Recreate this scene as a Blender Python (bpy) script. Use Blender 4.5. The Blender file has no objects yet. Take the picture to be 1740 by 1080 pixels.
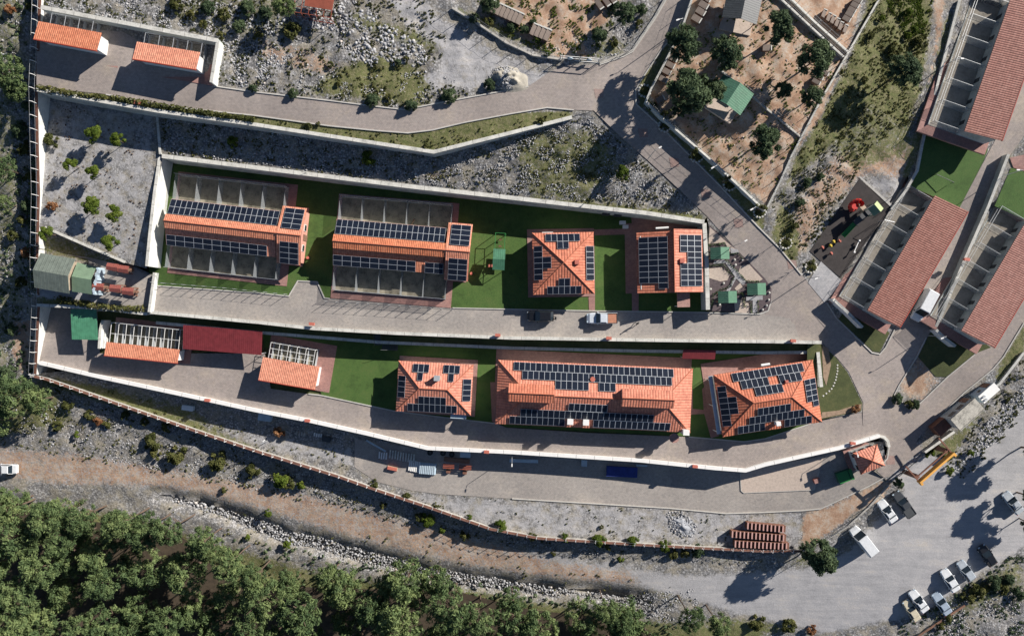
import bpy, bmesh, math, random
import numpy as np
from mathutils import Vector, Matrix, geometry, noise as mnoise
random.seed(7); RNG = np.random.default_rng(7)
sc = bpy.context.scene
COL = sc.collection
R = math.radians
# ---------------------------------------------------------------- camera, sky, sun, exposure
CH = 116.0
cam = bpy.data.objects.new('camera', bpy.data.cameras.new('camera')); COL.objects.link(cam)
cam.location = (0, 0, CH); cam.rotation_euler = (0, 0, 0)
cam.data.sensor_width = 36; cam.data.lens = 24.0; cam.data.clip_end = 2000
sc.camera = cam
SUN_EL, SUN_AZ = 28.0, 34.5          # azimuth: counter-clockwise from +X, where the sun stands
w = bpy.data.worlds.new('World'); sc.world = w; w.use_nodes = True
nt = w.node_tree; nt.nodes.clear()
sky = nt.nodes.new('ShaderNodeTexSky'); sky.sky_type = 'NISHITA'; sky.sun_disc = False; sky.air_density = 0.7; sky.dust_density = 0.3; sky.ozone_density = 2.5
sky.sun_elevation = R(SUN_EL); sky.sun_rotation = R(90 - SUN_AZ)
bg = nt.nodes.new('ShaderNodeBackground'); bg.inputs[1].default_value = 0.05
wo = nt.nodes.new('ShaderNodeOutputWorld')
nt.links.new(sky.outputs[0], bg.inputs[0]); nt.links.new(bg.outputs[0], wo.inputs[0])
sl = bpy.data.lights.new('sun', 'SUN'); sl.energy = 5.0; sl.angle = R(0.5); sl.color = (1.0, 0.94, 0.87)
so = bpy.data.objects.new('sun', sl); COL.objects.link(so)
sd = Vector((math.cos(R(SUN_AZ)) * math.cos(R(SUN_EL)), math.sin(R(SUN_AZ)) * math.cos(R(SUN_EL)), math.sin(R(SUN_EL))))
so.rotation_euler = sd.to_track_quat('Z', 'Y').to_euler(); so.location = (60, 40, 90)
sc.view_settings.view_transform = 'Standard'; sc.view_settings.look = 'None'
sc.view_settings.gamma = 1; sc.view_settings.use_curve_mapping = False
sc.view_settings.exposure = 0.62
sc.render.engine = 'CYCLES'
sc.cycles.max_bounces = 5; sc.cycles.diffuse_bounces = 3; sc.cycles.transparent_max_bounces = 8
# ---------------------------------------------------------------- helpers
def P(px, py, z=0.0):
    s = 0.1 * (CH - z) / CH
    return Vector(((px - 870) * s, -(py - 540) * s, z))
def PN(px, py, z):
    s = 0.1 * (CH - z) / CH
    return (px - 870) * s, -(py - 540) * s
def toz(p):                                   # world -> pixel
    s = 0.1 * (CH - p[2]) / CH
    return p[0] / s + 870, -p[1] / s + 540
def tag(o, label=None, cat=None, group=None, kind=None):
    if label: o['label'] = label
    if cat: o['category'] = cat
    if group: o['group'] = group
    if kind: o['kind'] = kind
    return o
def empty(name, loc, rz=0.0, label=None, cat=None, group=None):
    o = bpy.data.objects.new(name, None); COL.objects.link(o); o.empty_display_size = 0.2
    o.location = loc; o.rotation_euler = (0, 0, rz)
    return tag(o, label, cat, group)
def link(name, me, parent=None, mats=None, loc=None, rz=None):
    o = bpy.data.objects.new(name, me); COL.objects.link(o)
    if mats:
        for m in (mats if isinstance(mats, (list, tuple)) else [mats]): me.materials.append(m)
    if parent: o.parent = parent
    if loc is not None: o.location = loc
    if rz is not None: o.rotation_euler = (0, 0, rz)
    return o
def copy_tree(o, parent=None):
    c = o.copy(); COL.objects.link(c)
    if parent: c.parent = parent
    for ch in o.children: copy_tree(ch, c)
    return c
class MB:
    """collects shapes for ONE mesh"""
    def __init__(s): s.v = []; s.f = []; s.m = []; s.uv = {}
    def add(s, vs, fs, mi=0):
        b = len(s.v); s.v += [tuple(v) for v in vs]
        for f in fs: s.f.append([b + i for i in f]); s.m.append(mi)
    def box(s, c, d, rz=0.0, mi=0, M=None):
        x, y, z = d[0] / 2, d[1] / 2, d[2] / 2
        vs = [Vector((a * x, b * y, e * z)) for e in (-1, 1) for b in (-1, 1) for a in (-1, 1)]
        if M is None: M = Matrix.Rotation(rz, 4, 'Z')
        vs = [M @ v + Vector(c) for v in vs]
        s.add(vs, [(0, 2, 3, 1), (4, 5, 7, 6), (0, 1, 5, 4), (2, 6, 7, 3), (0, 4, 6, 2), (1, 3, 7, 5)], mi)
    def b2(s, x0, x1, y0, y1, z0, z1, mi=0): s.box(((x0 + x1) / 2, (y0 + y1) / 2, (z0 + z1) / 2), (abs(x1 - x0), abs(y1 - y0), abs(z1 - z0)), mi=mi)
    def tube(s, a, b, r0, r1=None, n=6, mi=0, cap=True):
        a, b = Vector(a), Vector(b); r1 = r0 if r1 is None else r1
        d = (b - a).normalized(); u = d.orthogonal().normalized(); v = d.cross(u)
        vs = [a + (u * math.cos(t) + v * math.sin(t)) * r0 for t in [2 * math.pi * i / n for i in range(n)]]
        vs += [b + (u * math.cos(t) + v * math.sin(t)) * r1 for t in [2 * math.pi * i / n for i in range(n)]]
        fs = [(i, (i + 1) % n, n + (i + 1) % n, n + i) for i in range(n)]
        if cap: fs += [tuple(range(n - 1, -1, -1)), tuple(range(n, 2 * n))]
        s.add(vs, fs, mi)
    def quad(s, a, b, c, d, mi=0): s.add([a, b, c, d], [(0, 1, 2, 3)], mi)
    def strip(s, pts, half, zt, zb, mi=0):
        """mitred wall along world 2-D points; zt/zb lists"""
        n = len(pts); pts = [Vector((p[0], p[1])) for p in pts]; L = []; Rr = []
        for i in range(n):
            d0 = (pts[i] - pts[i - 1]).normalized() if i > 0 else None
            d1 = (pts[i + 1] - pts[i]).normalized() if i < n - 1 else None
            if d0 is None: nn = Vector((-d1.y, d1.x)); k = 1
            elif d1 is None: nn = Vector((-d0.y, d0.x)); k = 1
            else:
                a = Vector((-d0.y, d0.x)); b = Vector((-d1.y, d1.x)); nn = (a + b).normalized(); k = 1 / max(0.4, nn.dot(b))
            L.append(pts[i] + nn * half * k); Rr.append(pts[i] - nn * half * k)
        vs = []
        for i in range(n): vs += [(L[i].x, L[i].y, zb[i]), (Rr[i].x, Rr[i].y, zb[i]), (L[i].x, L[i].y, zt[i]), (Rr[i].x, Rr[i].y, zt[i])]
        fs = []
        for i in range(n - 1):
            a, b = 4 * i, 4 * i + 4
            fs += [(a + 2, a + 3, b + 3, b + 2), (a, b, b + 1, a + 1), (a, a + 2, b + 2, b), (a + 1, b + 1, b + 3, a + 3)]
        e = 4 * (n - 1); fs += [(0, 1, 3, 2), (e, e + 2, e + 3, e + 1)]
        s.add(vs, fs, mi)
    def mesh(s, name):
        me = bpy.data.meshes.new(name); me.from_pydata(s.v, [], s.f)
        me.polygons.foreach_set('material_index', s.m); me.update()
        return me
    def build(s, name, mats, parent=None, loc=None, rz=None, smooth=False, bevel=0):
        me = s.mesh(name)
        bm = bmesh.new(); bm.from_mesh(me); bmesh.ops.recalc_face_normals(bm, faces=bm.faces)
        bm.to_mesh(me); bm.free()
        if smooth: me.polygons.foreach_set('use_smooth', [True] * len(me.polygons))
        o = link(name, me, parent, mats, loc, rz)
        if bevel:
            b = o.modifiers.new('bevel', 'BEVEL'); b.width = bevel; b.segments = 2; b.limit_method = 'ANGLE'
        return o
def np_mesh(name, V, F, smooth=False):
    me = bpy.data.meshes.new(name); V = np.asarray(V, np.float32); F = np.asarray(F, np.int32)
    k = F.shape[1]
    me.vertices.add(len(V)); me.vertices.foreach_set('co', V.ravel())
    me.loops.add(F.size); me.loops.foreach_set('vertex_index', F.ravel())
    me.polygons.add(len(F)); me.polygons.foreach_set('loop_start', np.arange(0, F.size, k, dtype=np.int32))
    me.polygons.foreach_set('loop_total', np.full(len(F), k, np.int32))
    if smooth: me.polygons.foreach_set('use_smooth', np.ones(len(F), bool))
    me.update(calc_edges=True); return me
def resample(pts, step, closed=False):
    out = []; n = len(pts)
    for i in range(n if closed else n - 1):
        a, b = pts[i], pts[(i + 1) % n]; L = math.hypot(b[0] - a[0], b[1] - a[1]); k = max(1, int(round(L / step)))
        for j in range(k): out.append((a[0] + (b[0] - a[0]) * j / k, a[1] + (b[1] - a[1]) * j / k))
    if not closed: out.append(pts[-1])
    return out
def inside(poly, X, Y):
    X = np.asarray(X, float); Y = np.asarray(Y, float); r = np.zeros(X.shape, bool); n = len(poly)
    for i in range(n):
        x0, y0 = poly[i]; x1, y1 = poly[(i + 1) % n]
        if y0 == y1: continue
        c = ((y0 > Y) != (y1 > Y)) & (X < (x1 - x0) * (Y - y0) / (y1 - y0) + x0)
        r ^= c
    return r
def pdist(poly, X, Y, closed=True):
    d = np.full(np.shape(X), 1e9); n = len(poly)
    for i in range(n if closed else n - 1):
        x0, y0 = poly[i]; x1, y1 = poly[(i + 1) % n]; dx, dy = x1 - x0, y1 - y0; l = dx * dx + dy * dy or 1e-9
        t = np.clip(((X - x0) * dx + (Y - y0) * dy) / l, 0, 1)
        d = np.minimum(d, np.hypot(X - x0 - t * dx, Y - y0 - t * dy))
    return d
def sdist(poly, X, Y): return np.where(inside(poly, X, Y), 1, -1) * pdist(poly, X, Y)
def tps(pts):
    a = np.array(pts, float); x, y, z = a[:, 0] / 500, a[:, 1] / 500, a[:, 2]; n = len(a)
    def U(r2): return np.where(r2 > 1e-12, r2 * np.log(r2 + 1e-12), 0)
    K = U((x[:, None] - x) ** 2 + (y[:, None] - y) ** 2) + np.eye(n) * 0.002
    Pm = np.c_[np.ones(n), x, y]; A = np.zeros((n + 3, n + 3)); A[:n, :n] = K; A[:n, n:] = Pm; A[n:, :n] = Pm.T
    c = np.linalg.solve(A, np.r_[z, 0, 0, 0])
    def f(px, py):
        X = np.asarray(px, float) / 500; Y = np.asarray(py, float) / 500; sh = X.shape; X = X.ravel(); Y = Y.ravel()
        X = np.clip(X, -0.6, 4.1); Y = np.clip(Y, -0.6, 2.8)
        r = c[n] + c[n + 1] * X + c[n + 2] * Y
        for i in range(n): r = r + c[i] * U((X - x[i]) ** 2 + (Y - y[i]) ** 2)
        return r.reshape(sh) if sh else float(r[0])
    return f
def sstep(a, b, x): t = np.clip((np.asarray(x, float) - a) / (b - a), 0, 1); return t * t * (3 - 2 * t)
# ---------------------------------------------------------------- heights (metres, middle terrace = 0)
zU = tps([(60,20,9),(60,150,8.6),(400,160,8.4),(700,200,8.2),(870,190,8.1),(400,20,9.5),(700,60,9),(900,150,8.1),(1000,150,8),(1080,90,8.3),(1150,0,9.5),
 (1009,188,7.7),(1098,270,5.7),(1200,367,3.6),(1300,473,0.9),(1350,530,0),(1420,600,-1.6),(1480,670,-3),(1465,700,-3.2),(1500,740,-3.9),(1510,800,-4.4),(1563,750,-4),
 (1171,263,5.9),(1300,396,2.6),(1370,470,0.8),(1250,150,8.5),(1250,0,10),(1440,100,7.5),(1450,380,1.6),(1500,320,2.4),(1560,440,0.3),(1560,280,3),(1600,110,5),(1700,200,3.6),(1740,0,6),
 (1640,352,1.2),(1590,540,-1.4),(1520,660,-3),(1650,600,-2),(1720,480,-0.4),(1740,600,-1.8),(1640,690,-3.4),(1900,100,4),(1900,500,0),(400,-300,11),(1200,-300,12),(1900,-300,9),(1220,520,0.4),(1210,410,2.6)])
zR = tps([(270,195,5),(500,230,5.2),(740,265,5.4),(975,205,7.4),(1009,192,7.6),(1098,274,5.6),(1195,365,3.7),(275,260,4.3),(600,300,4.4),(900,340,4.3),(1100,350,4.2)])
zT = tps([(70,165,5),(265,195,4.8),(70,390,3.2),(210,440,2.2),(270,300,3.8),(250,440,2.2)])
zC = tps([(70,395,2.0),(230,455,0.9),(62,440,0.6),(255,470,0.3),(62,520,0.1),(250,530,0.1)])
zSn = tps([(62,640,-4.6),(174,645,-4.9),(300,700,-5.8),(500,770,-6.4),(700,800,-6.5),(900,880,-6.6),(1300,900,-6.8),(1300,840,-6.5),(1400,880,-6),(1450,840,-5.2),(1505,805,-4.6),(1492,756,-4.3),(1500,772,-4.4),(1465,770,-4.9)])
def zM(x, y): k = sstep(1230, 1370, x); return (1 - k) * 0.0 + k * zU(x, y)
def zL(x, y): k = sstep(1380, 1500, x); return (1 - k) * -3.5 + k * zU(x, y)
def zS(x, y): return zSn(x, y)
def zflat(v): return lambda x, y: np.asarray(x, float) * 0 + v
COMPOUND = [(62,-420),(62,150),(66,320),(64,450),(66,520),(60,634),(79,644),(217,692),(440,767),(574,809),(642,833),(733,863),(834,898),(916,914),(1088,925),(1300,936),(1361,936),(1396,921),(1442,893),(1477,861),(1512,822),(1568,766),(1606,728),(1699,653),(1740,599),(2200,150),(2200,-420)]
zB0 = tps([(-300,760,-8.5),(0,780,-8.5),(0,1080,-13),(400,845,-9),(800,930,-9.2),(1200,980,-8.6),(1500,960,-7.2),(1700,950,-6.5),(1740,1080,-7.5),(1300,1090,-10.5),(800,1090,-13),(300,980,-12),
 (1740,780,-5.2),(1600,830,-5.6),(1740,640,-2.8),(1640,740,-4.4),(250,740,-7.4),(450,800,-8.1),(700,875,-8.2),(950,925,-8.2),(1250,945,-8),(1400,930,-7.2),(60,650,-5.6),(30,520,-3.5),(30,400,0),(30,200,3.6),(30,0,7),(-300,200,3),(-300,500,-4),(1900,700,-3.5),(2100,1000,-6)])
def zB(x, y):
    z = zB0(x, y); ins = sdist(COMPOUND, np.asarray(x, float), np.asarray(y, float))
    return np.where(ins > 14, -16.0, z)
# ---------------------------------------------------------------- materials
def new_mat(name):
    m = bpy.data.materials.new(name); m.use_nodes = True; nt = m.node_tree
    return m, nt, nt.nodes['Principled BSDF'], nt.links
def N(nt, t, **kw):
    n = nt.nodes.new(t)
    for k, v in kw.items():
        if k.startswith('i_'):
            key = k[2:]; n.inputs[int(key) if key.isdigit() else key.replace('_', ' ')].default_value = v
        else: setattr(n, k, v)
    return n
def ramp(nt, stops):
    r = nt.nodes.new('ShaderNodeValToRGB'); e = r.color_ramp.elements
    while len(e) < len(stops): e.new(0.5)
    for i, (p, c) in enumerate(stops): e[i].position = p; e[i].color = (*c, 1) if len(c) == 3 else c
    return r
def c3(c, k): return tuple(min(1, x * k) for x in c)
_mc = {}
def plain(name, col, rough=0.7, metal=0.0, var=0.18, scale=1.2, bump=0.0, coords='Object'):
    """base colour broken up by two noises (stains, wear)"""
    if name in _mc: return _mc[name]
    m, nt, b, L = new_mat(name); tc = N(nt, 'ShaderNodeTexCoord')
    n1 = N(nt, 'ShaderNodeTexNoise', i_Scale=scale, i_Detail=6.0, i_Roughness=0.65)
    n2 = N(nt, 'ShaderNodeTexNoise', i_Scale=scale * 7, i_Detail=4.0)
    L.new(tc.outputs[coords], n1.inputs[0]); L.new(tc.outputs[coords], n2.inputs[0])
    ad = N(nt, 'ShaderNodeMath', operation='MULTIPLY_ADD', i_1=0.35); L.new(n2.outputs[0], ad.inputs[0])
    a2 = N(nt, 'ShaderNodeMath', operation='MULTIPLY', i_1=0.65); L.new(n1.outputs[0], a2.inputs[0]); L.new(a2.outputs[0], ad.inputs[2])
    r = ramp(nt, [(0.3, c3(col, 1 - var * 1.6)), (0.5, col), (0.7, c3(col, 1 + var))]); L.new(ad.outputs[0], r.inputs[0])
    L.new(r.outputs[0], b.inputs['Base Color']); b.inputs['Roughness'].default_value = rough; b.inputs['Metallic'].default_value = metal
    if bump:
        bp = N(nt, 'ShaderNodeBump', i_Strength=bump, i_Distance=0.05); L.new(n2.outputs[0], bp.inputs['Height']); L.new(bp.outputs[0], b.inputs['Normal'])
    _mc[name] = m; return m
def tile_mat(name, col, pitch=0.46, row=0.42):
    """clay tile: ribs run up the slope (UV in metres)"""
    m, nt, b, L = new_mat(name); uv = N(nt, 'ShaderNodeUVMap'); sp = N(nt, 'ShaderNodeSeparateXYZ'); L.new(uv.outputs[0], sp.inputs[0])
    def saw(out, per):
        d = N(nt, 'ShaderNodeMath', operation='DIVIDE', i_1=per); L.new(out, d.inputs[0])
        f = N(nt, 'ShaderNodeMath', operation='FRACT'); L.new(d.outputs[0], f.inputs[0])
        fl = N(nt, 'ShaderNodeMath', operation='FLOOR'); L.new(d.outputs[0], fl.inputs[0]); return f.outputs[0], fl.outputs[0]
    fx, ix = saw(sp.outputs[0], pitch); fy, iy = saw(sp.outputs[1], row)
    s = N(nt, 'ShaderNodeMath', operation='MULTIPLY', i_1=math.pi); L.new(fx, s.inputs[0])
    si = N(nt, 'ShaderNodeMath', operation='SINE'); L.new(s.outputs[0], si.inputs[0])
    ht = N(nt, 'ShaderNodeMath', operation='MULTIPLY_ADD', i_1=-0.35); L.new(fy, ht.inputs[0]); L.new(si.outputs[0], ht.inputs[2])
    cb = N(nt, 'ShaderNodeCombineXYZ'); L.new(ix, cb.inputs[0]); L.new(iy, cb.inputs[1])
    wn = N(nt, 'ShaderNodeTexWhiteNoise', noise_dimensions='2D'); L.new(cb.outputs[0], wn.inputs[0])
    tc = N(nt, 'ShaderNodeTexCoord'); n1 = N(nt, 'ShaderNodeTexNoise', i_Scale=0.45, i_Detail=7.0, i_Roughness=.7); L.new(tc.outputs['Object'], n1.inputs[0])
    ns = N(nt, 'ShaderNodeTexNoise', i_Scale=1.7, i_Detail=9.0, i_Roughness=.8); L.new(tc.outputs['Object'], ns.inputs[0]); rs_ = ramp(nt, [(0.33, (0.62, 0.6, 0.6)), (0.5, (1, 1, 1)), (0.72, (1.04, 1.06, 1.08))]); L.new(ns.outputs[0], rs_.inputs[0])
    mx = N(nt, 'ShaderNodeMath', operation='MULTIPLY_ADD', i_1=0.5); L.new(wn.outputs[0], mx.inputs[0]); L.new(n1.outputs[0], mx.inputs[2])
    r = ramp(nt, [(0.35, c3(col, 0.74)), (0.7, col), (1.1 if False else 1.0, tuple(min(1, c * f) for c, f in zip(col, (1.1, 1.25, 1.3))))]); L.new(mx.outputs[0], r.inputs[0])
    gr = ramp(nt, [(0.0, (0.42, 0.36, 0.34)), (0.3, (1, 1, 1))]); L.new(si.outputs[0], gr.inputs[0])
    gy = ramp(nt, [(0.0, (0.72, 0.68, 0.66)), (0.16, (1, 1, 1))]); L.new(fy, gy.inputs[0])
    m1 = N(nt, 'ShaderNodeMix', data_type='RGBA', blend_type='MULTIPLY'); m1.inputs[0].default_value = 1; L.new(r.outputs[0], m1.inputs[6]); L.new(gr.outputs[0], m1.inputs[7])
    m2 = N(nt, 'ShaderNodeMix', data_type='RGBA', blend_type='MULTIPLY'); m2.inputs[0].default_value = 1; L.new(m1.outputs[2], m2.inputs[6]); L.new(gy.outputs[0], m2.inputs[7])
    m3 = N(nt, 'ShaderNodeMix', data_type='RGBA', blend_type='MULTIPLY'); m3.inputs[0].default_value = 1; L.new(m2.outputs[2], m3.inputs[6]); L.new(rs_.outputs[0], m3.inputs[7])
    oi = N(nt, 'ShaderNodeObjectInfo'); hs_ = N(nt, 'ShaderNodeHueSaturation'); mr2 = N(nt, 'ShaderNodeMapRange', i_3=.9, i_4=1.1); L.new(oi.outputs['Random'], mr2.inputs[0]); L.new(mr2.outputs[0], hs_.inputs['Value']); mr3 = N(nt, 'ShaderNodeMapRange', i_3=1.05, i_4=.88); L.new(oi.outputs['Random'], mr3.inputs[0]); L.new(mr3.outputs[0], hs_.inputs['Saturation']); L.new(m3.outputs[2], hs_.inputs['Color'])
    L.new(hs_.outputs[0], b.inputs['Base Color']); b.inputs['Roughness'].default_value = 0.75
    bp = N(nt, 'ShaderNodeBump', i_Strength=0.7, i_Distance=0.06); L.new(ht.outputs[0], bp.inputs['Height']); L.new(bp.outputs[0], b.inputs['Normal'])
    return m
def metal_roof_mat(name, col, pitch=0.35):
    m, nt, b, L = new_mat(name); uv = N(nt, 'ShaderNodeUVMap'); sp = N(nt, 'ShaderNodeSeparateXYZ'); L.new(uv.outputs[0], sp.inputs[0])
    d = N(nt, 'ShaderNodeMath', operation='DIVIDE', i_1=pitch); L.new(sp.outputs[0], d.inputs[0]); f = N(nt, 'ShaderNodeMath', operation='FRACT'); L.new(d.outputs[0], f.inputs[0])
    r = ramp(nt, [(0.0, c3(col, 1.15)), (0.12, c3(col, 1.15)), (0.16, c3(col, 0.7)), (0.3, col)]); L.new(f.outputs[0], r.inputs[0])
    tc = N(nt, 'ShaderNodeTexCoord'); n1 = N(nt, 'ShaderNodeTexNoise', i_Scale=1.5, i_Detail=6.0); L.new(tc.outputs['Object'], n1.inputs[0])
    rr = ramp(nt, [(0.3, (0.72, 0.72, 0.72)), (0.65, (1, 1, 1))]); L.new(n1.outputs[0], rr.inputs[0])
    m1 = N(nt, 'ShaderNodeMix', data_type='RGBA', blend_type='MULTIPLY'); m1.inputs[0].default_value = 1; L.new(r.outputs[0], m1.inputs[6]); L.new(rr.outputs[0], m1.inputs[7])
    L.new(m1.outputs[2], b.inputs['Base Color']); b.inputs['Roughness'].default_value = 0.5
    hr = ramp(nt, [(0.0, (1, 1, 1)), (0.12, (1, 1, 1)), (0.2, (0, 0, 0))]); L.new(f.outputs[0], hr.inputs[0])
    bp = N(nt, 'ShaderNodeBump', i_Strength=0.6, i_Distance=0.04); L.new(hr.outputs[0], bp.inputs['Height']); L.new(bp.outputs[0], b.inputs['Normal'])
    return m
def paving_mat(name, cA, cB, brick=0.22, patch=(0.40, 0.34, 0.25)):
    m, nt, b, L = new_mat(name); tc = N(nt, 'ShaderNodeTexCoord')
    n1 = N(nt, 'ShaderNodeTexNoise', i_Scale=0.09, i_Detail=7.0, i_Roughness=0.6); L.new(tc.outputs['Object'], n1.inputs[0])
    r1 = ramp(nt, [(0.32, cA), (0.66, cB)]); L.new(n1.outputs[0], r1.inputs[0])
    n0 = N(nt, 'ShaderNodeTexNoise', i_Scale=0.17, i_Detail=9.0, i_Roughness=0.7); L.new(tc.outputs['Object'], n0.inputs[0])
    r0 = ramp(nt, [(0.52, (0, 0, 0)), (0.75, (1, 1, 1))]); L.new(n0.outputs[0], r0.inputs[0])
    m0 = N(nt, 'ShaderNodeMix', data_type='RGBA'); L.new(r0.outputs[0], m0.inputs[0]); L.new(r1.outputs[0], m0.inputs[6]); m0.inputs[7].default_value = (*patch, 1)
    bk = N(nt, 'ShaderNodeTexBrick', i_Scale=1.0, i_Mortar_Size=0.012); bk.inputs['Brick Width'].default_value = brick * 1.6; bk.inputs['Row Height'].default_value = brick
    bk.inputs['Color1'].default_value = (0.86, 0.86, 0.86, 1); bk.inputs['Color2'].default_value = (1.08, 1.05, 1.02, 1); bk.inputs['Mortar'].default_value = (0.55, 0.54, 0.53, 1)
    L.new(tc.outputs['Object'], bk.inputs[0])
    n3 = N(nt, 'ShaderNodeTexNoise', i_Scale=2.2, i_Detail=8.0, i_Roughness=0.75); L.new(tc.outputs['Object'], n3.inputs[0])
    r3 = ramp(nt, [(0.25, (0.66, 0.66, 0.67)), (0.5, (0.98, 0.98, 0.98)), (0.7, (1.12, 1.11, 1.1))]); L.new(n3.outputs[0], r3.inputs[0])
    m1 = N(nt, 'ShaderNodeMix', data_type='RGBA', blend_type='MULTIPLY'); m1.inputs[0].default_value = 0.8; L.new(m0.outputs[2], m1.inputs[6]); L.new(bk.outputs[0], m1.inputs[7])
    m2 = N(nt, 'ShaderNodeMix', data_type='RGBA', blend_type='MULTIPLY'); m2.inputs[0].default_value = 1; L.new(m1.outputs[2], m2.inputs[6]); L.new(r3.outputs[0], m2.inputs[7])
    L.new(m2.outputs[2], b.inputs['Base Color']); b.inputs['Roughness'].default_value = 0.85
    return m
def lawn_mat(name, col, dry=0.3):
    m, nt, b, L = new_mat(name); tc = N(nt, 'ShaderNodeTexCoord')
    n1 = N(nt, 'ShaderNodeTexNoise', i_Scale=0.28, i_Detail=10.0, i_Roughness=0.78); n2 = N(nt, 'ShaderNodeTexNoise', i_Scale=9.0, i_Detail=4.0, i_Roughness=0.8)
    for n in (n1, n2): L.new(tc.outputs['Object'], n.inputs[0])
    r1 = ramp(nt, [(0.32, c3(col, 0.6)), (0.5, col), (0.72, tuple(c * (1 - dry) + d * dry for c, d in zip(col, (0.2, 0.17, 0.07))))]); L.new(n1.outputs[0], r1.inputs[0])
    r2 = ramp(nt, [(0.3, (0.6, 0.6, 0.6)), (0.7, (1.25, 1.25, 1.25))]); L.new(n2.outputs[0], r2.inputs[0])
    m1 = N(nt, 'ShaderNodeMix', data_type='RGBA', blend_type='MULTIPLY'); m1.inputs[0].default_value = 1; L.new(r1.outputs[0], m1.inputs[6]); L.new(r2.outputs[0], m1.inputs[7])
    L.new(m1.outputs[2], b.inputs['Base Color']); b.inputs['Roughness'].default_value = 0.95
    bp = N(nt, 'ShaderNodeBump', i_Strength=0.5, i_Distance=0.08); L.new(n2.outputs[0], bp.inputs['Height']); L.new(bp.outputs[0], b.inputs['Normal'])
    return m
def leaf_mat(name, cA, cB, cC):
    m, nt, b, L = new_mat(name); at = N(nt, 'ShaderNodeAttribute', attribute_name='tint'); oi = N(nt, 'ShaderNodeObjectInfo')
    ad = N(nt, 'ShaderNodeMath', operation='MULTIPLY_ADD', i_1=0.35); L.new(oi.outputs['Random'], ad.inputs[0])
    a2 = N(nt, 'ShaderNodeMath', operation='MULTIPLY', i_1=0.65); L.new(at.outputs['Fac'], a2.inputs[0]); L.new(a2.outputs[0], ad.inputs[2])
    r = ramp(nt, [(0.1, cA), (0.5, cB), (0.9, cC)]); L.new(ad.outputs[0], r.inputs[0]); L.new(r.outputs[0], b.inputs['Base Color'])
    b.inputs['Roughness'].default_value = 0.8; b.inputs['Specular IOR Level'].default_value = 0.2
    tr = N(nt, 'ShaderNodeBsdfTranslucent'); L.new(r.outputs[0], tr.inputs[0]); mx = N(nt, 'ShaderNodeMixShader', i_0=0.3)
    L.new(b.outputs[0], mx.inputs[1]); L.new(tr.outputs[0], mx.inputs[2]); L.new(mx.outputs[0], nt.nodes['Material Output'].inputs[0])
    return m
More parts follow.
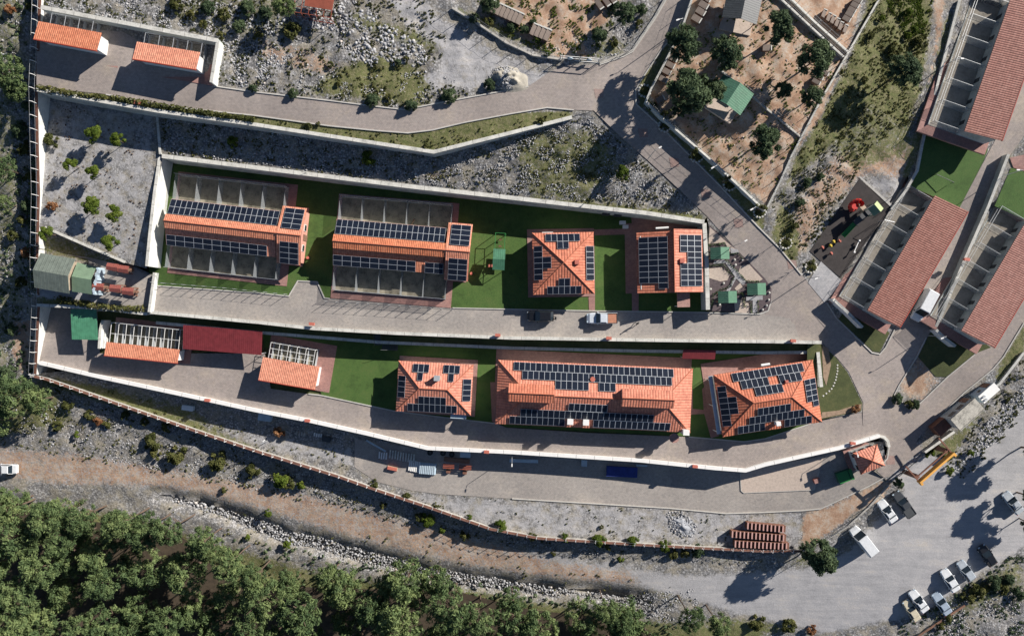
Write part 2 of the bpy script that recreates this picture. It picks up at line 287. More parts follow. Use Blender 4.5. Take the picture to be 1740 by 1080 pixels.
def terrain_mat():
    m, nt, b, L = new_mat('terrain'); tc = N(nt, 'ShaderNodeTexCoord'); za = N(nt, 'ShaderNodeAttribute', attribute_name='zone')
    zs = N(nt, 'ShaderNodeSeparateColor'); L.new(za.outputs['Color'], zs.inputs[0])
    def noise(s, d=8.0, r=0.65, out=0):
        n = N(nt, 'ShaderNodeTexNoise', i_Scale=s, i_Detail=d, i_Roughness=r); L.new(tc.outputs['Object'], n.inputs[0]); return n.outputs[out]
    # rock: broken stones of mixed tone
    vo = N(nt, 'ShaderNodeTexVoronoi', i_Scale=3.0, i_Randomness=1.0); L.new(tc.outputs['Object'], vo.inputs['Vector'])
    vs = N(nt, 'ShaderNodeSeparateColor'); L.new(vo.outputs['Color'], vs.inputs[0])
    rk = ramp(nt, [(0.0, (0.20, 0.20, 0.205)), (0.35, (0.32, 0.32, 0.32)), (0.7, (0.44, 0.435, 0.43)), (1.0, (0.56, 0.55, 0.54))]); L.new(vs.outputs[0], rk.inputs[0])
    dr = ramp(nt, [(0.25, (1, 1, 1)), (0.55, (0.5, 0.49, 0.48))]); L.new(vo.outputs['Distance'], dr.inputs[0])
    mr = N(nt, 'ShaderNodeMix', data_type='RGBA', blend_type='MULTIPLY'); mr.inputs[0].default_value = 1; L.new(rk.outputs[0], mr.inputs[6]); L.new(dr.outputs[0], mr.inputs[7])
    n_s = noise(0.5); br = ramp(nt, [(0.46, (0, 0, 0)), (0.6, (1, 1, 1))]); L.new(n_s, br.inputs[0])
    ea = ramp(nt, [(0.3, (0.16, 0.14, 0.10)), (0.5, (0.29, 0.265, 0.215)), (0.7, (0.42, 0.385, 0.335))]); L.new(noise(3.0), ea.inputs[0])
    rock = N(nt, 'ShaderNodeMix', data_type='RGBA'); L.new(br.outputs[0], rock.inputs[0]); L.new(mr.outputs[2], rock.inputs[6]); L.new(ea.outputs[0], rock.inputs[7])
    so_ = ramp(nt, [(0.27, (0.21, 0.125, 0.08)), (0.41, (0.37, 0.225, 0.145)), (0.5, (0.45, 0.305, 0.21)), (0.58, (0.50, 0.41, 0.325)), (0.7, (0.46, 0.43, 0.39))]); L.new(noise(0.55, 10.0, 0.8), so_.inputs[0])
    gr_ = ramp(nt, [(0.3, (0.06, 0.075, 0.025)), (0.43, (0.115, 0.135, 0.042)), (0.53, (0.17, 0.165, 0.07)), (0.63, (0.27, 0.24, 0.15)), (0.72, (0.38, 0.36, 0.31))]); L.new(noise(1.5, 10.0, 0.85), gr_.inputs[0])
    gv_ = ramp(nt, [(0.3, (0.25, 0.24, 0.23)), (0.44, (0.37, 0.365, 0.37)), (0.54, (0.44, 0.43, 0.43)), (0.64, (0.51, 0.475, 0.435))])
    mpv = N(nt, 'ShaderNodeMapping'); mpv.inputs['Rotation'].default_value = (0, 0, R(-33)); mpv.inputs['Scale'].default_value = (.12, 1.3, 1); L.new(tc.outputs['Object'], mpv.inputs[0]); nv = N(nt, 'ShaderNodeTexNoise', i_Scale=1.0, i_Detail=8.0, i_Roughness=0.75); L.new(mpv.outputs[0], nv.inputs[0])
    nva = N(nt, 'ShaderNodeMath', operation='MULTIPLY_ADD', i_1=0.5); L.new(noise(0.25, 10.0, 0.72), nva.inputs[0]); nvb = N(nt, 'ShaderNodeMath', operation='MULTIPLY', i_1=0.5); L.new(nv.outputs[0], nvb.inputs[0]); L.new(nvb.outputs[0], nva.inputs[2]); L.new(nva.outputs[0], gv_.inputs[0])
    cur = rock.outputs[2]
    nb = noise(0.8, 6.0, 0.7)
    for ch, col in ((2, gv_), (1, so_), (0, gr_)):
        a = N(nt, 'ShaderNodeMath', operation='MULTIPLY_ADD', i_1=1.3); L.new(nb, a.inputs[0]); L.new(zs.outputs[ch], a.inputs[2])
        nb = noise(0.8 + 0.55 * (ch + 1), 6.0, 0.7)
        r = ramp(nt, [(0.0, (0, 0, 0)), (1.0, (1, 1, 1))])
        mr_ = N(nt, 'ShaderNodeMapRange', i_1=1.02, i_2=1.28); L.new(a.outputs[0], mr_.inputs[0])
        mx = N(nt, 'ShaderNodeMix', data_type='RGBA'); L.new(mr_.outputs[0], mx.inputs[0]); L.new(cur, mx.inputs[6]); L.new(col.outputs[0], mx.inputs[7]); cur = mx.outputs[2]
    fn = ramp(nt, [(0.3, (0.72, 0.72, 0.72)), (0.65, (1.12, 1.12, 1.12))]); L.new(noise(6.0, 4.0, 0.8), fn.inputs[0])
    mm = N(nt, 'ShaderNodeMix', data_type='RGBA', blend_type='MULTIPLY'); mm.inputs[0].default_value = 1; L.new(cur, mm.inputs[6]); L.new(fn.outputs[0], mm.inputs[7])
    L.new(mm.outputs[2], b.inputs['Base Color']); b.inputs['Roughness'].default_value = 0.95
    hs = N(nt, 'ShaderNodeMath', operation='MULTIPLY_ADD', i_1=0.6); L.new(noise(2.5, 8.0, 0.75), hs.inputs[0]); L.new(noise(0.6, 4.0, 0.6), hs.inputs[2])
    bp = N(nt, 'ShaderNodeBump', i_Strength=0.9, i_Distance=0.35); L.new(hs.outputs[0], bp.inputs['Height'])
    bs = N(nt, 'ShaderNodeMapRange', i_1=0.2, i_2=0.9, i_3=0.55, i_4=0.15); mxz = N(nt, 'ShaderNodeMath', operation='MAXIMUM'); L.new(zs.outputs[2], mxz.inputs[0]); L.new(zs.outputs[1], mxz.inputs[1]); L.new(mxz.outputs[0], bs.inputs[0]); L.new(bs.outputs[0], bp.inputs['Strength']); L.new(bp.outputs[0], b.inputs['Normal'])
    return m
def net_mat():
    m, nt, b, L = new_mat('wire_netting'); b.inputs['Base Color'].default_value = (.42, .45, .47, 1); b.inputs['Roughness'].default_value = .6
    tr = N(nt, 'ShaderNodeBsdfTransparent'); mx = N(nt, 'ShaderNodeMixShader', i_0=0.24); L.new(tr.outputs[0], mx.inputs[1]); L.new(b.outputs[0], mx.inputs[2]); L.new(mx.outputs[0], nt.nodes['Material Output'].inputs[0]); return m
M = {}
M['terrain'] = terrain_mat()
M['paving'] = paving_mat('grey_pavers', (0.29, 0.255, 0.235), (0.41, 0.36, 0.33), patch=(0.45, 0.385, 0.31))
M['paving_pale'] = paving_mat('pale_pavers', (0.305, 0.28, 0.26), (0.40, 0.37, 0.34), patch=(0.48, 0.43, 0.375))
M['pad'] = paving_mat('red_pavers', (0.30, 0.155, 0.135), (0.40, 0.23, 0.20), brick=0.3, patch=(0.42, 0.27, 0.24))
M['mossy'] = plain('mossy_concrete', (0.40, 0.38, 0.33), 0.95, var=0.55, scale=0.7)
M['green_solid'] = plain('dark_green_paint', (0.03, 0.12, 0.07), 0.6, var=0.2)
M['limeplastic'] = plain('lime_plastic', (0.32, 0.40, 0.16), 0.5, var=0.1)
M['net'] = net_mat()
M['green_flat'] = metal_roof_mat('bright_green_sheet', (0.085, 0.28, 0.16))
M['joint'] = plain('dark_joint', (0.16, 0.15, 0.13), .95)  # dark joints between the coping slabs
M['weathered'] = plain('weathered_board', (0.22, 0.175, 0.145), .85, var=.3)
M['bare'] = plain('bare_brown_soil', (0.33, 0.235, 0.16), .95, var=.35, scale=1.5)
M['litter_shaded'] = plain('shaded_needle_litter', (0.075, 0.055, 0.035), .95, var=.4, scale=1.5)  # needle litter, darkened to paint shade into the gaps between crowns
M['granite'] = paving_mat('granite_setts', (0.34, 0.34, 0.35), (0.45, 0.45, 0.46), brick=0.3, patch=(0.5, 0.5, 0.5))
M['pad_worn'] = paving_mat('worn_red_pavers', (0.34, 0.23, 0.20), (0.38, 0.27, 0.24), patch=(0.36, 0.30, 0.27))
M['lawn'] = lawn_mat('lawn_grass', (0.068, 0.13, 0.027), 0.28)
M['turf'] = lawn_mat('bright_turf', (0.075, 0.145, 0.035), 0.2)
M['rough'] = lawn_mat('rough_grass', (0.075, 0.09, 0.03), 0.6)
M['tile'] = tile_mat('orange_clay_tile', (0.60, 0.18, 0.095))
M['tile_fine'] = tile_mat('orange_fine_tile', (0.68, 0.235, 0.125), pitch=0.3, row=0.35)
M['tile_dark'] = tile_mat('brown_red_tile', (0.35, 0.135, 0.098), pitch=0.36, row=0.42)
M['ridge'] = plain('ridge_tile', (0.52, 0.17, 0.095), 0.8)
M['wall'] = plain('off_white_render', (0.70, 0.71, 0.67), 0.85, var=0.2, scale=.7)
M['wallgrey'] = plain('grey_render', (0.44, 0.47, 0.45), 0.9, var=0.3, scale=.6)
M['coping'] = plain('pale_coping', (0.58, 0.57, 0.52), 0.85, var=0.3, scale=.8)
M['white'] = plain('white_paint', (0.80, 0.79, 0.76), 0.6, var=0.06)
M['conc'] = plain('weathered_concrete', (0.42, 0.40, 0.36), 0.9, var=0.35)
M['kerb'] = plain('kerb_stone', (0.50, 0.48, 0.44), 0.9, var=0.15)
M['rust'] = plain('rust_brown', (0.19, 0.085, 0.055), 0.85, var=0.35)
M['rustred'] = plain('red_oxide', (0.27, 0.07, 0.04), 0.7, var=0.25)
M['timber'] = plain('brown_timber', (0.24, 0.13, 0.085), 0.8, var=0.3)
M['wood'] = plain('pale_wood', (0.42, 0.34, 0.25), 0.8, var=0.25)
M['steel'] = plain('galvanised_steel', (0.55, 0.57, 0.58), 0.45, 0.4, var=0.1)
M['dark'] = plain('dark_steel', (0.05, 0.055, 0.06), 0.6, var=0.2)
M['fascia'] = plain('red_fascia', (0.35, 0.05, 0.03), 0.7, var=0.15)
M['pen_floor'] = plain('stained_pen_floor', (0.25, 0.225, 0.17), 0.9, var=0.5, scale=0.8)
M['rubber'] = plain('black_rubber', (0.045, 0.038, 0.036), 0.9, var=0.3, scale=0.6)
M['green_metal'] = metal_roof_mat('green_sheet', (0.07, 0.21, 0.12))
M['green_shaded'] = metal_roof_mat('shaded_green_sheet', (0.045, 0.14, 0.09))  # darker copy of the green sheet, painting shade on the west roof slopes
M['red_metal'] = metal_roof_mat('crimson_sheet', (0.20, 0.03, 0.035))
M['slate_metal'] = metal_roof_mat('slate_sheet', (0.048, 0.056, 0.062))
M['grey_sheet'] = metal_roof_mat('grey_green_sheet', (0.17, 0.20, 0.17), 0.6)
M['green_cloth'] = plain('faded_green_sheet', (0.17, 0.25, 0.165), 0.7, var=0.2)
M['glass'] = plain('dark_glass', (0.02, 0.03, 0.04), 0.08, var=0.2)
M['tyre'] = plain('tyre', (0.02, 0.02, 0.02), 0.9)
M['red'] = plain('red_plastic', (0.55, 0.04, 0.03), 0.4, var=0.1)
M['redbox'] = plain('faded_red', (0.50, 0.15, 0.105), 0.6, var=0.15)
M['yellow'] = plain('yellow_plastic', (0.65, 0.48, 0.06), 0.4, var=0.1)
M['green'] = plain('green_plastic', (0.03, 0.20, 0.05), 0.4, var=0.1)
M['beam'] = plain('ochre_paint', (0.72, 0.36, 0.07), 0.6, var=0.12)
M['bark'] = plain('bark', (0.13, 0.09, 0.065), 0.95, var=0.35, scale=4)
M['mulch'] = plain('dark_mulch', (0.11, 0.085, 0.09), 0.95, var=0.35, scale=3)
M['sand'] = plain('pink_gravel', (0.52, 0.43, 0.36), 0.95, var=0.2, scale=3)
M['blue'] = plain('blue_sheet', (0.02, 0.04, 0.22), 0.6, var=0.3)
M['palesheet'] = plain('pale_blue_sheet', (0.45, 0.55, 0.62), 0.5, var=0.15)
M['pine'] = leaf_mat('pine_needles', (0.065, 0.105, 0.045), (0.13, 0.185, 0.075), (0.235, 0.29, 0.115))
M['dkpine'] = leaf_mat('dark_pine_needles', (0.045, 0.072, 0.038), (0.08, 0.12, 0.062), (0.13, 0.175, 0.085))
M['lime'] = leaf_mat('bright_leaves', (0.065, 0.105, 0.015), (0.12, 0.17, 0.025), (0.18, 0.22, 0.04))
M['olive'] = leaf_mat('olive_leaves', (0.055, 0.065, 0.02), (0.10, 0.11, 0.035), (0.17, 0.16, 0.055))
M['dry'] = leaf_mat('dry_leaves', (0.16, 0.07, 0.035), (0.28, 0.13, 0.06), (0.36, 0.20, 0.10))
M['twig'] = leaf_mat('bare_twigs', (0.12, 0.08, 0.06), (0.2, 0.14, 0.10), (0.30, 0.22, 0.16))
def stone_mat():
    m, nt, b, L = new_mat('loose_stone'); at = N(nt, 'ShaderNodeAttribute', attribute_name='tint')
    r = ramp(nt, [(0.0, (0.22, 0.22, 0.225)), (0.45, (0.34, 0.342, 0.35)), (0.9, (0.47, 0.47, 0.475)), (1.0, (0.52, 0.46, 0.40))]); L.new(at.outputs['Fac'], r.inputs[0])
    L.new(r.outputs[0], b.inputs['Base Color']); b.inputs['Roughness'].default_value = 0.9; return m
M['stone'] = stone_mat()
def solar_mat():
    m, nt, b, L = new_mat('solar_cells'); uv = N(nt, 'ShaderNodeTexCoord'); n = N(nt, 'ShaderNodeTexNoise', i_Scale=0.7, i_Detail=2.0); L.new(uv.outputs['Object'], n.inputs[0])
    oi = N(nt, 'ShaderNodeObjectInfo'); r = ramp(nt, [(0.0, (0.009, 0.013, 0.024)), (1.0, (0.014, 0.020, 0.034))]); L.new(oi.outputs['Random'], r.inputs[0]); L.new(r.outputs[0], b.inputs['Base Color'])
    b.inputs['Roughness'].default_value = 0.3; b.inputs['IOR'].default_value = 1.4; b.inputs['Specular IOR Level'].default_value = 0.35; return m
M['solar'] = solar_mat()
def paint(name, col):
    m, nt, b, L = new_mat(name); tc = N(nt, 'ShaderNodeTexCoord'); n = N(nt, 'ShaderNodeTexNoise', i_Scale=3.0, i_Detail=5.0); L.new(tc.outputs['Object'], n.inputs[0])
    r = ramp(nt, [(0.3, c3(col, 0.85)), (0.6, col)]); L.new(n.outputs[0], r.inputs[0]); L.new(r.outputs[0], b.inputs['Base Color'])
    b.inputs['Roughness'].default_value = 0.3; b.inputs['Coat Weight'].default_value = 0.6; b.inputs['Coat Roughness'].default_value = 0.1; return m
# ================================================================ GROUND
# surface zones: what the ground is made of (0 grass, 1 soil, 2 gravel), outlines in map units
ZONES = [
 (0, [(60,148),(180,160),(280,180),(430,195),(560,213),(700,226),(870,193),(975,187),(971,200),(738,258),(430,212),(62,156)], 1.0, 5),
 (0, [(870,235),(930,215),(1000,215),(1050,250),(1060,300),(1010,330),(1110,350),(1195,360),(1196,375),(900,340),(880,300)], .62, 22),
 (0, [(900,335),(1100,352),(1195,365),(1197,380),(1000,358),(880,345)], .8, 8),
 (0, [(520,160),(560,120),(640,90),(710,110),(735,150),(715,185),(640,175),(560,165)], .8, 18),
 (0, [(600,15),(700,45),(750,75),(745,95),(660,70),(590,40)], .6, 15),
 (0, [(240,-20),(500,-20),(500,60),(440,80),(300,40)], .5, 30),
 (0, [(1490,-50),(1590,-50),(1580,60),(1560,170),(1530,215),(1480,180),(1400,260),(1350,300),(1325,330),(1360,400),(1350,470),(1310,400),(1350,270),(1440,110)], .95, 14),
 (0, [(1600,40),(1632,0),(1603,106),(1568,243),(1545,310),(1530,300),(1560,200)], .75, 10),
 (0, [(1160,50),(1140,90),(1108,152),(1100,170),(1125,196),(1206,266),(1300,354),(1298,394),(1222,312),(1125,213),(1083,176),(1089,138),(1127,84)], .9, 3), (0, [(1400,240),(1480,170),(1560,170),(1550,265),(1450,295)], .62, 16), (0, [(1230,215),(1300,200),(1310,260),(1260,300),(1215,262)], .75, 14), (0, [(1270,100),(1360,60),(1400,120),(1360,215),(1300,175)], .68, 18), (0, [(1150,150),(1200,190),(1190,240),(1130,190)], .6, 12),
 (0, [(790,-30),(990,-30),(985,25),(930,35),(880,10),(850,0)], .85, 14),
 (0, [(1195,205),(1265,200),(1270,262),(1230,270)], .8, 18), (0, [(1290,90),(1340,85),(1345,135),(1300,150)], .7, 18), (0, [(1340,150),(1400,120),(1380,200),(1330,215)], .55, 20),
 (0, [(780,10),(890,60),(950,95),(960,108),(900,85),(770,25)], .7, 8), (0, [(1010,60),(1070,70),(1060,95),(1010,108)], .55, 10),
 (0, [(60,636),(180,655),(330,715),(440,760),(560,800),(440,770),(60,650)], .8, 10), (0, [(180,648),(320,690),(400,730),(300,712)], .7, 14),
 (0, [(-400,860),(0,845),(200,870),(400,930),(560,975),(800,1000),(1100,1050),(1300,1060),(1300,1500),(-400,1500)], .8, 20),
 (0, [(-100,-100),(55,-50),(40,300),(50,560),(20,640),(-100,600)], .5, 25), (0, [(-100,640),(90,650),(130,720),(0,745),(-100,750)], .7, 20),
 (0, [(1742,545),(1705,606),(1688,640),(1699,653),(1742,598)], .85, 6), (0, [(1700,655),(1650,735),(1605,800),(1568,770),(1640,720)], .75, 12),
 (0, [(1361,868),(1396,864),(1502,811),(1512,822),(1396,921),(1361,936)], .55, 12),
 (0, [(1560,1040),(1640,990),(1740,930),(1745,1000),(1600,1070)], .55, 15), (0, [(1100,975),(1180,1000),(1160,1030),(1090,1010)], .6, 15),
 (0, [(1400,930),(1330,955),(1200,945),(1200,955),(1380,965)], .6, 8), (0, [(1200,1045),(1330,1050),(1340,1080),(1200,1080)], .7, 15),
 (0, [(76,390),(212,444),(240,460),(180,455),(70,432)], .6, 8), (0, [(60,505),(110,500),(250,520),(255,532),(62,518)], .9, 5),
 (1, [(820,-60),(1070,-60),(1040,30),(990,70),(1005,104),(940,96),(880,60),(880,20),(840,10)], .95, 12),
 (1, [(1178,-60),(1330,-60),(1345,0),(1440,90),(1395,200),(1345,265),(1302,350),(1200,265),(1105,165),(1106,152),(1150,55)], .85, 8),
 (1, [(1350,-60),(1480,-60),(1440,92),(1345,10)], .9, 8),
 (1, [(-400,740),(0,757),(134,767),(265,788),(430,815),(518,835),(607,860),(708,886),(870,926),(936,948),(1037,962),(1138,970),(1190,975),(1230,1000),(1190,1020),(1150,1012),(1062,995),(961,988),(870,976),(784,962),(693,941),(607,921),(531,896),(440,868),(341,843),(253,829),(76,825),(0,812),(-400,795)], .56, 13), (2, [(-400,740),(0,757),(134,767),(265,788),(430,815),(518,835),(607,860),(708,886),(870,926),(936,948),(1037,962),(1138,970),(1190,975),(1230,1000),(1190,1020),(1150,1012),(1062,995),(961,988),(870,976),(784,962),(693,941),(607,921),(531,896),(440,868),(341,843),(253,829),(76,825),(0,812),(-400,795)], .5, 9),
 (2, [(-400,752),(0,768),(150,790),(400,845),(520,860),(700,915),(880,948),(1050,975),(1160,995),(1050,985),(880,955),(700,922),(500,868),(300,828),(100,795),(-400,765)], .7, 10), (2, [(0,806),(150,818),(350,852),(500,880),(640,920),(500,878),(350,846),(150,812)], .7, 8), (2, [(-400,745),(0,760),(260,792),(420,820),(600,862),(700,892),(600,866),(420,828),(260,800),(0,768)], .65, 8), (2, [(900,930),(1100,960),(1170,985),(1150,1010),(1000,992),(900,965)], .6, 16),
 (1, [(1430,250),(1560,240),(1545,310),(1470,300),(1400,370),(1375,425),(1340,450),(1345,350),(1390,290)], .6, 18),
 (1, [(1580,-50),(1612,-50),(1600,60),(1570,200),(1590,60)], .8, 7), (1, [(1530,600),(1560,560),(1580,600),(1600,650),(1562,686),(1522,668)], .55, 12), (1, [(1540,625),(1580,635),(1575,680),(1530,665)], .8, 10),
 (1, [(1364,868),(1396,864),(1500,816),(1440,882),(1395,918),(1362,930)], .8, 7), (1, [(1455,925),(1485,930),(1492,972),(1452,985)], .5, 12), (1, [(440,65),(520,80),(590,110),(560,135),(470,110),(430,90)], .55, 12), (1, [(20,545),(60,540),(62,620),(40,640),(20,600)], .8, 8),
 (1, [(560,150),(690,150),(640,180),(560,165)], .4, 14), (1, [(1440,845),(1530,800),(1500,850),(1440,880)], .7, 8), (1, [(1380,960),(1440,930),(1460,960),(1400,985)], .5, 14),
 (1, [(700,290),(760,290),(740,310)], .5, 10),
 (2, [(1080,975),(1180,978),(1380,965),(1450,930),(1520,850),(1570,805),(1605,800),(1650,760),(1720,690),(1800,600),(2200,300),(2200,1100),(1745,925),(1640,990),(1560,1045),(1400,1075),(1250,1040),(1150,1010),(1090,998)], 1.0, 16),
 (2, [(640,820),(742,839),(870,847),(1130,862),(1300,871),(1363,868),(1361,934),(1088,925),(916,914),(834,898),(733,863)], .52, 7),
 (2, [(300,690),(430,735),(604,757),(602,795),(470,772),(400,745)], .55, 10),
 (2, [(62,160),(265,192),(262,300),(245,455),(215,444),(76,386),(60,390)], .5, 6),
 (2, [(680,-60),(760,35),(850,88),(905,112),(970,140),(900,150),(830,155),(760,152),(715,172),(695,140),(745,115),(745,85),(690,45),(600,-60)], .62, 10),
 (2, [(1508,812),(1568,766),(1606,780),(1612,790),(1575,822),(1545,835)], 1.0, 5), (2, [(1480,300),(1555,260),(1548,312),(1515,356),(1465,305)], .55, 8), (2, [(60,435),(255,470),(255,528),(60,505)], .9, 6),
 (2, [(430,50),(520,100),(520,150),(430,150)], .35, 14), (2, [(900,255),(960,240),(960,300),(900,320)], .3, 15),
]
def zone_weights(px, py):
    W = np.zeros((len(px), 4), np.float32); W[:, 3] = 1
    for ch, poly, wt, fe in ZONES:
        bx = [p[0] for p in poly]; by = [p[1] for p in poly]
        k = (px > min(bx) - fe) & (px < max(bx) + fe) & (py > min(by) - fe) & (py < max(by) + fe)
        if not k.any(): continue
        v = sstep(-fe, fe, sdist(poly, px[k], py[k])) * wt
        W[k, ch] = np.maximum(W[k, ch], v)
        if wt >= .75:
            for o in range(3):
                if o != ch: W[k, o] *= 1 - v * (0.8 if o > ch or ch == 0 else 0.8)
    return W
FLAT = []            # paved outlines: the rough ground stays smooth under them
def sheet(name, poly, zf, mat, dz=0.0, step=14, rough=0.0, zone=False, edge=None, parent=None, struct=True):
    edge = edge or step
    b = resample(poly, edge, True); n = len(b); P2 = [Vector(p) for p in b]
    xs = [p[0] for p in poly]; ys = [p[1] for p in poly]
    gx, gy = np.meshgrid(np.arange(min(xs), max(xs) + step, step), np.arange(min(ys), max(ys) + step, step * 0.9))
    gx = gx + (np.arange(gx.shape[0]) % 2)[:, None] * step * 0.5
    gx = gx.ravel() + RNG.uniform(-.2, .2, gx.size) * step; gy = gy.ravel() + RNG.uniform(-.2, .2, gy.size) * step
    k = sdist(poly, gx, gy) > step * 0.45; gx, gy = gx[k], gy[k]
    P2 += [Vector((a, c)) for a, c in zip(gx, gy)]
    vo, _, fo, _, _, _ = geometry.delaunay_2d_cdt(P2, [], [list(range(n))], 1, 1e-4)
    X = np.array([v[0] for v in vo]); Y = np.array([v[1] for v in vo]); Z = np.asarray(zf(X, Y), float) + dz
    if rough:
        m = np.ones(len(X))
        for f in FLAT + FLATL: m = np.minimum(m, sstep(2, 16, -sdist(f, X, Y)))
        m = np.minimum(m, sstep(0, 10, pdist(poly, X, Y)))
        Z = Z + m * rough * np.array([mnoise.noise(Vector((x / 22, y / 22, 3))) * .9 + mnoise.noise(Vector((x / 8, y / 8, 9))) * .45 for x, y in zip(X, Y)])
    s = 0.1 * (CH - Z) / CH
    F = np.array([list(f) for f in fo if len(f) == 3], np.int32)
    V = np.c_[(X - 870) * s, -(Y - 540) * s, Z]
    a, bb, c = V[F[:, 0]], V[F[:, 1]], V[F[:, 2]]; nz = np.cross(bb - a, c - a)[:, 2]; F[nz < 0] = F[nz < 0][:, ::-1]
    me = np_mesh(name, V, F, smooth=rough > 0)
    if zone:
        at = me.color_attributes.new('zone', 'FLOAT_COLOR', 'POINT'); at.data.foreach_set('color', zone_weights(X, Y).ravel())
    o = link(name, me, parent, mat)
    if struct: o['kind'] = 'structure'
    return o
# ---- outlines
ROAD_UP = [(62,62),(70,40),(210,55),(361,140),(361,146),(430,156),(560,171),(640,181),(688,186.5),(740,176),(870,152),(898,147),(930,125),(955,112),(1019,110),(1060,96),(1075,88),(1113,33),(1132,0),(1160,-60),(1210,-60),(1175,0),(1158,46),(1125,83),(1089,137),(1080,152),(1081,177),(1123,215),(1171,263),(1222,314),(1287,384),(1325,422),(1362,467),(1405,514),(1421,540),(1482,599),(1495,601.5),(1505,590),(1525,551),(1590,440),(1631,352),(1674,270),(1722,180),(1765,60),(1790,90),(1762,200),(1712,270),(1680,350),(1598,540),(1574,573),(1558,606),(1528,654),(1519,672),(1535,684),(1560,688),(1610,640),(1660,599),(1690,560),(1740,478),(1800,370),(1900,200),(1990,200),(1900,330),(1740,548),(1705,606),(1687,627),(1639,666),(1606,697),(1563,740),(1556,752),(1567,762),(1512,808),(1502,811),(1490,800),(1508,778),(1511,757),(1507,745),(1495,739.5),(1466,722),(1466,699),(1467,684),(1442,631),(1421,606),(1396,580.5),(1330,578),(1300,560),(1300,533),(1310,513),(1311,490),(1300,473),(1247,419),(1201,367),(1150,318),(1098,270),(1057,235),(1009,188),(975,187),(930,183),(870,193),(790,208),(735,221),(693,226),(640,222),(560,214),(430,196),(280,180),(180,160),(62,148)]
ROAD_MID = [(253,487),(263,485),(440,497.6),(490.7,503),(506,477),(539,478.6),(551,506),(640,513),(769,523),(860,525),(1012,528),(1196,530.5),(1292,533.5),(1305,528),(1330,530),(1370,555),(1396,581),(1300,579.6),(1128,577),(1000,575),(870,573),(673,565),(531,557.7),(440,547),(253,529)]
ROAD_LOW = [(62,520),(165,526),(170,600),(450,600),(460,660),(524,669),(546,671.5),(670,698),(780,712),(845,719.5),(860,726),(1000,735),(1171,742),(1264,750),(1300,745),(1394,714),(1430,706),(1466,699),(1470,700),(1497,735),(1495,741),(1426,762),(1300,789),(1267,799),(1214,795),(1088,783),(870,769),(726,762),(622,737),(523,715),(430,697),(354,681),(174,642),(152,637),(66,618)]
ROAD_STORE = [(603,745),(700,760),(870,768),(1214,794),(1267,798),(1300,790),(1426,762),(1450,780),(1500,775),(1515,790),(1514,803),(1502,811),(1477,825),(1394,864),(1363,867),(1300,870),(1234,872),(1138,863),(870,846.7),(746,839),(700,833),(640,818),(602,793)]
ISLE1 = [(1396,584),(1421,608),(1440,632),(1465,684),(1463.5,698),(1392,713),(1370,700),(1372,584)]
FLAT += [ROAD_UP, ROAD_MID, ROAD_LOW, ROAD_STORE]
PLAY = [(1460.6,304),(1515,351),(1429,472),(1395,444),(1376,427)]
FLATL = [[(1571,232),(1580.6,222.5),(1679,253),(1672,272),(1631,352),(1591,336),(1545,315.5),(1556,290),(1564,270)], [(1718,285),(1800,300),(1770,390),(1740,372),(1690,350)], ISLE1,
 [(1440,520),(1484,548),(1512,565),(1495,598),(1484,597),(1425,542)], [(1593,545),(1640,560),(1684,590),(1658,600),(1612,640),(1590,640),(1560,606),(1576,574)], PLAY, [(1373,480),(1395,444),(1434,480),(1401,514)],
 [(1205,382),(1247,419),(1300,473),(1311,490),(1310,513),(1303,527),(1290,531),(1205,528)], [(1651,5),(1760,40),(1680,254),(1580,222)], [(1539,315),(1641,350),(1525,560),(1430,515)], [(1690,350),(1800,380),(1690,600),(1590,560)]]
# ---- terrain sheets
gx, gy = np.meshgrid(np.arange(-420, 2181, 10.0), np.arange(-420, 1501, 10.0)); nx, ny = gx.shape[1], gx.shape[0]
X, Y = gx.ravel(), gy.ravel(); Z = zB(X, Y)
rn = np.array([mnoise.noise(Vector((x / 30, y / 30, 3))) * .7 + mnoise.noise(Vector((x / 11, y / 11, 9))) * .35 for x, y in zip(X, Y)])
road_s = [p for c, p, w_, f in ZONES if c == 2 and (2200,1100) in p][0]; road_d = [p for c, p, w_, f in ZONES if c == 1 and p[0] == (-400,740)][0]
mk = np.minimum(sstep(0, 25, -sdist(road_s, X, Y)), np.maximum(0.25, sstep(-5, 15, -sdist(road_d, X, Y))))
# low bank of dumped stone along the south edge of the dirt road
bank = [(250,822),(330,845),(400,872),(480,905),(560,925),(640,945),(740,975),(860,990),(1000,1000),(1090,1015)]
Z = Z + rn * mk * 0.9 - 2.0 * np.exp(-(pdist(bank, X, Y - 3, False) / 12) ** 2) * (Y > 800) * sstep(0, 8, -sdist(road_d, X, Y))
s_ = 0.1 * (CH - Z) / CH; V = np.c_[(X - 870) * s_, -(Y - 540) * s_, Z]
i0 = (np.arange(ny - 1)[:, None] * nx + np.arange(nx - 1)).ravel()
F = np.c_[i0, i0 + nx, i0 + nx + 1, i0 + 1]
me = np_mesh('ground', V, F, True); at = me.color_attributes.new('zone', 'FLOAT_COLOR', 'POINT'); at.data.foreach_set('color', zone_weights(X, Y).ravel())
tag(link('ground', me, None, M['terrain']), kind='structure')
U_POLY = [(62,-420),(62,152),(262,186),(430,209),(580,232),(737,257),(870,223),(971,198),(1009,189),(1057,236),(1098,271),(1150,319),(1201,369),(1204,382),(1203,450),(1205,527),(1292,534),(1396,582),(1398,600),(1396,658),(1396,712),(1466,700),(1500,742),(1510,757),(1507,780),(1485,800),(1502,812),(1512,822),(1568,766),(1606,728),(1699,653),(1740,599),(2200,150),(2200,-420)]
PADS = [([(1655,0),(1775,42),(1690,258),(1578,225)], 4.9), ([(1536,312),(1650,350),(1532,566),(1424,516)], .3), ([(1692,352),(1800,372),(1692,600),(1588,562)], -.4)]
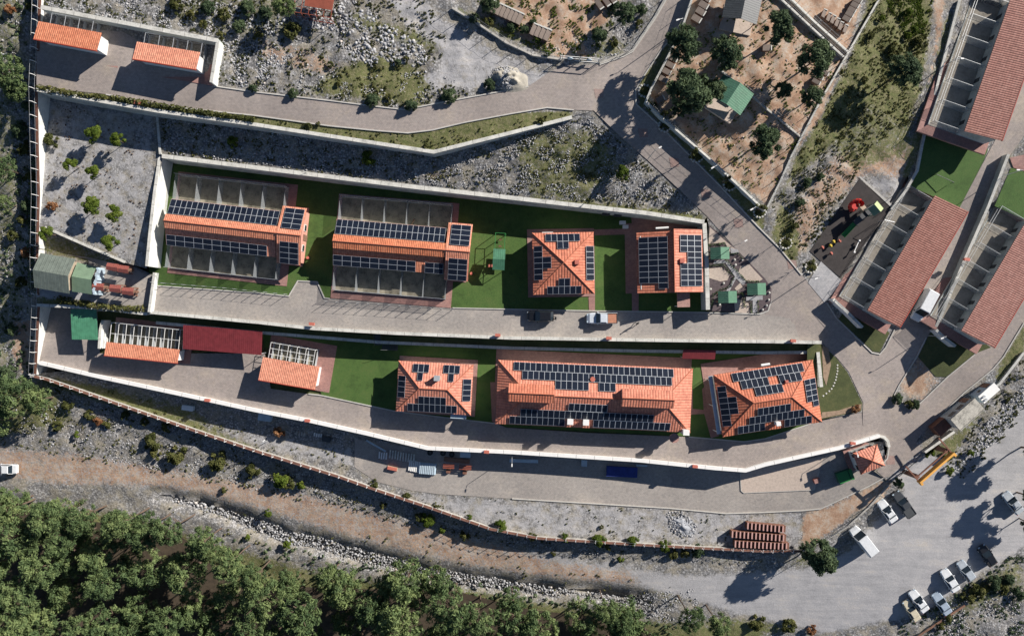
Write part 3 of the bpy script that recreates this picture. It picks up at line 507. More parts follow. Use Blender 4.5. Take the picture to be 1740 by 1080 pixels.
def zH(x, y):
    z = np.asarray(zU(x, y), float)
    for p_, h_ in PADS:
        w_ = sstep(-9, -1, sdist(p_, np.asarray(x, float), np.asarray(y, float))); z = z * (1 - w_) + np.minimum(z, h_ - .3) * w_
    return z
sheet('hillside', U_POLY, zH, M['terrain'], step=9, rough=0.38, zone=True, edge=8)
R_POLY = [(262,180),(262,186),(430,205),(580,226),(737,252),(870,218),(971,194),(1009,189),(1098,272),(1150,320),(1201,369),(1195,376),(900,338),(560,298),(275,265),(262,300)]
sheet('rocky_slope', R_POLY, zR, M['terrain'], step=8, rough=0.35, zone=True, edge=8)
sheet('gravel_garden', [(62,150),(270,184),(277,265),(260,360),(249,456),(212,446),(76,386),(60,384)], zT, M['terrain'], step=10, rough=0.08, zone=True)
sheet('lower_garden', [(62,380),(76,384),(212,444),(262,468),(258,533),(62,519)], zC, M['terrain'], step=10, zone=True)
sheet('middle_terrace', [(262,260),(1210,372),(1206,528),(1292,534),(1396,582),(1395,583),(253,534),(255,440)], lambda x, y: zM(x, y) - .12, M['rough'], step=60)
sheet('lower_terrace', [(62,505),(253,520),(1300,570),(1400,580),(1420,700),(1300,780),(1214,784),(870,757),(622,727),(354,671),(62,610)], lambda x, y: zL(x, y) - .2, M['rough'], step=30)
sheet('storage_ground', [(62,634),(174,625),(430,690),(870,760),(1260,790),(1440,750),(1500,750),(1512,822),(1477,861),(1442,893),(1396,921),(1361,936),(1300,936),(1088,925),(916,914),(834,898),(733,863),(642,833),(574,809),(440,767),(217,692),(79,644)], zS, M['terrain'], step=12, rough=0.1, zone=True)
# ---- roads and lawns
sheet('upper_road', ROAD_UP, zU, M['paving'], dz=0.05, step=9, edge=9)
sheet('middle_road', ROAD_MID, zM, M['paving_pale'], dz=0.03, step=14)
sheet('lower_road', ROAD_LOW, zL, M['paving'], dz=0.03, step=12)
sheet('storage_road', ROAD_STORE, zS, M['paving_pale'], dz=0.05, step=12)
sheet('yard_lawn', [(262,268),(560,305),(900,345),(1190,378),(1198,529),(1010,527),(860,524),(769,522),(551,505),(539,477.6),(506,476),(490.7,502),(440,496.6),(263,484),(250,484),(255,440)], zflat(0), M['lawn'], dz=0.05, step=60)
sheet('lower_lawn', [(445,565),(642,578),(870,590),(1300,598),(1392,600),(1396,660),(1397,712),(1300,744),(1264,749),(1171,741),(860,725),(845,718.5),(670,697),(546,670.5),(530,600),(450,590)], zflat(-3.5), M['lawn'], dz=0.06, step=60)
sheet('planting_strip', [(253,532),(440,552),(642,570),(870,578),(1300,584),(1385,584),(1388,597),(1300,600),(870,592),(642,582),(440,566),(300,552),(253,545)], zflat(-1.75), M['rough'], step=40)
sheet('east_lawn', [(1571,232),(1580.6,222.5),(1679,253),(1672,272),(1631,352),(1591,336),(1545,315.5),(1556,290),(1564,270)], zU, M['turf'], dz=0.07, step=9, edge=9)
sheet('far_east_lawn', [(1718,285),(1800,300),(1770,390),(1740,372),(1690,350)], zU, M['turf'], dz=0.07, step=9, edge=9)
sheet('corner_lawn', ISLE1, zU, M['rough'], dz=0.05, step=9, edge=9)
for i_, q_ in enumerate([[(1394,711),(1462,697),(1464,686),(1446,690),(1425,697),(1397,700)], [(1398,586),(1408,592),(1412,620),(1404,655),(1399,640),(1397,600)]]): sheet('bare_soil', q_, zU, M['bare'], dz=.09 + .004 * i_, step=9, edge=5)
sheet('verge_lawn', [(1440,520),(1484,548),(1512,565),(1495,598),(1484,597),(1425,542)], zU, M['rough'], dz=0.06, step=9, edge=9)
sheet('wedge_lawn', [(1593,545),(1640,560),(1684,590),(1658,600),(1612,640),(1590,640),(1560,606),(1576,574)], zU, M['rough'], dz=0.06, step=9, edge=9)
sheet('storage_island', [(1258,800),(1259.5,833),(1264,836.5),(1383,831.5),(1392,800),(1400,775),(1300,790)], zS, M['sand'], dz=0.17, step=12)
for i_, (a_, b_) in enumerate([(1017,158), (1092,225), (1145,275), (1198,328), (1254,378), (1345,448), (1512,780)]):
    sheet('red_paver_square', [(a_-8,b_-7),(a_+8,b_-6),(a_+9,b_+8),(a_-5,b_+9)], zU, M['pad_worn'], dz=.07, step=9)
# ---------------------------------------------------------------- kerbs, walls
def kerb(pts, zf, label, half=0.09, h=0.12, name='kerb', mat='kerb', seg=12):
    r = resample(pts, seg); z = [float(zf(a, b)) for a, b in r]; W = [PN(a, b, c + h) for (a, b), c in zip(r, z)]
    m = MB(); m.strip(W, half, [c + h + 0.05 for c in z], [c - 0.25 for c in z]); o = m.build(name, M[mat]); o['kind'] = 'structure'; return o
KERBS = [
 ([(361,146),(430,156),(560,171),(640,181),(688,186.5),(740,176),(870,152),(898,147)], zU), ([(180,160.5),(280,180),(430,196),(560,214),(640,222),(693,226),(735,221),(790,208),(870,193),(930,183),(975,187)], zU),
 ([(1019,110),(1060,96),(1075,88),(1113,33),(1132,0),(1160,-60)], zU), ([(1210,-60),(1175,0),(1158,46),(1125,83),(1089,137),(1080,152),(1081,177),(1123,215),(1171,263),(1222,314),(1287,384),(1325,422),(1362,467)], zU),
 ([(1405,514),(1421,540),(1482,599),(1495,601.5),(1505,590),(1520,560)], zU), ([(1574,573),(1558,606),(1528,654),(1519,672),(1535,684)], zU), ([(1560,688),(1610,640),(1660,599)], zU),
 ([(1740,548),(1705,606),(1687,627),(1639,666),(1606,697)], zU), ([(1495,739.5),(1507,745),(1511,757),(1508,778),(1496,792)], zU),
 ([(263,485),(440,497.6),(490.7,503),(506,477),(539,478.6),(551,506),(560,507)], zM), ([(769,523),(860,525),(1012,528),(1196,530.5),(1292,533.5),(1305,528),(1310,513),(1311,490),(1300,473)], zM),
 ([(524,669),(546,671.5),(670,698),(780,712),(845,719.5)], zL), ([(1171,742),(1264,750),(1300,745),(1394,714)], zL),
 ([(870,846.7),(1138,863),(1234,872),(1300,870),(1363,867),(1394,864),(1477,825),(1502,811)], zS), ([(1258,800),(1259.5,833),(1264,836.5),(1383,831.5),(1392,800)], zS)]
for p, zf in KERBS: kerb(p, zf, '')
def wall(pts, ztop, zbot, thick, mat, label, cat='wall', name='retaining_wall', cope=None, copeh=0.08, over=0.06, seg=40, group=None, capmat='coping'):
    """pts: centre line of the wall's top as seen; ztop/zbot functions of (px,py)"""
    r = resample(pts, seg); zt = [float(ztop(*p)) for p in r]; zb = [float(zbot(*p)) for p in r]
    W = [PN(a, b, c) for (a, b), c in zip(r, zt)]
    c0 = W[0]; root = empty(name, (c0[0], c0[1], zb[0]), 0, label, cat, group)
    L = [(a - c0[0], b - c0[1]) for a, b in W]
    m = MB(); m.strip(L, thick / 2, [z - copeh - zb[0] for z in zt], [z - zb[0] for z in zb]); m.build('wall_body', M[mat], root)
    m = MB(); m.strip(L, thick / 2 + over, [z - zb[0] for z in zt], [z - copeh + .002 - zb[0] for z in zt])
    for i in range(len(L) - 1):
        dx, dy = L[i + 1][0] - L[i][0], L[i + 1][1] - L[i][1]; d_ = math.hypot(dx, dy); kk = int(d_ / 2.6)
        for j in range(1, kk + 1):
            u = j / (kk + 1); zz_ = zt[i] + (zt[i + 1] - zt[i]) * u - zb[0]
            m.box((L[i][0] + dx * u, L[i][1] + dy * u, zz_ - copeh / 2 + .004), (.05, thick + over * 2 + .02, copeh), math.atan2(dy, dx), 1)
    m.build('coping', [M[capmat], M['joint']], root)
    return root
f = lambda v: (lambda x, y: v)
# upper north yard
wall([(69,12),(370,69)], lambda x, y: zU(x, y) + 1.9, lambda x, y: zU(x, y) - .4, .5, 'wallgrey', 'long off-white wall along the back of the two small kennels at the top left')
wall([(370,69),(358.5,140)], lambda x, y: zU(x, y) + 1.9, lambda x, y: zU(x, y) - .4, .35, 'wall', 'bright white end wall east of the second small kennel at top left')
wall([(61,152),(265,188),(430,211),(580,234),(737,258),(870,225),(972,199)], lambda x, y: zU(x, y) + .35, lambda x, y: float(zR(x, y)) - 1.2, .45, 'wallgrey', 'long grey retaining wall below the upper road, bent where the grass strip narrows')
wall([(275,265),(560,300),(700,317),(870,336),(1100,362),(1197,377)], f(4.5), f(-.2), .55, 'wallgrey', 'high pale retaining wall behind the lawn, along the foot of the rock slope')
wall([(271,266),(262,330),(254,400),(249,452)], f(4.2), f(-.2), .35, 'wall', 'tall bright white wall closing the lawn on its west end')
wall([(1197,379),(1201,450),(1203,526)], lambda x, y: 3.6 - (y - 379) / 147 * .5, f(-.2), .55, 'wallgrey', 'tall pale wall between the gabled solar house and the garden with green kiosks')
wall([(253,530),(440,547.5),(531,557.7),(673,566),(870,574),(1000,576),(1128,578),(1300,580),(1396,581.5)], f(.75), f(-3.6), .42, 'wall', 'long cream parapet wall on the south side of the middle road', seg=30)
wall([(265,548),(445,565),(642,581),(870,591),(1080,596),(1300,599),(1387,598)], f(-1.5), f(-3.6), .4, 'wallgrey', 'low grey ledge wall in the shade below the middle road')
wall([(1390,598),(1396,657)], f(-1.2), f(-3.6), .45, 'wall', 'short white end wall beside the easternmost hipped solar house')
wall([(66,616),(152,636),(174,641),(354,679.5),(430,696),(523.5,714),(622,736),(726,761),(870,768),(1088,782),(1214,795),(1267,799),(1300,789),(1426,761),(1495,740)], lambda x, y: (-2.75 if x < 1350 else -2.75 - (x - 1350) / 145 * .2), lambda x, y: float(zS(x, y)) - .3, .5, 'white', 'long bright white parapet wall on the south side of the lower road', seg=30, capmat='white')
wall([(262,463),(257,500),(253,530)], f(1.3), f(-.2), .3, 'wall', 'cream wall between the cottage yard and the middle road')
wall([(62,518),(150,522),(250,533)], f(.45), f(-3.6), .4, 'wallgrey', 'grey wall with hedge above the green roofed shelter')
wall([(174,544),(170,560),(168,592)], f(-1.3), f(-3.6), .3, 'wall', 'white wall end beside the small kennel with eight cages')
wall([(76,386),(140,414),(212,445)], lambda x, y: float(zT(x, y)) + .15, f(-.3), .3, 'conc', 'dark low wall stepping down at the south edge of the gravel garden')
wall([(266,190),(272,262)], lambda x, y: float(zT(x, y)) + .5, f(2), .25, 'wallgrey', 'short grey wall at the east edge of the gravel garden')
# east side
wall([(1494,740),(1503,742.5),(1509,749),(1511,759)], lambda x, y: zU(x, y) + .4, lambda x, y: -6.5, .35, 'white', 'short curved white wall rounding the tip of the lower road by the gatehouse', seg=8)
wall([(1631,0),(1603,106),(1568,243),(1559,290),(1540,323),(1515,356)], lambda x, y: zU(x, y) + .5, lambda x, y: zU(x, y) - .5, .3, 'coping', 'thin pale kerb wall running down the west side of the top right kennel', seg=25)
wall([(1714,262),(1680,350),(1640,440),(1598,540),(1590,556)], lambda x, y: zU(x, y) + 1.3, lambda x, y: zU(x, y) - .5, .35, 'wallgrey', 'long pale wall dividing the two kennel lanes on the right', seg=25)
wall([(1416,508),(1440,530),(1466,556)], lambda x, y: zU(x, y) + 1.8, lambda x, y: zU(x, y) - .5, .35, 'white', 'white wall at the south end of the middle kennel block', seg=20)
wall([(1591,560),(1608,576),(1624,588)], lambda x, y: zU(x, y) + 1.8, lambda x, y: zU(x, y) - .5, .35, 'white', 'white wall at the south end of the lowest kennel block', seg=20)
wall([(1740,599),(1699,652),(1668,672)], lambda x, y: zU(x, y) + .5, lambda x, y: zU(x, y) - 2, .3, 'conc', 'thin concrete boundary wall north of the guard block', seg=20)
wall([(1622,733),(1606,744),(1572,768)], lambda x, y: zU(x, y) + .9, lambda x, y: zU(x, y) - 2, .3, 'conc', 'grey boundary wall between the guard block and the gate', seg=20)
wall([(1558,1082),(1600,1054),(1640,1028)], lambda x, y: float(zB0(x, y)) + .5, lambda x, y: float(zB0(x, y)) - 1, .25, 'conc', 'thin brown kerb wall below the lowest parked cars', seg=20, capmat='timber')
# ---------------------------------------------------------------- fences
def fence(pts, zf, h, label, name='fence', base=0.3, bh=0.5, gap=2.2, lean=0.0, post='steel', basemat='conc', cap=None, group=None, rails=(0.5, 1.0), arm=0.0, pr=0.045, drop=.3, side=1, capw=0.1):
    """low plinth wall carrying posts (each a part) and wires; posts may carry slanting arms"""
    r = resample(pts, 14); z = [float(zf(a, b)) for a, b in r]; W = [PN(a, b, c + bh) for (a, b), c in zip(r, z)]
    c0 = (W[0][0], W[0][1], z[0]); root = empty(name, c0, 0, label, 'fence', group)
    L = [(a - c0[0], b - c0[1]) for a, b in W]; zz = [c - z[0] for c in z]
    m = MB(); m.strip(L, base / 2, [c + bh for c in zz], [c - drop for c in zz]); m.build('plinth', M[basemat], root)
    if cap:
        m = MB(); m.strip(L, base / 2 + capw, [c + bh + .05 for c in zz], [c + bh + .002 for c in zz]); m.build('coping', M[cap], root)
    acc = 0; last = None; pm = None; k = 0; prev = None; wires = MB(); tops = []
    tot = sum(math.hypot(L[i + 1][0] - L[i][0], L[i + 1][1] - L[i][1]) for i in range(len(L) - 1)); npost = min(98, max(2, int(tot / gap)))
    for j in range(npost + 1):
        t = tot * j / npost; acc = 0
        for i in range(len(L) - 1):
            d = math.hypot(L[i + 1][0] - L[i][0], L[i + 1][1] - L[i][1])
            if acc + d >= t - 1e-6: u = (t - acc) / d; break
            acc += d
        x = L[i][0] + (L[i + 1][0] - L[i][0]) * u; y = L[i][1] + (L[i + 1][1] - L[i][1]) * u; zb = zz[i] + (zz[i + 1] - zz[i]) * u + bh
        ang = math.atan2(L[i + 1][1] - L[i][1], L[i + 1][0] - L[i][0])
        if pm is None:
            m = MB(); m.tube((0, 0, 0), (0, 0, h), pr, n=5)
            if arm: m.tube((0, 0, h), (0, side * arm, h + arm * .45), pr, n=5)
            o = m.build('post', M[post], root); pm = o.data
        else: o = link('post', pm, root)
        o.location = (x, y, zb); o.rotation_euler = (0, 0, ang)
        tops.append((x, y, zb, ang))
    for a, b in zip(tops, tops[1:]):
        for q in rails:
            wires.tube((a[0], a[1], a[2] + h * q), (b[0], b[1], b[2] + h * q), .012, n=3, cap=False)
        if arm:
            for q in (1,):
                o1 = (math.cos(a[3] + math.pi / 2) * side * arm * q, math.sin(a[3] + math.pi / 2) * side * arm * q)
                wires.tube((a[0] + o1[0], a[1] + o1[1], a[2] + h + arm * .45 * q), (b[0] + o1[0], b[1] + o1[1], b[2] + h + arm * .45 * q), .012, n=3, cap=False)
    wires.build('wire', M['steel'], root)
    return root
SEG_S = [(58,639),(79,644),(217,692),(330,731),(440,767.5),(574,809),(642,833),(733,863),(834.5,898.5),(916,914),(1010,920),(1088,925),(1200,931),(1300,936),(1361,936)]
fence([(69,-30),(66,60),(62,150),(64,250),(66,330),(63,450),(66,520),(62,600),(60,636)], lambda x, y: float(np.interp(y, [0, 150, 300, 450, 520, 636], [8.9, 7.2, 4, 1.2, -1.5, -4.4])), 1.0, 'brown capped boundary wall with pale barbed wire arms down the left edge of the site',
      bh=.9, base=.35, basemat='wall', cap='rust', gap=2.0, arm=.4, post='white', pr=.055, side=-1, drop=4, rails=(.5,), capw=.04)
fence(SEG_S, lambda x, y: float(zS(x, y)), 1.0, 'brown capped boundary wall with barbed wire arms along the dirt road', bh=.9, base=.35, basemat='conc', cap='rust', gap=1.75, arm=.6, pr=.055, side=1, post='white', drop=4, rails=(.5,), capw=.04)
fence([(1361,936),(1396,921),(1442,893),(1477,861),(1510,824)], lambda x, y: float(zS(x, y)), 1.6, 'thin wire fence along the brown slope above the parking place', bh=.2, gap=2.4, drop=2)
fence([(1182,-20),(1160,46),(1138,91),(1106,152),(1098,172),(1123,198),(1204,268),(1260,320),(1300,358)], lambda x, y: float(zU(x, y)), 1.0, 'concrete based mesh fence between the sloping road and the pine pen', bh=1.1, gap=2.8, basemat='wallgrey', cap='coping', drop=2, capw=.0)
fence([(1493,0),(1463,52),(1440,92),(1395,170),(1345,265),(1325,310),(1304,352)], lambda x, y: float(zU(x, y)), 1.5, 'pale topped mesh fence between the pine pen and the green slope', bh=.35, gap=2.6, base=.28, cap='coping', basemat='conc', capw=.0)
fence([(1318,-10),(1380,48),(1434,97)], lambda x, y: float(zU(x, y)), 1.4, 'mesh fence with white coping on the west side of the narrow channel', bh=.6, gap=2.2, cap='coping', capw=0)
fence([(1336,-10),(1385,38),(1441,88)], lambda x, y: float(zU(x, y)), 1.4, 'mesh fence with white coping on the east side of the narrow channel', bh=.6, gap=2.2, cap='coping', capw=0)
sheet('channel_floor', [(1322,-10),(1332,-10),(1438,88),(1432,94)], zU, M['mulch'], dz=.06, step=12, edge=9)
fence([(1219,114),(1262,150),(1300,182),(1362,233)], lambda x, y: float(zU(x, y)), 1.5, 'thin mesh fence crossing the pine pen past the green shelter', bh=.25, gap=2.4)
fence([(768,13),(800,32),(860,72),(905,93),(955,101)], lambda x, y: float(zU(x, y)), 1.7, 'low stone based fence along the dirt track beside the orange soil pen', bh=.5, gap=2.2, drop=.6)
fence([(1019,107),(1060,92),(1075,84),(1112,30),(1132,-5)], lambda x, y: float(zU(x, y)), 1.5, 'mesh fence on a kerb west of the road leaving at the top', bh=.2, gap=2.6)
fence([(557,512),(660,518),(769,526)], f(0), 1.8, 'slim steel railing in front of the second solar kennel', bh=.03, base=.1, gap=1.7)
fence([(265,480),(380,489),(488,500)], f(0), 1.8, 'slim steel railing in front of the first solar kennel', bh=.03, base=.1, gap=1.7)
fence([(1428,508),(1480,414),(1535,322)], lambda x, y: float(zU(x, y)), 1.9, 'mesh fence between the black playground surface and the kennel runs', bh=.2, gap=2.4, drop=.5)
# white sliding gate
g0 = P(984, 105, 8.1); g = empty('sliding_gate', g0, R(-4), 'white metal sliding gate casting a barred shadow near the top centre junction', 'gate')
m = MB()
for x in (-3, 0, 3): m.b2(x - .06, x + .06, -.05, .05, 0, 1.9)
for z in (.15, 1.0, 1.8): m.b2(-3, 3, -.04, .04, z, z + .1)
m.build('gate_frame', M['white'], g)
for x in (-1.5, 1.5):
    m = MB(); m.tube((x, -.06, 1.0), (x, .06, 1.0), .42, n=14); m.build('disc_sign', M['palesheet'], g)
m = MB(); m.b2(-3.2, 3.2, -.25, .25, 0, .12); m.build('gate_rail', M['conc'], g)
# ================================================================ BUILDINGS
M['pen_floor2'] = plain('concrete_run_floor', (0.38, 0.34, 0.28), .9, var=.3, scale=.5); M['salmon'] = plain('salmon_render', (0.60, 0.30, 0.23), .85, var=.12); M['run'] = plain('grey_run_panel', (0.36, 0.38, 0.39), .8, var=.15)
def slope_mesh(name, faces, mat, parent, thick=.14, uvs=True):
    """roof skin: faces = list of 3-D corner lists, first edge along the eave; gets real thickness and UVs in metres"""
    me = bpy.data.meshes.new(name); bm = bmesh.new(); uvl = bm.loops.layers.uv.new('UVMap')
    for fc in faces:
        pts = [Vector(p) for p in fc]; u = (pts[1] - pts[0]).normalized(); nrm = u.cross(pts[2] - pts[0]).normalized(); v = nrm.cross(u)
        vs = [bm.verts.new(p) for p in pts]; fa = bm.faces.new(vs)
        for lp, p in zip(fa.loops, pts): lp[uvl].uv = ((p - pts[0]).dot(u), (p - pts[0]).dot(v))
        lo = [bm.verts.new(p - Vector((0, 0, thick))) for p in pts]; k = len(pts)
        fb = bm.faces.new(lo[::-1])
        for i in range(k):
            q = bm.faces.new((vs[i], lo[i], lo[(i + 1) % k], vs[(i + 1) % k]))
    bm.to_mesh(me); bm.free(); return link(name, me, parent, mat)
_pm = {}
def panel_mesh(w, h):
    k = (round(w, 3), round(h, 3))
    if k not in _pm:
        m = MB(); fr = .028
        m.b2(0, w, 0, h, 0, .035, 0); me_in = [(fr, fr), (w - fr, fr), (w - fr, h - fr), (fr, h - fr)]
        m.add([(a, b, .037) for a, b in me_in], [(0, 1, 2, 3)], 1)
        me = m.mesh('solar_panel'); me.materials.append(M['alu']); me.materials.append(M['solar']); _pm[k] = me
    return _pm[k]
M['alu'] = plain('panel_frame', (0.62, 0.65, 0.68), 0.4, 0.3, var=.05)
def panels(root, o, e, up, cells, w, h, lift=.16, gap=.012, name='solar_panel'):
    """cells = [(col,row)] on the plane through o with unit eave dir e, up-slope dir up"""
    o, e, up = Vector(o), Vector(e).normalized(), Vector(up).normalized(); n = e.cross(up).normalized()
    if n.z < 0: n = -n
    me = panel_mesh(w - gap, h - gap)
    for c, r in cells:
        p = o + e * (c * w) + up * (r * h) + n * lift; ob = link(name, me, root)
        ob.matrix_local = Matrix(((e.x, up.x, n.x, p.x), (e.y, up.y, n.y, p.y), (e.z, up.z, n.z, p.z), (0, 0, 0, 1)))
def grid(c0, c1, r0, r1): return [(c, r) for r in range(r0, r1) for c in range(c0, c1)]
def ridge_cap(root, segs, mat='ridge', r=.085):
    for a, b in segs:
        m = MB(); m.tube(Vector(a) + Vector((0, 0, .03)), Vector(b) + Vector((0, 0, .03)), r, n=6); m.build('ridge_cap', M[mat], root)
def window(root, c, rz, w=1.1, h=1.1):
    m = MB(); m.box(c, (w, .08, h), rz); fr = m.build('window', M['white'], root)
    n = Vector((math.sin(rz), -math.cos(rz), 0)) * .045
    m = MB(); m.box(Vector(c) + n, (w - .16, .03, h - .16), rz); m.build('pane', M['glass'], fr)
def door(root, c, rz, w=1.0, h=2.1):
    m = MB(); m.box((c[0], c[1], c[2] + h / 2), (w, .08, h), rz); d = m.build('door', M['timber'], root)
    n = Vector((math.sin(rz), -math.cos(rz), 0)) * .06; t = Vector((math.cos(rz), math.sin(rz), 0)) * (w * .38)
    m = MB(); m.box(Vector((c[0], c[1], c[2] + 1.0)) + n + t, (.12, .05, .04), rz); m.build('handle', M['steel'], d)
def frame_at(px, py, zg, zr, ang):
    """world base point of a building whose roof centre is seen at px,py at height zr"""
    x, y = PN(px, py, zr); return Vector((x, y, zg)), R(ang)
SP = {'NS': lambda w: [((-w, 0), (w, 0))]}
def solar_kennel(px, py, ang, label, padx, pady, penx, peny, sgap=False, group='solar kennels'):
    c, rz = frame_at(px, py, 0, 3.4, ang); t = empty('kennel_block', c, rz, label, 'kennel building', group)
    m = MB(); m.b2(padx[0], padx[1], pady[0], pady[1], -.2, .12); m.b2(padx[1] + .002, 12.9, -4.8, 5.2, -.2, .12); m.build('paved_base', M['pad'], t)
    hw, dn, ds = 9.15, 3.85, 3.85; ze, zr = 2.75, 4.05; sl = (zr - ze) / 3.85
    m = MB(); m.b2(-hw + .3, hw - .2, -dn + .5, dn - .5, .12, ze + .12); m.build('wall', M['wall'], t)
    # low main roof, both slopes stop at the raised ridge house
    q = 1.05; zq = zr - sl * q
    slope_mesh('roof', [[(hw, dn, ze), (-hw, dn, ze), (-hw, q, zq), (hw, q, zq)], [(-hw, -ds, ze), (hw, -ds, ze), (hw, -q, zq), (-hw, -q, zq)]], M['tile_fine'], t)
    m = MB(); m.b2(-hw + .25, hw - .3, -q + .12, q - .12, zq - .6, zq + .55); m.build('clerestory_wall', M['wallgrey'], t)
    zc, zt = zq + .5, zq + .95
    slope_mesh('clerestory_roof', [[(hw + .3, q + .1, zc), (-hw + .1, q + .1, zc), (-hw + .1, 0, zt), (hw + .3, 0, zt)], [(-hw + .1, -q - .1, zc), (hw + .3, -q - .1, zc), (hw + .3, 0, zt), (-hw + .1, 0, zt)]], M['tile_fine'], t, .1)
    ridge_cap(t, [((-hw + .1, 0, zt), (hw + .3, 0, zt))])
    # cross wing
    a, b, wy = hw + .32, hw + 4.3, 4.75; we, wr = 3.0, 4.75; oy = .0
    m = MB(); m.b2(a + .15, b - .35, -wy + .5, wy - .5, .12, we + .15); m.build('wing_wall', M['salmon'], t)
    slope_mesh('wing_roof', [[(b, wy, we), (a, wy, we), (a, 0, wr), (b, 0, wr)], [(a, -wy, we), (b, -wy, we), (b, 0, wr), (a, 0, wr)]], M['tile_fine'], t)
    ridge_cap(t, [((a, 0, wr), (b, 0, wr))])
    for x, y, rr in ((b - .3, 1.6, R(90)), (b - .3, -1.8, R(90))): window(t, (x, y, 1.7), rr)
    door(t, (b - .3, 0, .12), R(90))
    # solar: two fields north, two south, wing fields
    un = Vector((0, -3.85 + q, zq - ze)).normalized(); us = Vector((0, 3.85 - q, zq - ze)).normalized()
    panels(t, (hw - .05, dn - .12, ze + .1), (-1, 0, 0), un, grid(0, 20, 0, 2), .905, 1.33)
    cells = [(cx, r) for r in (0, 1) for cx in range(11 if not sgap else 12) if not (sgap and cx == 9)]
    panels(t, (-hw + .1 + (0 if sgap else .1), -ds + .05, ze + .05), (1, 0, 0), us, cells, 1.52, .9)
    ww = Vector((0, -wy, wr - we)).normalized(); ws = Vector((0, wy, wr - we)).normalized()
    panels(t, (b - .2, wy - .35, we + .12), (-1, 0, 0), ww, grid(0, 2, 0, 4), 1.6, .93)
    panels(t, (a + .6, -wy + .1, we + .05), (1, 0, 0), ws, grid(0, 2, 0, 4), 1.55, .93)
    # runs: solid walls with floor
    for sgn, yo in ((1, peny[1]), (-1, peny[0])):
        yi = sgn * (dn - .52); ya, yb = min(yi, yo), max(yi, yo)
        m = MB(); m.b2(penx[0], penx[1], ya, yb, .12, .16); run = m.build('run_floor', M['pen_floor'], t)
        m = MB(); m.b2(penx[0], penx[1], yo - .04, yo + .04, .12, .5); m.build('run_wall', M['run'], t); m = MB(); m.b2(penx[0], penx[1], yo - .012, yo + .012, .502, 2.2); m.build('netting', M['net'], t)
        for i in range(6):
            x = penx[0] + (penx[1] - penx[0]) * i / 5
            m = MB(); m.b2(x - .02, x + .02, ya + .062, yb - .062, .16, 2.1); m.build('partition', M['net'], t)
        m = MB()
        for i in range(6):
            x = penx[0] + (penx[1] - penx[0]) * i / 5; m.tube((x, yo, 2.15), (x, yo, 2.6), .03, n=4)
        m.tube((penx[0], yo, 2.3), (penx[1], yo, 2.3), .03, n=4); m.build('run_rail', M['steel'], t)
    m = MB(); m.tube((b + .25, -3.2, .12), (b + .25, -3.2, .55), .25, n=10); m.build('planter_box', M['redbox'], t)
    return t
solar_kennel(377, 386.5, -6.4, 'western kennel block of the lawn with solar roof and five walled runs on each side', (-9.8, 10.6), (-8.4, 8.9), (-9.3, 9.2), (-7.5, 8.2))
solar_kennel(661, 418, -4.7, 'eastern kennel block of the lawn with solar roof beside the green play frame', (-9.8, 10.7), (-9.3, 8.5), (-9.1, 9.7), (-7.9, 7.95), True)

def hip_house(px, py, zg, ang, w, d, ze, zr, rl, label, padm=(.9, .9, .9, .9), over=.55, name='hip_roofed_house', group='solar houses', ze0=3.1, rx=0.0):
    """w,d roof size; rl half ridge length; ridge centre offset rx"""
    c, rz = frame_at(px, py, zg, zg + ze, ang); t = empty(name, c, rz, label, 'house', group)
    x, y = w / 2, d / 2
    m = MB(); m.b2(-x - padm[0] + over, x + padm[1] - over, -y - padm[2] + over, y + padm[3] - over, -.25, .15); m.build('paved_base', M['pad'], t)
    m = MB(); m.b2(-x + over, x - over, -y + over, y - over, .15, ze + .15); m.build('wall', M['wall'], t)
    a, b = (rx - rl, 0, zr), (rx + rl, 0, zr)
    NW, NE, SE, SW = (-x, y, ze), (x, y, ze), (x, -y, ze), (-x, -y, ze)
    if rl > .05: faces = [[NE, NW, a, b], [SW, SE, b, a], [SE, NE, b], [NW, SW, a]]
    else: faces = [[NE, NW, a], [SW, SE, a], [SE, NE, a], [NW, SW, a]]
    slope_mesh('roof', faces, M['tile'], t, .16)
    ridge_cap(t, [(NW, a), (SW, a), (NE, b), (SE, b)] + ([(a, b)] if rl > .05 else []))
    for k in (-.5, .0, .5):
        window(t, (k * w * .7, -y + over, 1.7), 0); window(t, (k * w * .7, y - over, 1.7), math.pi)
    for k in (-.3, .3): window(t, (x - over, k * d, 1.7), R(90)); window(t, (-x + over, k * d, 1.7), R(-90))
    door(t, (w * .18, -y + over - .01, .15), 0)
    return t, x, y
def upv(run, rise, d): v = Vector((d[0] * run, d[1] * run, rise)); return v.normalized()
# H1: square pyramid house on the lawn
t, x, y = hip_house(957.2, 447.3, 0, 1.0, 10.15, 10.2, 3.2, 5.1, 0, 'square pyramid roofed solar house in the middle of the lawn, black car parked below it', (1.3, 1.0, .9, 1.55))
rz_, run = 1.9, 5.1
un = Vector((0, -run, rz_)).normalized()
H, W_ = 1.36, .93; e0 = 3.2
def on(pt, nx_, ny_, run, rise, ze): return ze   # (kept simple: panel origins below are given on the eave line plus an up-slope offset)
def field(t, side, half, run, rise, ze, off, up0, cells, w, h):
    """side N/S/E/W; off = distance along the eave from its middle (panel field start), up0 = metres up slope"""
    D = {'N': ((0, -1), (-1, 0)), 'S': ((0, 1), (1, 0)), 'E': ((-1, 0), (0, 1)), 'W': ((1, 0), (0, -1))}[side]
    up = Vector((D[0][0] * run, D[0][1] * run, rise)).normalized(); e = Vector((D[1][0], D[1][1], 0))
    o = Vector((-D[0][0] * half, -D[0][1] * half, ze)) + e * off + up * up0
    panels(t, o, e, up, cells, w, h)
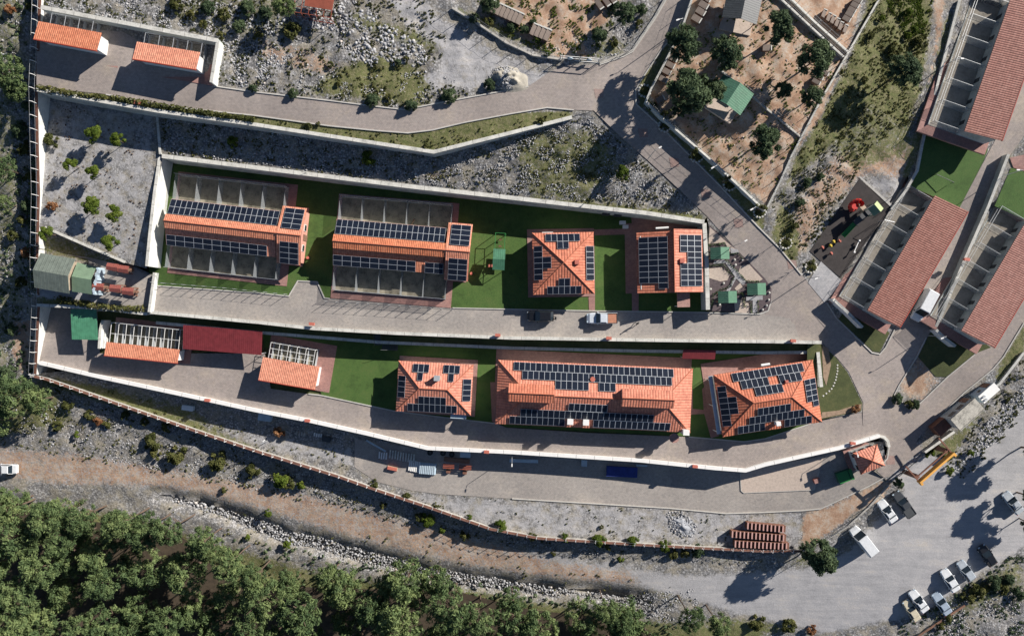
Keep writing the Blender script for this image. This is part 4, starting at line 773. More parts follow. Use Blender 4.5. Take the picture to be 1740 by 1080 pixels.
field(t, 'N', y, run, rz_, e0, -2.75, .35, grid(0, 6, 0, 1) , .94, H); field(t, 'N', y, run, rz_, e0, -2.75, .35, [(2, 1), (3, 1)], .94, H)
field(t, 'S', y, run, rz_, e0, -2.75, .1, grid(0, 6, 0, 1) + [(2, 1), (3, 1)], .94, H)
field(t, 'W', x, run, rz_, e0, -2.85, .3, [(k, 0) for k in range(6)] + [(2, 1), (3, 1)], .93, 1.5)
field(t, 'E', x, run, rz_, e0, -2.85, .1, [(k, 0) for k in range(6)], .93, 1.42)
m = MB(); m.b2(-.35, .35, -.35, .35, -.3, .55); m.build('roof_vent', M['redbox'], t, (2.1, .05, 4.35))
m = MB(); m.b2(-3.4, -1.6, 5.0, 5.25, 2.2, 2.9); m.build('water_heater', M['white'], t)
# H2: gable house, ridge north-south
c, rz = frame_at(1139.5, 445.5, 0, 3.5, 1.0); t = empty('gabled_house', c, rz, 'gable roofed solar house with its ridge running to the road, beside the kiosk garden', 'house', 'solar houses')
m = MB(); m.b2(-6.9, 5.7, -4.9, 7.0, -.25, .14); m.build('paved_base', M['pad'], t)
m = MB(); m.b2(-4.95, 4.8, -4.4, 4.4, .14, 3.4); m.build('wall', M['wall'], t)
slope_mesh('roof', [[(-5.5, 5.0, 3.2), (-5.5, -5.0, 3.2), (.25, -5.0, 4.9), (.25, 5.0, 4.9)]], M['tile'], t)
slope_mesh('raised_roof', [[(5.3, -5.0, 3.5), (5.3, 5.3, 3.5), (.2, 5.3, 5.15), (.2, -5.0, 5.15)]], M['tile'], t)
ridge_cap(t, [((.22, -5.0, 5.15), (.22, 5.3, 5.15))])
m = MB(); m.add([(-4.9, 4.4, 3.2), (.25, 4.4, 4.8), (4.8, 4.4, 3.5), (-4.9, 4.3, 3.2), (.25, 4.3, 4.8), (4.8, 4.3, 3.5)], [(0, 1, 2), (3, 5, 4), (0, 3, 4, 1), (1, 4, 5, 2), (0, 2, 5, 3)])
m.add([(-4.9, -4.4, 3.2), (.25, -4.4, 4.8), (4.8, -4.4, 3.5), (-4.9, -4.3, 3.2), (.25, -4.3, 4.8), (4.8, -4.3, 3.5)], [(0, 2, 1), (3, 4, 5), (0, 1, 4, 3), (1, 2, 5, 4), (0, 3, 5, 2)]); m.build('gable_wall', M['wall'], t)
field(t, 'W', 5.5, 5.75, 1.7, 3.2, -4.15, .35, grid(0, 8, 0, 3) + [(8, 2)], .945, 1.56)
field(t, 'E', 5.3, 5.1, 1.65, 3.5, -4.0, .3, [(k, r) for r in (0, 1) for k in range(9)] + [(k, 2) for k in (0, 1, 2, 3, 6, 7, 8)], .93, 1.33)
m = MB(); m.b2(-.35, .35, -.35, .35, -.3, .5); m.build('roof_vent', M['redbox'], t, (1.5, .1, 4.75))
m = MB(); m.b2(1.2, 3.3, -7.4, -5.05, 2.5, 2.62); po = m.build('porch_roof', M['pad'], t)
m = MB(); [m.tube((a, -7.2, 0), (a, -7.2, 2.5), .06) for a in (1.35, 3.15)]; m.build('porch_post', M['white'], t)
m = MB(); m.tube((-2.4, 5.6, 3.7), (-.3, 5.7, 3.75), .16, n=8); m.tube((-1.4, 5.6, 3.0), (-1.4, 5.65, 3.7), .05); m.build('water_heater', M['white'], t)
for k in (-2.5, 2.5): window(t, (k, -4.4, 1.7), 0); window(t, (-4.95, k, 1.7), R(-90))
door(t, (2.2, -4.42, .14), 0)
# H3
t, x, y = hip_house(738.6, 658.8, -3.5, -3.2, 12.8, 8.6, 3.2, 5.1, 2.35, 'smaller hipped solar house with a metal chimney, on the lower road between two lawns', (.9, 1.1, 1.2, 1.2))
e0, rs, rn_ = 3.2, 1.9, 4.3
field(t, 'N', y, rn_, rs, e0, -4.15, .35, grid(0, 3, 0, 1) + [(1, 1)], .92, 1.48); field(t, 'N', y, rn_, rs, e0, 1.05, .45, grid(0, 3, 0, 1) + [(1, 1)], .92, 1.48)
field(t, 'S', y, rn_, rs, e0, -4.35, .3, grid(0, 9, 0, 1) + [(2, 1), (3, 1), (4, 1), (5, 1), (6, 1)], .93, 1.5)
field(t, 'W', x, 4.05, rs, e0, -1.85, .3, grid(0, 4, 0, 1), .93, 1.45); field(t, 'E', x, 4.05, rs, e0, -1.85, .3, grid(0, 4, 0, 1), .93, 1.5)
m = MB(); m.b2(-.4, .4, -.35, .35, -.8, 1.3); m.b2(-.5, .5, -.45, .45, 1.302, 1.42); m.build('chimney', M['steel'], t, (.55, 1.9, 4.4))
m = MB(); m.b2(2.9, 5.6, -y - .75, -y + .6, 2.55, 2.66); m.build('porch_roof', M['palesheet'], t)
m = MB(); [m.tube((a, -y - .65, 0), (a, -y - .65, 2.55), .06) for a in (3.05, 5.45)]; m.build('porch_post', M['white'], t)
# H4
t, x, y = hip_house(1009.5, 672.8, -3.5, -2.6, 33.2, 10.9, 3.2, 5.6, 11.2, 'very long hipped solar house with two raised ridge roofs above the lower road', (1.0, 1.1, .9, 2.2))
e0, rs, rn_ = 3.2, 2.4, 5.45; sll = math.hypot(rs, rn_)
for xa, xb in ((-14.6, -7.0), (4.2, 12.9)):
    yo = .35; m = MB(); m.b2(xa + .15, xb - .15, -1.25 + yo, 1.25 + yo, 4.6, 6.35); m.build('clerestory_wall', M['wallgrey'], t)
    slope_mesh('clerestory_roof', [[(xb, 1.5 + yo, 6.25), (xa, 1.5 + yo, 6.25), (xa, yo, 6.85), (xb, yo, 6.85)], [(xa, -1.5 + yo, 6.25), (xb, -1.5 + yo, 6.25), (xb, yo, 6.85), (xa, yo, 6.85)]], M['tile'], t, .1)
    ridge_cap(t, [((xa, yo, 6.85), (xb, yo, 6.85))])
PW, PHh = .935, 1.5
def rowN(x0, n, r, up0): field(t, 'N', y, rn_, rs, e0, -(x0 + n * PW), up0 + r * PHh, grid(0, n, 0, 1), PW, PHh)
rowN(-13.9, 29, 0, .3); rowN(-12.4, 27, 1, .3); rowN(-6.8, 6, 2, .3); rowN(.5, 3, 2, .3)
def rowS(x0, n, r, up0, nm='solar_panel'): field(t, 'S', y, rn_, rs, e0, x0, up0 + r * PHh, grid(0, n, 0, 1), PW, PHh)
rowS(-14.2, 10, 0, .3); rowS(-12.4, 24, 1, .3)
# (the 23 furthest panels read as one field)
mm_ = [o for o in t.children if o.name.startswith('solar_panel')]
m = MB(); up = Vector((0, rn_, rs)).normalized(); nn = Vector((0, -rs, rn_)).normalized()
m2 = MB()
for x0, n, r in ((.0, 14, 0), (-4.4, 7, 2)):
    for k in range(n):
        o = Vector((x0 + k * PW, -y, e0)) + up * (.3 + r * PHh) + nn * .16
        a, b_, c_, d_ = o, o + Vector((PW - .02, 0, 0)), o + Vector((PW - .02, 0, 0)) + up * (PHh - .02), o + up * (PHh - .02)
        lo = [p - nn * .035 for p in (a, b_, c_, d_)]
        m2.add([a, b_, c_, d_] + lo, [(0, 1, 2, 3), (4, 7, 6, 5), (0, 4, 5, 1), (1, 5, 6, 2), (2, 6, 7, 3), (3, 7, 4, 0)], 0)
        g_ = .045; ux = Vector((1, 0, 0)); A = a + nn * .003
        m2.add([A + ux * g_ + up * g_, A + ux * (PW - .02 - g_) + up * g_, A + ux * (PW - .02 - g_) + up * (PHh - .02 - g_), A + ux * g_ + up * (PHh - .02 - g_)], [(0, 1, 2, 3)], 1)
me_ = m2.mesh('solar_panels'); sp = link('solar_panels', me_, t, [M['alu'], M['solar']]); sp['kind'] = 'stuff'
for xx in (-4.0, -1.35): m = MB(); m.b2(-.42, .42, -.4, .4, -.6, .9); m.b2(-.5, .5, -.48, .48, .902, 1.0); m.build('chimney', M['white'], t, (xx, -4.3, 3.9))
m = MB(); m.b2(-.45, .45, -.4, .4, -3.6, 1.2); m.b2(-.52, .52, -.47, .47, 1.202, 1.3); m.build('chimney', M['white'], t, (15.6, -5.25, 3.4))
m = MB(); m.tube((-.55, 3.0, 4.2), (-.55, 3.0, 4.75), .42, n=12); m.build('roof_vent', M['redbox'], t)
m = MB(); m.tube((14.1, -6.6, 2.55), (14.1, -6.6, 2.66), .85, n=10); m.build('porch_roof', M['pad'], t)
m = MB(); m.tube((14.1, -6.6, 0), (14.1, -6.6, 2.55), .07); m.build('porch_post', M['white'], t)
# H5
t, x, y = hip_house(1304.5, 676.5, -3.5, 8.6, 17.1, 10.7, 3.2, 5.5, 3.2, 'easternmost hipped solar house, turned slightly to the road and ending near the stepping stones', (1.6, .9, .7, 2.4))
e0, rs, rn_ = 3.2, 2.3, 5.35
t_ = t
def rN(x0, n, r): field(t_, 'N', y, rn_, rs, e0, -(x0 + n * PW), .3 + r * 1.5, grid(0, n, 0, 1), PW, 1.5)
def rS(x0, n, r): field(t_, 'S', y, rn_, rs, e0, x0, .25 + r * 1.5, grid(0, n, 0, 1), PW, 1.5)
rN(-5.6, 13, 0); rN(-4.5, 5, 1); rN(2.0, 4, 1); rN(-2.5, 5, 2)
rS(-6.0, 5, 0); rS(2.0, 5, 0); rS(-4.0, 10, 1); rS(-2.6, 6, 2)
field(t, 'W', x, 5.35, rs, e0, -3.3, .3, [(k, 0) for k in range(7)] + [(2, 1), (3, 1), (4, 1)], .98, 1.45)
field(t, 'E', x, 5.35, rs, e0, -2.4, .25, [(k, 0) for k in range(5)] + [(k, 1) for k in (1, 2, 3, 4)], .95, 1.25)
m = MB(); m.b2(-.3, .3, -.3, .3, -.6, .9); m.b2(-.38, .38, -.36, .36, .902, 1.0); m.build('chimney', M['white'], t, (.6, -4.2, 3.9))
m = MB(); m.b2(-.25, .25, -.2, .2, -.4, .6); m.build('roof_vent', M['redbox'], t, (3.0, 2.6, 4.4))
m = MB(); m.tube((-.2, y + .35, 2.95), (1.3, y + .35, 2.95), .22, n=8); m.build('water_heater', M['white'], t)
m = MB(); m.b2(-x - .75, -x - .1, -y + .5, y - .2, 2.6, 2.72); m.build('side_canopy', M['palesheet'], t)
m = MB(); [m.tube((-x - .65, q, 0), (-x - .65, q, 2.6), .06) for q in (-4.5, 0, 4.5)]; m.build('canopy_post', M['white'], t)
# H6 gatehouse pyramid
t, x, y = hip_house(1476.5, 780, -4.7, 20.5, 4.4, 3.9, 3.0, 4.3, 0, 'small square gatehouse with a pyramid tile roof beside the entrance', (.8, .8, .5, 1.6), over=.4, name='gatehouse', group=None)
# paved aprons and garden paths
def slab(name, poly, zf, mat, dz, step=40): return sheet(name, poly, zf, M[mat], dz=dz, step=step)
slab('path_to_road', [(1000,505),(1001,527.5),(1011,527.5),(1011,498)], zflat(0), 'pad', .1)
slab('path_between_lawns', [(1072,385),(1086,385),(1085,529.5),(1074,529.5)], zflat(0), 'pad', .1)
slab('path_link', [(1004,390),(1075,388),(1075,398),(1004,400)], zflat(0), 'pad', .104)
slab('path_by_garden', [(1072,366),(1190,378),(1190,392),(1075,388)], zflat(0), 'pad', .108)
slab('path_lower_left', [(833,649),(843,649),(846,716),(836,716)], zflat(-3.5), 'pad', .1)
slab('path_lower_right', [(1172,662),(1177,662),(1177,694),(1205,697),(1205,702),(1177,704),(1172,704)], zflat(-3.5), 'pad', .1)
slab('path_by_house', [(1193,660),(1205,650),(1222,740),(1208,744),(1196,700)], zflat(-3.5), 'pad', .104)
# ---------------------------------------------------------------- simple kennels
def kennel(px, py, zg, ang, w, d, hi, lo, label, side=1, cage=(3.0, 4), cagex=None, mat='tile_fine', pad=(1, 1, 1, 1), solid=False, group=None, rows=1, name='kennel_shed', cageh=2.1, white=True, overhang=.35):
    """mono-pitch shed; local +y is the cage side (side=1) or -y; high edge opposite the cage when hi>lo"""
    c, rz = frame_at(px, py, zg, zg + (hi + lo) / 2, ang); t = empty(name, c, rz, label, 'kennel building', group)
    x, y = w / 2, d / 2; s = side
    cd, nb = cage
    ylo, yhi = (-y - pad[2], y + pad[3] + cd) if s > 0 else (-y - pad[2] - cd, y + pad[3])
    m = MB(); m.b2(-x - pad[0], x + pad[1], ylo, yhi, -.3, .1); m.build('paved_base', M['pad'], t)
    zn, zs = (lo, hi) if s > 0 else (hi, lo)      # height at +y and -y edges
    m = MB(); o = overhang; xi, yi = x - o, y - o
    zt = lambda yy: zs + (zn - zs) * (yy + y) / (2 * y) - .12
    m.add([(-xi, -yi, .1), (xi, -yi, .1), (xi, yi, .1), (-xi, yi, .1), (-xi, -yi, zt(-yi)), (xi, -yi, zt(-yi)), (xi, yi, zt(yi)), (-xi, yi, zt(yi))],
          [(0, 1, 5, 4), (1, 2, 6, 5), (2, 3, 7, 6), (3, 0, 4, 7), (4, 5, 6, 7), (3, 2, 1, 0)]); m.build('wall', M['white' if white else 'wallgrey'], t)
    fc = [(x, y, zn), (-x, y, zn), (-x, -y, zs), (x, -y, zs)] if zn < zs else [(-x, -y, zs), (x, -y, zs), (x, y, zn), (-x, y, zn)]
    slope_mesh('roof', [fc], M[mat], t, .12)
    hy = -y - .06 if zs > zn else y + .06; hz = max(zs, zn)
    m = MB(); m.b2(-x, x, hy - .06, hy + .06, hz - .28, hz + .03); m.build('fascia', M['fascia'], t)
    cx0, cx1 = cagex or (-xi, xi)
    y0 = s * (yi + .02); y1 = s * (yi + cd)
    a, b = min(y0, y1), max(y0, y1)
    m = MB(); m.b2(cx0, cx1, a, b, .1, .14); m.build('run_floor', M['pen_floor2' if solid else 'pen_floor'], t)
    if solid:
        yo = y1; m = MB(); m.b2(cx0, cx1, yo - .06, yo + .06, .14, .45); m.build('run_wall', M['wallgrey'], t)
        for i in range(nb + 1):
            xx = cx0 + (cx1 - cx0) * i / nb
            m = MB(); m.b2(xx - .02, xx + .02, a, b - .062 if s > 0 else b, .14, 2.1); m.build('partition', M['net'], t)
        m = MB()
        for i in range(nb + 1):
            xx = cx0 + (cx1 - cx0) * i / nb; m.tube((xx, yo, .9), (xx, yo, 2.3), .035, n=4); m.tube((xx, y0, 2.25), (xx, yo, 2.25), .025, n=4)
        for z in (1.5, 2.25): m.tube((cx0, yo, z), (cx1, yo, z), .03, n=4)
        m.build('run_frame', M['steel'], t)
    else:
        fr = MB(); r_ = .045
        for i in range(nb + 1):
            xx = cx0 + (cx1 - cx0) * i / nb
            fr.tube((xx, y1, .1), (xx, y1, cageh), r_, n=4); fr.tube((xx, y0, cageh), (xx, y1, cageh), r_, n=4); fr.tube((xx, y0, 1.0), (xx, y1, 1.0), .02, n=4)
        for k in range(rows + 1):
            yy = y1 + (y0 - y1) * k / rows; fr.tube((cx0, yy, cageh), (cx1, yy, cageh), r_, n=4)
        fr.tube((cx0, y1, 1.0), (cx1, y1, 1.0), .03, n=4)
        fr.build('cage_frame', M['white' if rows > 1 else 'steel'], t)
        for i in range(nb + 1):
            xx = cx0 + (cx1 - cx0) * i / nb; m = MB(); m.b2(xx - .04, xx + .04, a, b, .14, 1.0); m.build('partition', M['run'], t)
    for k in range(nb):
        xx = cx0 + (cx1 - cx0) * (k + .5) / nb
        m = MB(); m.box((xx, s * (yi + .03), .75), (.7, .06, 1.2)); m.build('hatch', M['dark'], t)
    return t
kennel(114.8, 61, 8.7, -10.5, 9.8, 2.9, 3.3, 2.9, 'westernmost small white kennel with orange roof in the walled yard at top left', cage=(2.2, 3), cagex=(-3.7, 2.8), pad=(.4, 1.6, 1.2, .6), group='small kennels')
kennel(282.6, 94.4, 8.6, -9.5, 9.8, 2.8, 3.3, 2.9, 'second white kennel with orange roof in the top left yard, touching the bright end wall', cage=(2.2, 4), cagex=(-4.3, 4.6), pad=(.5, 1.6, 1.2, .6), group='small kennels')
kennel(241, 598.5, -3.5, -6, 12.6, 2.3, 3.0, 2.7, 'narrow orange roofed kennel with eight white roofed cages beside the crimson canopy', cage=(3.7, 9), pad=(.3, .8, .3, .5), group='small kennels', rows=2, cageh=2.4)
kennel(491, 633.8, -3.5, -9.8, 9.8, 3.9, 3.2, 2.8, 'deep orange roofed kennel with five white cages beside the lower lawn', cage=(3.0, 5), cagex=(-4.1, 3.6), pad=(.2, 1.7, .6, .8), group='small kennels', rows=3, cageh=2.4)
kennel(1710.5, 117, 4.9, 70.7, 22.4, 5.5, 4.0, 2.9, 'topmost long brown red roofed kennel in the upper right corner', cage=(4.9, 6), mat='tile_dark', pad=(1.2, .3, .4, .9), solid=True, group='long kennels', white=False)
kennel(1559, 443.5, .3, 59.5, 22.0, 5.5, 4.0, 2.9, 'middle long brown red roofed kennel beside the black playground surface', cage=(4.5, 6), mat='tile_dark', pad=(1.2, 1.2, .4, .6), solid=True, group='long kennels', white=False)
kennel(1719, 479, -.4, 59.3, 22.0, 5.5, 4.0, 2.9, 'lowest long brown red roofed kennel cut by the right edge of the picture', cage=(4.7, 6), mat='tile_dark', pad=(1.2, 1.6, .4, .9), solid=True, group='long kennels', white=False)
slab('kennel_apron', [(1716,268),(1745,262),(1770,300),(1722,285)], zU, 'pad', .12, 12)
# ---------------------------------------------------------------- open roofs
def gable_shelter(px, py, zg, ang, w, d, ze, zr, mat, label, cat='shelter', name='shelter', mat2=None, deck=None, posts=True, group=None, post='timber', table=True, roofx=True):
    """ridge along local y"""
    c, rz = frame_at(px, py, zg, zg + (ze + zr) / 2, ang); t = empty(name, c, rz, label, cat, group); x, y = w / 2, d / 2
    slope_mesh('roof', [[(-x, y, ze), (-x, -y, ze), (0, -y, zr), (0, y, zr)]], M[mat2 or mat], t, .06)
    slope_mesh('roof', [[(x, -y, ze), (x, y, ze), (0, y, zr), (0, -y, zr)]], M[mat], t, .06)
    if posts:
        for sx in (-1, 1):
            for sy in (-1, 1):
                m = MB(); m.tube((sx * (x - .3), sy * (y - .3), -.3), (sx * (x - .3), sy * (y - .3), ze), .07, n=6); m.build('post', M[post], t)
    if deck: m = MB(); m.b2(*deck, -.3, .2); m.build('deck', M['sand'], t)
    if table:
        m = MB(); m.b2(-.9, .9, -.35, .35, .7, .76); [m.b2(a - .04, a + .04, -.3, .3, .1, .7) for a in (-.7, .7)]; m.build('table_top', M['wood'], t)
        for sgn in (-1, 1): m = MB(); m.b2(-.9, .9, sgn * .6 - .13, sgn * .6 + .13, .38, .44); [m.b2(a - .04, a + .04, sgn * .6 - .1, sgn * .6 + .1, .1, .38) for a in (-.7, .7)]; m.build('bench', M['wood'], t)
    return t
gable_shelter(1245, 160, 8.2, -33, 5.6, 3.9, 2.3, 3.0, 'green_metal', 'green gabled shelter on a concrete deck among the pines', mat2='green_shaded', deck=(-2.4, 2.4, -3.0, 1.8))
gable_shelter(1265, 0, 9.6, -12, 5.4, 6.2, 2.4, 3.2, 'slate_metal', 'dark grey gabled shelter on a pale deck at the top of the pine pen', deck=(-2.3, 2.6, -3.9, 3.0))
for (a, b, lb) in ((1224, 430, 'green gabled kiosk nearest the gabled solar house in the gravel garden'), (1237, 504.5, 'green gabled kiosk at the south end of the gravel garden by the road'), (1286.5, 491, 'green gabled kiosk at the east corner of the gravel garden')):
    gable_shelter(a, b, float(zU(a, b)), 2, 3.1, 1.95, 2.1, 2.6, 'green_metal', lb, 'kiosk', 'garden_kiosk', mat2='green_shaded', group='green garden kiosks')
def flat_roof(px, py, zg, ang, w, d, h, mat, label, cat='canopy', name='canopy', slope=.25, post='steel'):
    c, rz = frame_at(px, py, zg, zg + h, ang); t = empty(name, c, rz, label, cat); x, y = w / 2, d / 2
    slope_mesh('roof', [[(-x, -y, h - slope), (x, -y, h - slope), (x, y, h + slope), (-x, y, h + slope)]], M[mat], t, .06)
    for sx in (-1, 0, 1) if w > 7 else (-1, 1):
        for sy in (-1, 1): m = MB(); m.tube((sx * (x - .2), sy * (y - .25), -.1), (sx * (x - .2), sy * (y - .25), h - .1 + slope * sy * .8), .06, n=6); m.build('post', M[post], t)
    m = MB(); [m.tube((-x + .2, sy * (y - .25), h - .15 + slope * sy * .8), (x - .2, sy * (y - .25), h - .15 + slope * sy * .8), .05, n=4) for sy in (-1, 1)]; m.build('beam', M[post], t)
    return t
flat_roof(378, 577.5, -3.5, -4.5, 13.5, 4.1, 2.9, 'red_metal', 'crimson ribbed metal canopy between the two orange roofed kennels')
flat_roof(143, 551, -3.5, -1, 4.4, 5.2, 2.9, 'green_flat', 'rectangular green metal canopy by the left boundary wall')
flat_roof(1188, 602, -3.5, -1.5, 5.6, 1.6, 2.5, 'red_metal', 'small dark red awning against the shaded ledge wall')
# cottage with grey barn roof and green tunnel
c, rz = frame_at(91, 464, .4, 3.6, -10); t = empty('barn', c, rz, 'grey gabled barn with a green sheeted lean-to at the left boundary', 'barn')
m = MB(); m.b2(-2.6, 2.5, -2.4, 2.4, -.3, 3.0); m.build('wall', M['wood'], t)
slope_mesh('roof', [[(2.9, 2.9, 2.9), (-2.9, 2.9, 2.9), (-2.9, 0, 4.0), (2.9, 0, 4.0)], [(-2.9, -2.9, 2.9), (2.9, -2.9, 2.9), (2.9, 0, 4.0), (-2.9, 0, 4.0)]], M['grey_sheet'], t, .1)
slope_mesh('lean_to_roof', [[(6.2, 2.2, 2.3), (2.95, 2.4, 2.3), (2.95, 0, 3.1), (6.2, 0, 3.1)], [(2.95, -2.5, 2.3), (6.2, -2.4, 2.3), (6.2, 0, 3.1), (2.95, 0, 3.1)]], M['green_cloth'], t, .04)
m = MB()
for yy in np.linspace(-2.2, 2.0, 15): m.box((6.55 + .12 * math.sin(yy * 5), yy, 1.3), (.35, .31, 2.3), R(12 * math.sin(yy * 7)))
m.build('curtain', M['palesheet'], t)
m = MB(); [m.tube((xx, yy, -.2), (xx, yy, 2.3), .05, n=5) for xx in (3.3, 6.0) for yy in (-2.2, 2.1)]; m.build('post', M['steel'], t)
window(t, (0, -2.4, 1.6), 0); door(t, (2.5, 0, 0), R(90))
slab('cottage_yard', [(110,432),(150,437),(190,446),(225,455),(258,470),(256,522),(215,520),(150,505),(150,440)], zC, 'paving_pale', .06, 12)
def picnic(px, py, ang, label, two=True):
    z = float(zC(px, py)); c, rz = frame_at(px, py, z, z + 2, ang); t = empty('picnic_shelter', c, rz, label, 'picnic shelter', 'red roofed picnic shelters')
    slope_mesh('roof', [[(.95, .6, 2.0), (-.95, .6, 2.0), (-.95, 0, 2.25), (.95, 0, 2.25)], [(-.95, -.6, 2.0), (.95, -.6, 2.0), (.95, 0, 2.25), (-.95, 0, 2.25)]], M['brown_sheet'], t, .05)
    for sx in (-1, 1): m = MB(); m.tube((sx * .75, 0, 0), (sx * .75, 0, 2.15), .06); m.build('post', M['timber'], t)
    m = MB(); m.b2(-.8, .8, -.3, .3, .7, .76); [m.b2(a - .04, a + .04, -.25, .25, 0, .7) for a in (-.6, .6)]; m.build('table_top', M['timber'], t)
    for sgn in (-1, 1): m = MB(); m.b2(-.8, .8, sgn * .6 - .11, sgn * .6 + .11, .4, .45); [m.b2(a - .04, a + .04, sgn * .6 - .1, sgn * .6 + .1, 0, .4) for a in (-.6, .6)]; m.build('bench', M['timber'], t)
M['brown_sheet'] = metal_roof_mat('brown_red_sheet', (0.30, 0.09, 0.07), .3)
picnic(191, 453.5, -8, 'red brown picnic shelter nearest the barn, standing at the top of the cottage yard')
picnic(209, 457, -8, 'red brown picnic shelter under the bare twiggy shrub')
picnic(196, 490, -5, 'red brown picnic shelter above the hedge at the bottom of the cottage yard')
picnic(217.5, 494.5, -5, 'red brown picnic shelter closest to the cream wall, bottom of the cottage yard')
picnic(167, 487, -5, 'red brown picnic shelter beside the hanging pale curtain of the barn')
# rusty cage shed at the top edge
c, rz = frame_at(534, 4, 9.4, 11.6, -9); t = empty('rusty_shed', c, rz, 'rust red steel frame shed with a solid roof cut by the top edge', 'shed')
fr = MB()
for xx in np.linspace(-2.9, 2.9, 6):
    for yy in (-2.0, 2.2): fr.tube((xx, yy, -.2), (xx, yy, 2.3), .05, n=4)
    fr.tube((xx, -2.0, 2.3), (xx, 2.2, 2.3), .05, n=4); 
for yy in (-2.0, -1.1, 2.2): fr.tube((-2.9, yy, 2.3), (2.9, yy, 2.3), .05, n=4)
for z in (.1, 1.2): fr.tube((-2.9, -2.0, z), (2.9, -2.0, z), .04, n=4)
fr.build('cage_frame', M['rustred'], t)
slope_mesh('roof', [[(-1.3, -.9, 2.5), (2.95, -.9, 2.5), (2.95, 3.0, 2.7), (-1.3, 3.0, 2.7)]], M['rustred'], t, .06)
# guard block: mossy concrete roof, white container office
c, rz = frame_at(1643.5, 703.5, -3.6, -.3, 41.5); t = empty('guard_block', c, rz, 'concrete guard block with a mossy flat roof and blue windows by the boundary', 'building')
m = MB(); m.b2(-2.6, 2.6, -1.1, 1.1, -1.5, 3.2); m.build('wall', M['wallgrey'], t)
m = MB(); m.b2(-2.75, 2.75, -1.3, 1.3, 3.2, 3.4); m.b2(-2.75, 2.75, 1.18, 1.3, 3.402, 3.5); m.b2(-2.75, 2.75, -1.3, -1.18, 3.402, 3.5); m.build('roof', M['mossy'] if 'mossy' in M else M['conc'], t)
for k in (-1.5, .3): window(t, (k, 1.12, 2.2), math.pi, 1.5, 1.2)
door(t, (2.0, 1.13, .1), math.pi)
m = MB(); m.b2(-5.2, -2.61, -.9, 1.1, -1.5, 1.4); m.build('annex', M['rust'], t)
c, rz = frame_at(1681, 667.5, -3.3, -.6, 41.5); t = empty('container_office', c, rz, 'bright white container office just north of the guard block', 'container')
m = MB(); m.b2(-1.75, 1.75, -.75, .75, .1, 2.6); [m.b2(a - .02, a + .02, -.77, .77, .15, 2.55) for a in np.linspace(-1.6, 1.6, 9)]; m.build('container_body', M['palesheet'], t)
m = MB(); m.b2(-1.8, 1.8, -.8, .8, 2.602, 2.7); m.build('roof', M['white'], t)
window(t, (-.6, .77, 1.6), math.pi, .8, .8); door(t, (.9, .79, .15), math.pi)
m = MB(); m.b2(-1.5, -1.0, -.55, -.25, 2.702, 2.95); m.b2(-1.4, -.9, .05, .35, 2.702, 2.95); m.build('roof_unit', M['steel'], t)
# gate beam
c, rz = frame_at(1590, 793, -4.9, -.4, 41); t = empty('gate_arch', c, rz, 'entrance gate arch with a long ochre beam on brown posts', 'gate')
for sx in (-1, 1): m = MB(); m.b2(sx * 3.35 - .3, sx * 3.35 + .3, .3, .9, -.5, 4.2); m.build('post', M['rust'], t)
m = MB(); m.b2(-3.9, 3.9, -.32, .02, 3.9, 4.9); m.build('beam', M['beam'], t)
m = MB(); m.b2(-3.7, 3.7, .55, .75, 4.1, 4.3); m.build('cross_bar', M['rust'], t)
for sx in (-1, 1): m = MB(); m.box((sx * 3.7, 1.7, 4.25), (.22, 3.2, .22)); m.build('side_bar', M['rust'], t)
for sx in (-1, 1): m = MB(); m.b2(sx * 3.75 - .2, sx * 3.75 + .2, -.7, -.33, 4.2, 4.85); m.build('lamp', M['beam'], t)
c, rz = frame_at(1545, 791, -4.7, -3.6, 42); t = empty('barred_gate', c, rz, 'black barred sliding gate standing open across the entrance', 'gate')
m = MB(); [m.b2(a - .03, a + .03, -.04, .04, 0, 1.5) for a in np.linspace(-2.6, 2.6, 8)]; [m.b2(-2.6, 2.6, -.05, .05, z, z + .08) for z in (.1, 1.45)]; m.build('gate_frame', M['dark'], t)
m = MB(); m.b2(-4.0, 3.0, -.2, .2, -.02, .09); m.build('gate_rail', M['conc'], t)
# green bin shelter
c, rz = frame_at(1437, 809, -6.2, -4.3, 20); t = empty('green_container', c, rz, 'dark green metal container beside the gatehouse', 'container')
m = MB(); m.b2(-1.3, 1.3, -.9, .9, .1, 1.8); [m.b2(a - .03, a + .03, -.93, .93, .2, 1.7) for a in np.linspace(-1.1, 1.1, 6)]; m.build('container_body', M['green_solid'] if 'green_solid' in M else M['green'], t)
m = MB(); m.b2(-1.35, .6, -.95, .95, 1.802, 1.9); m.b2(.8, 1.35, -.95, .95, 1.802, 2.0); m.build('lid', M['green'], t)

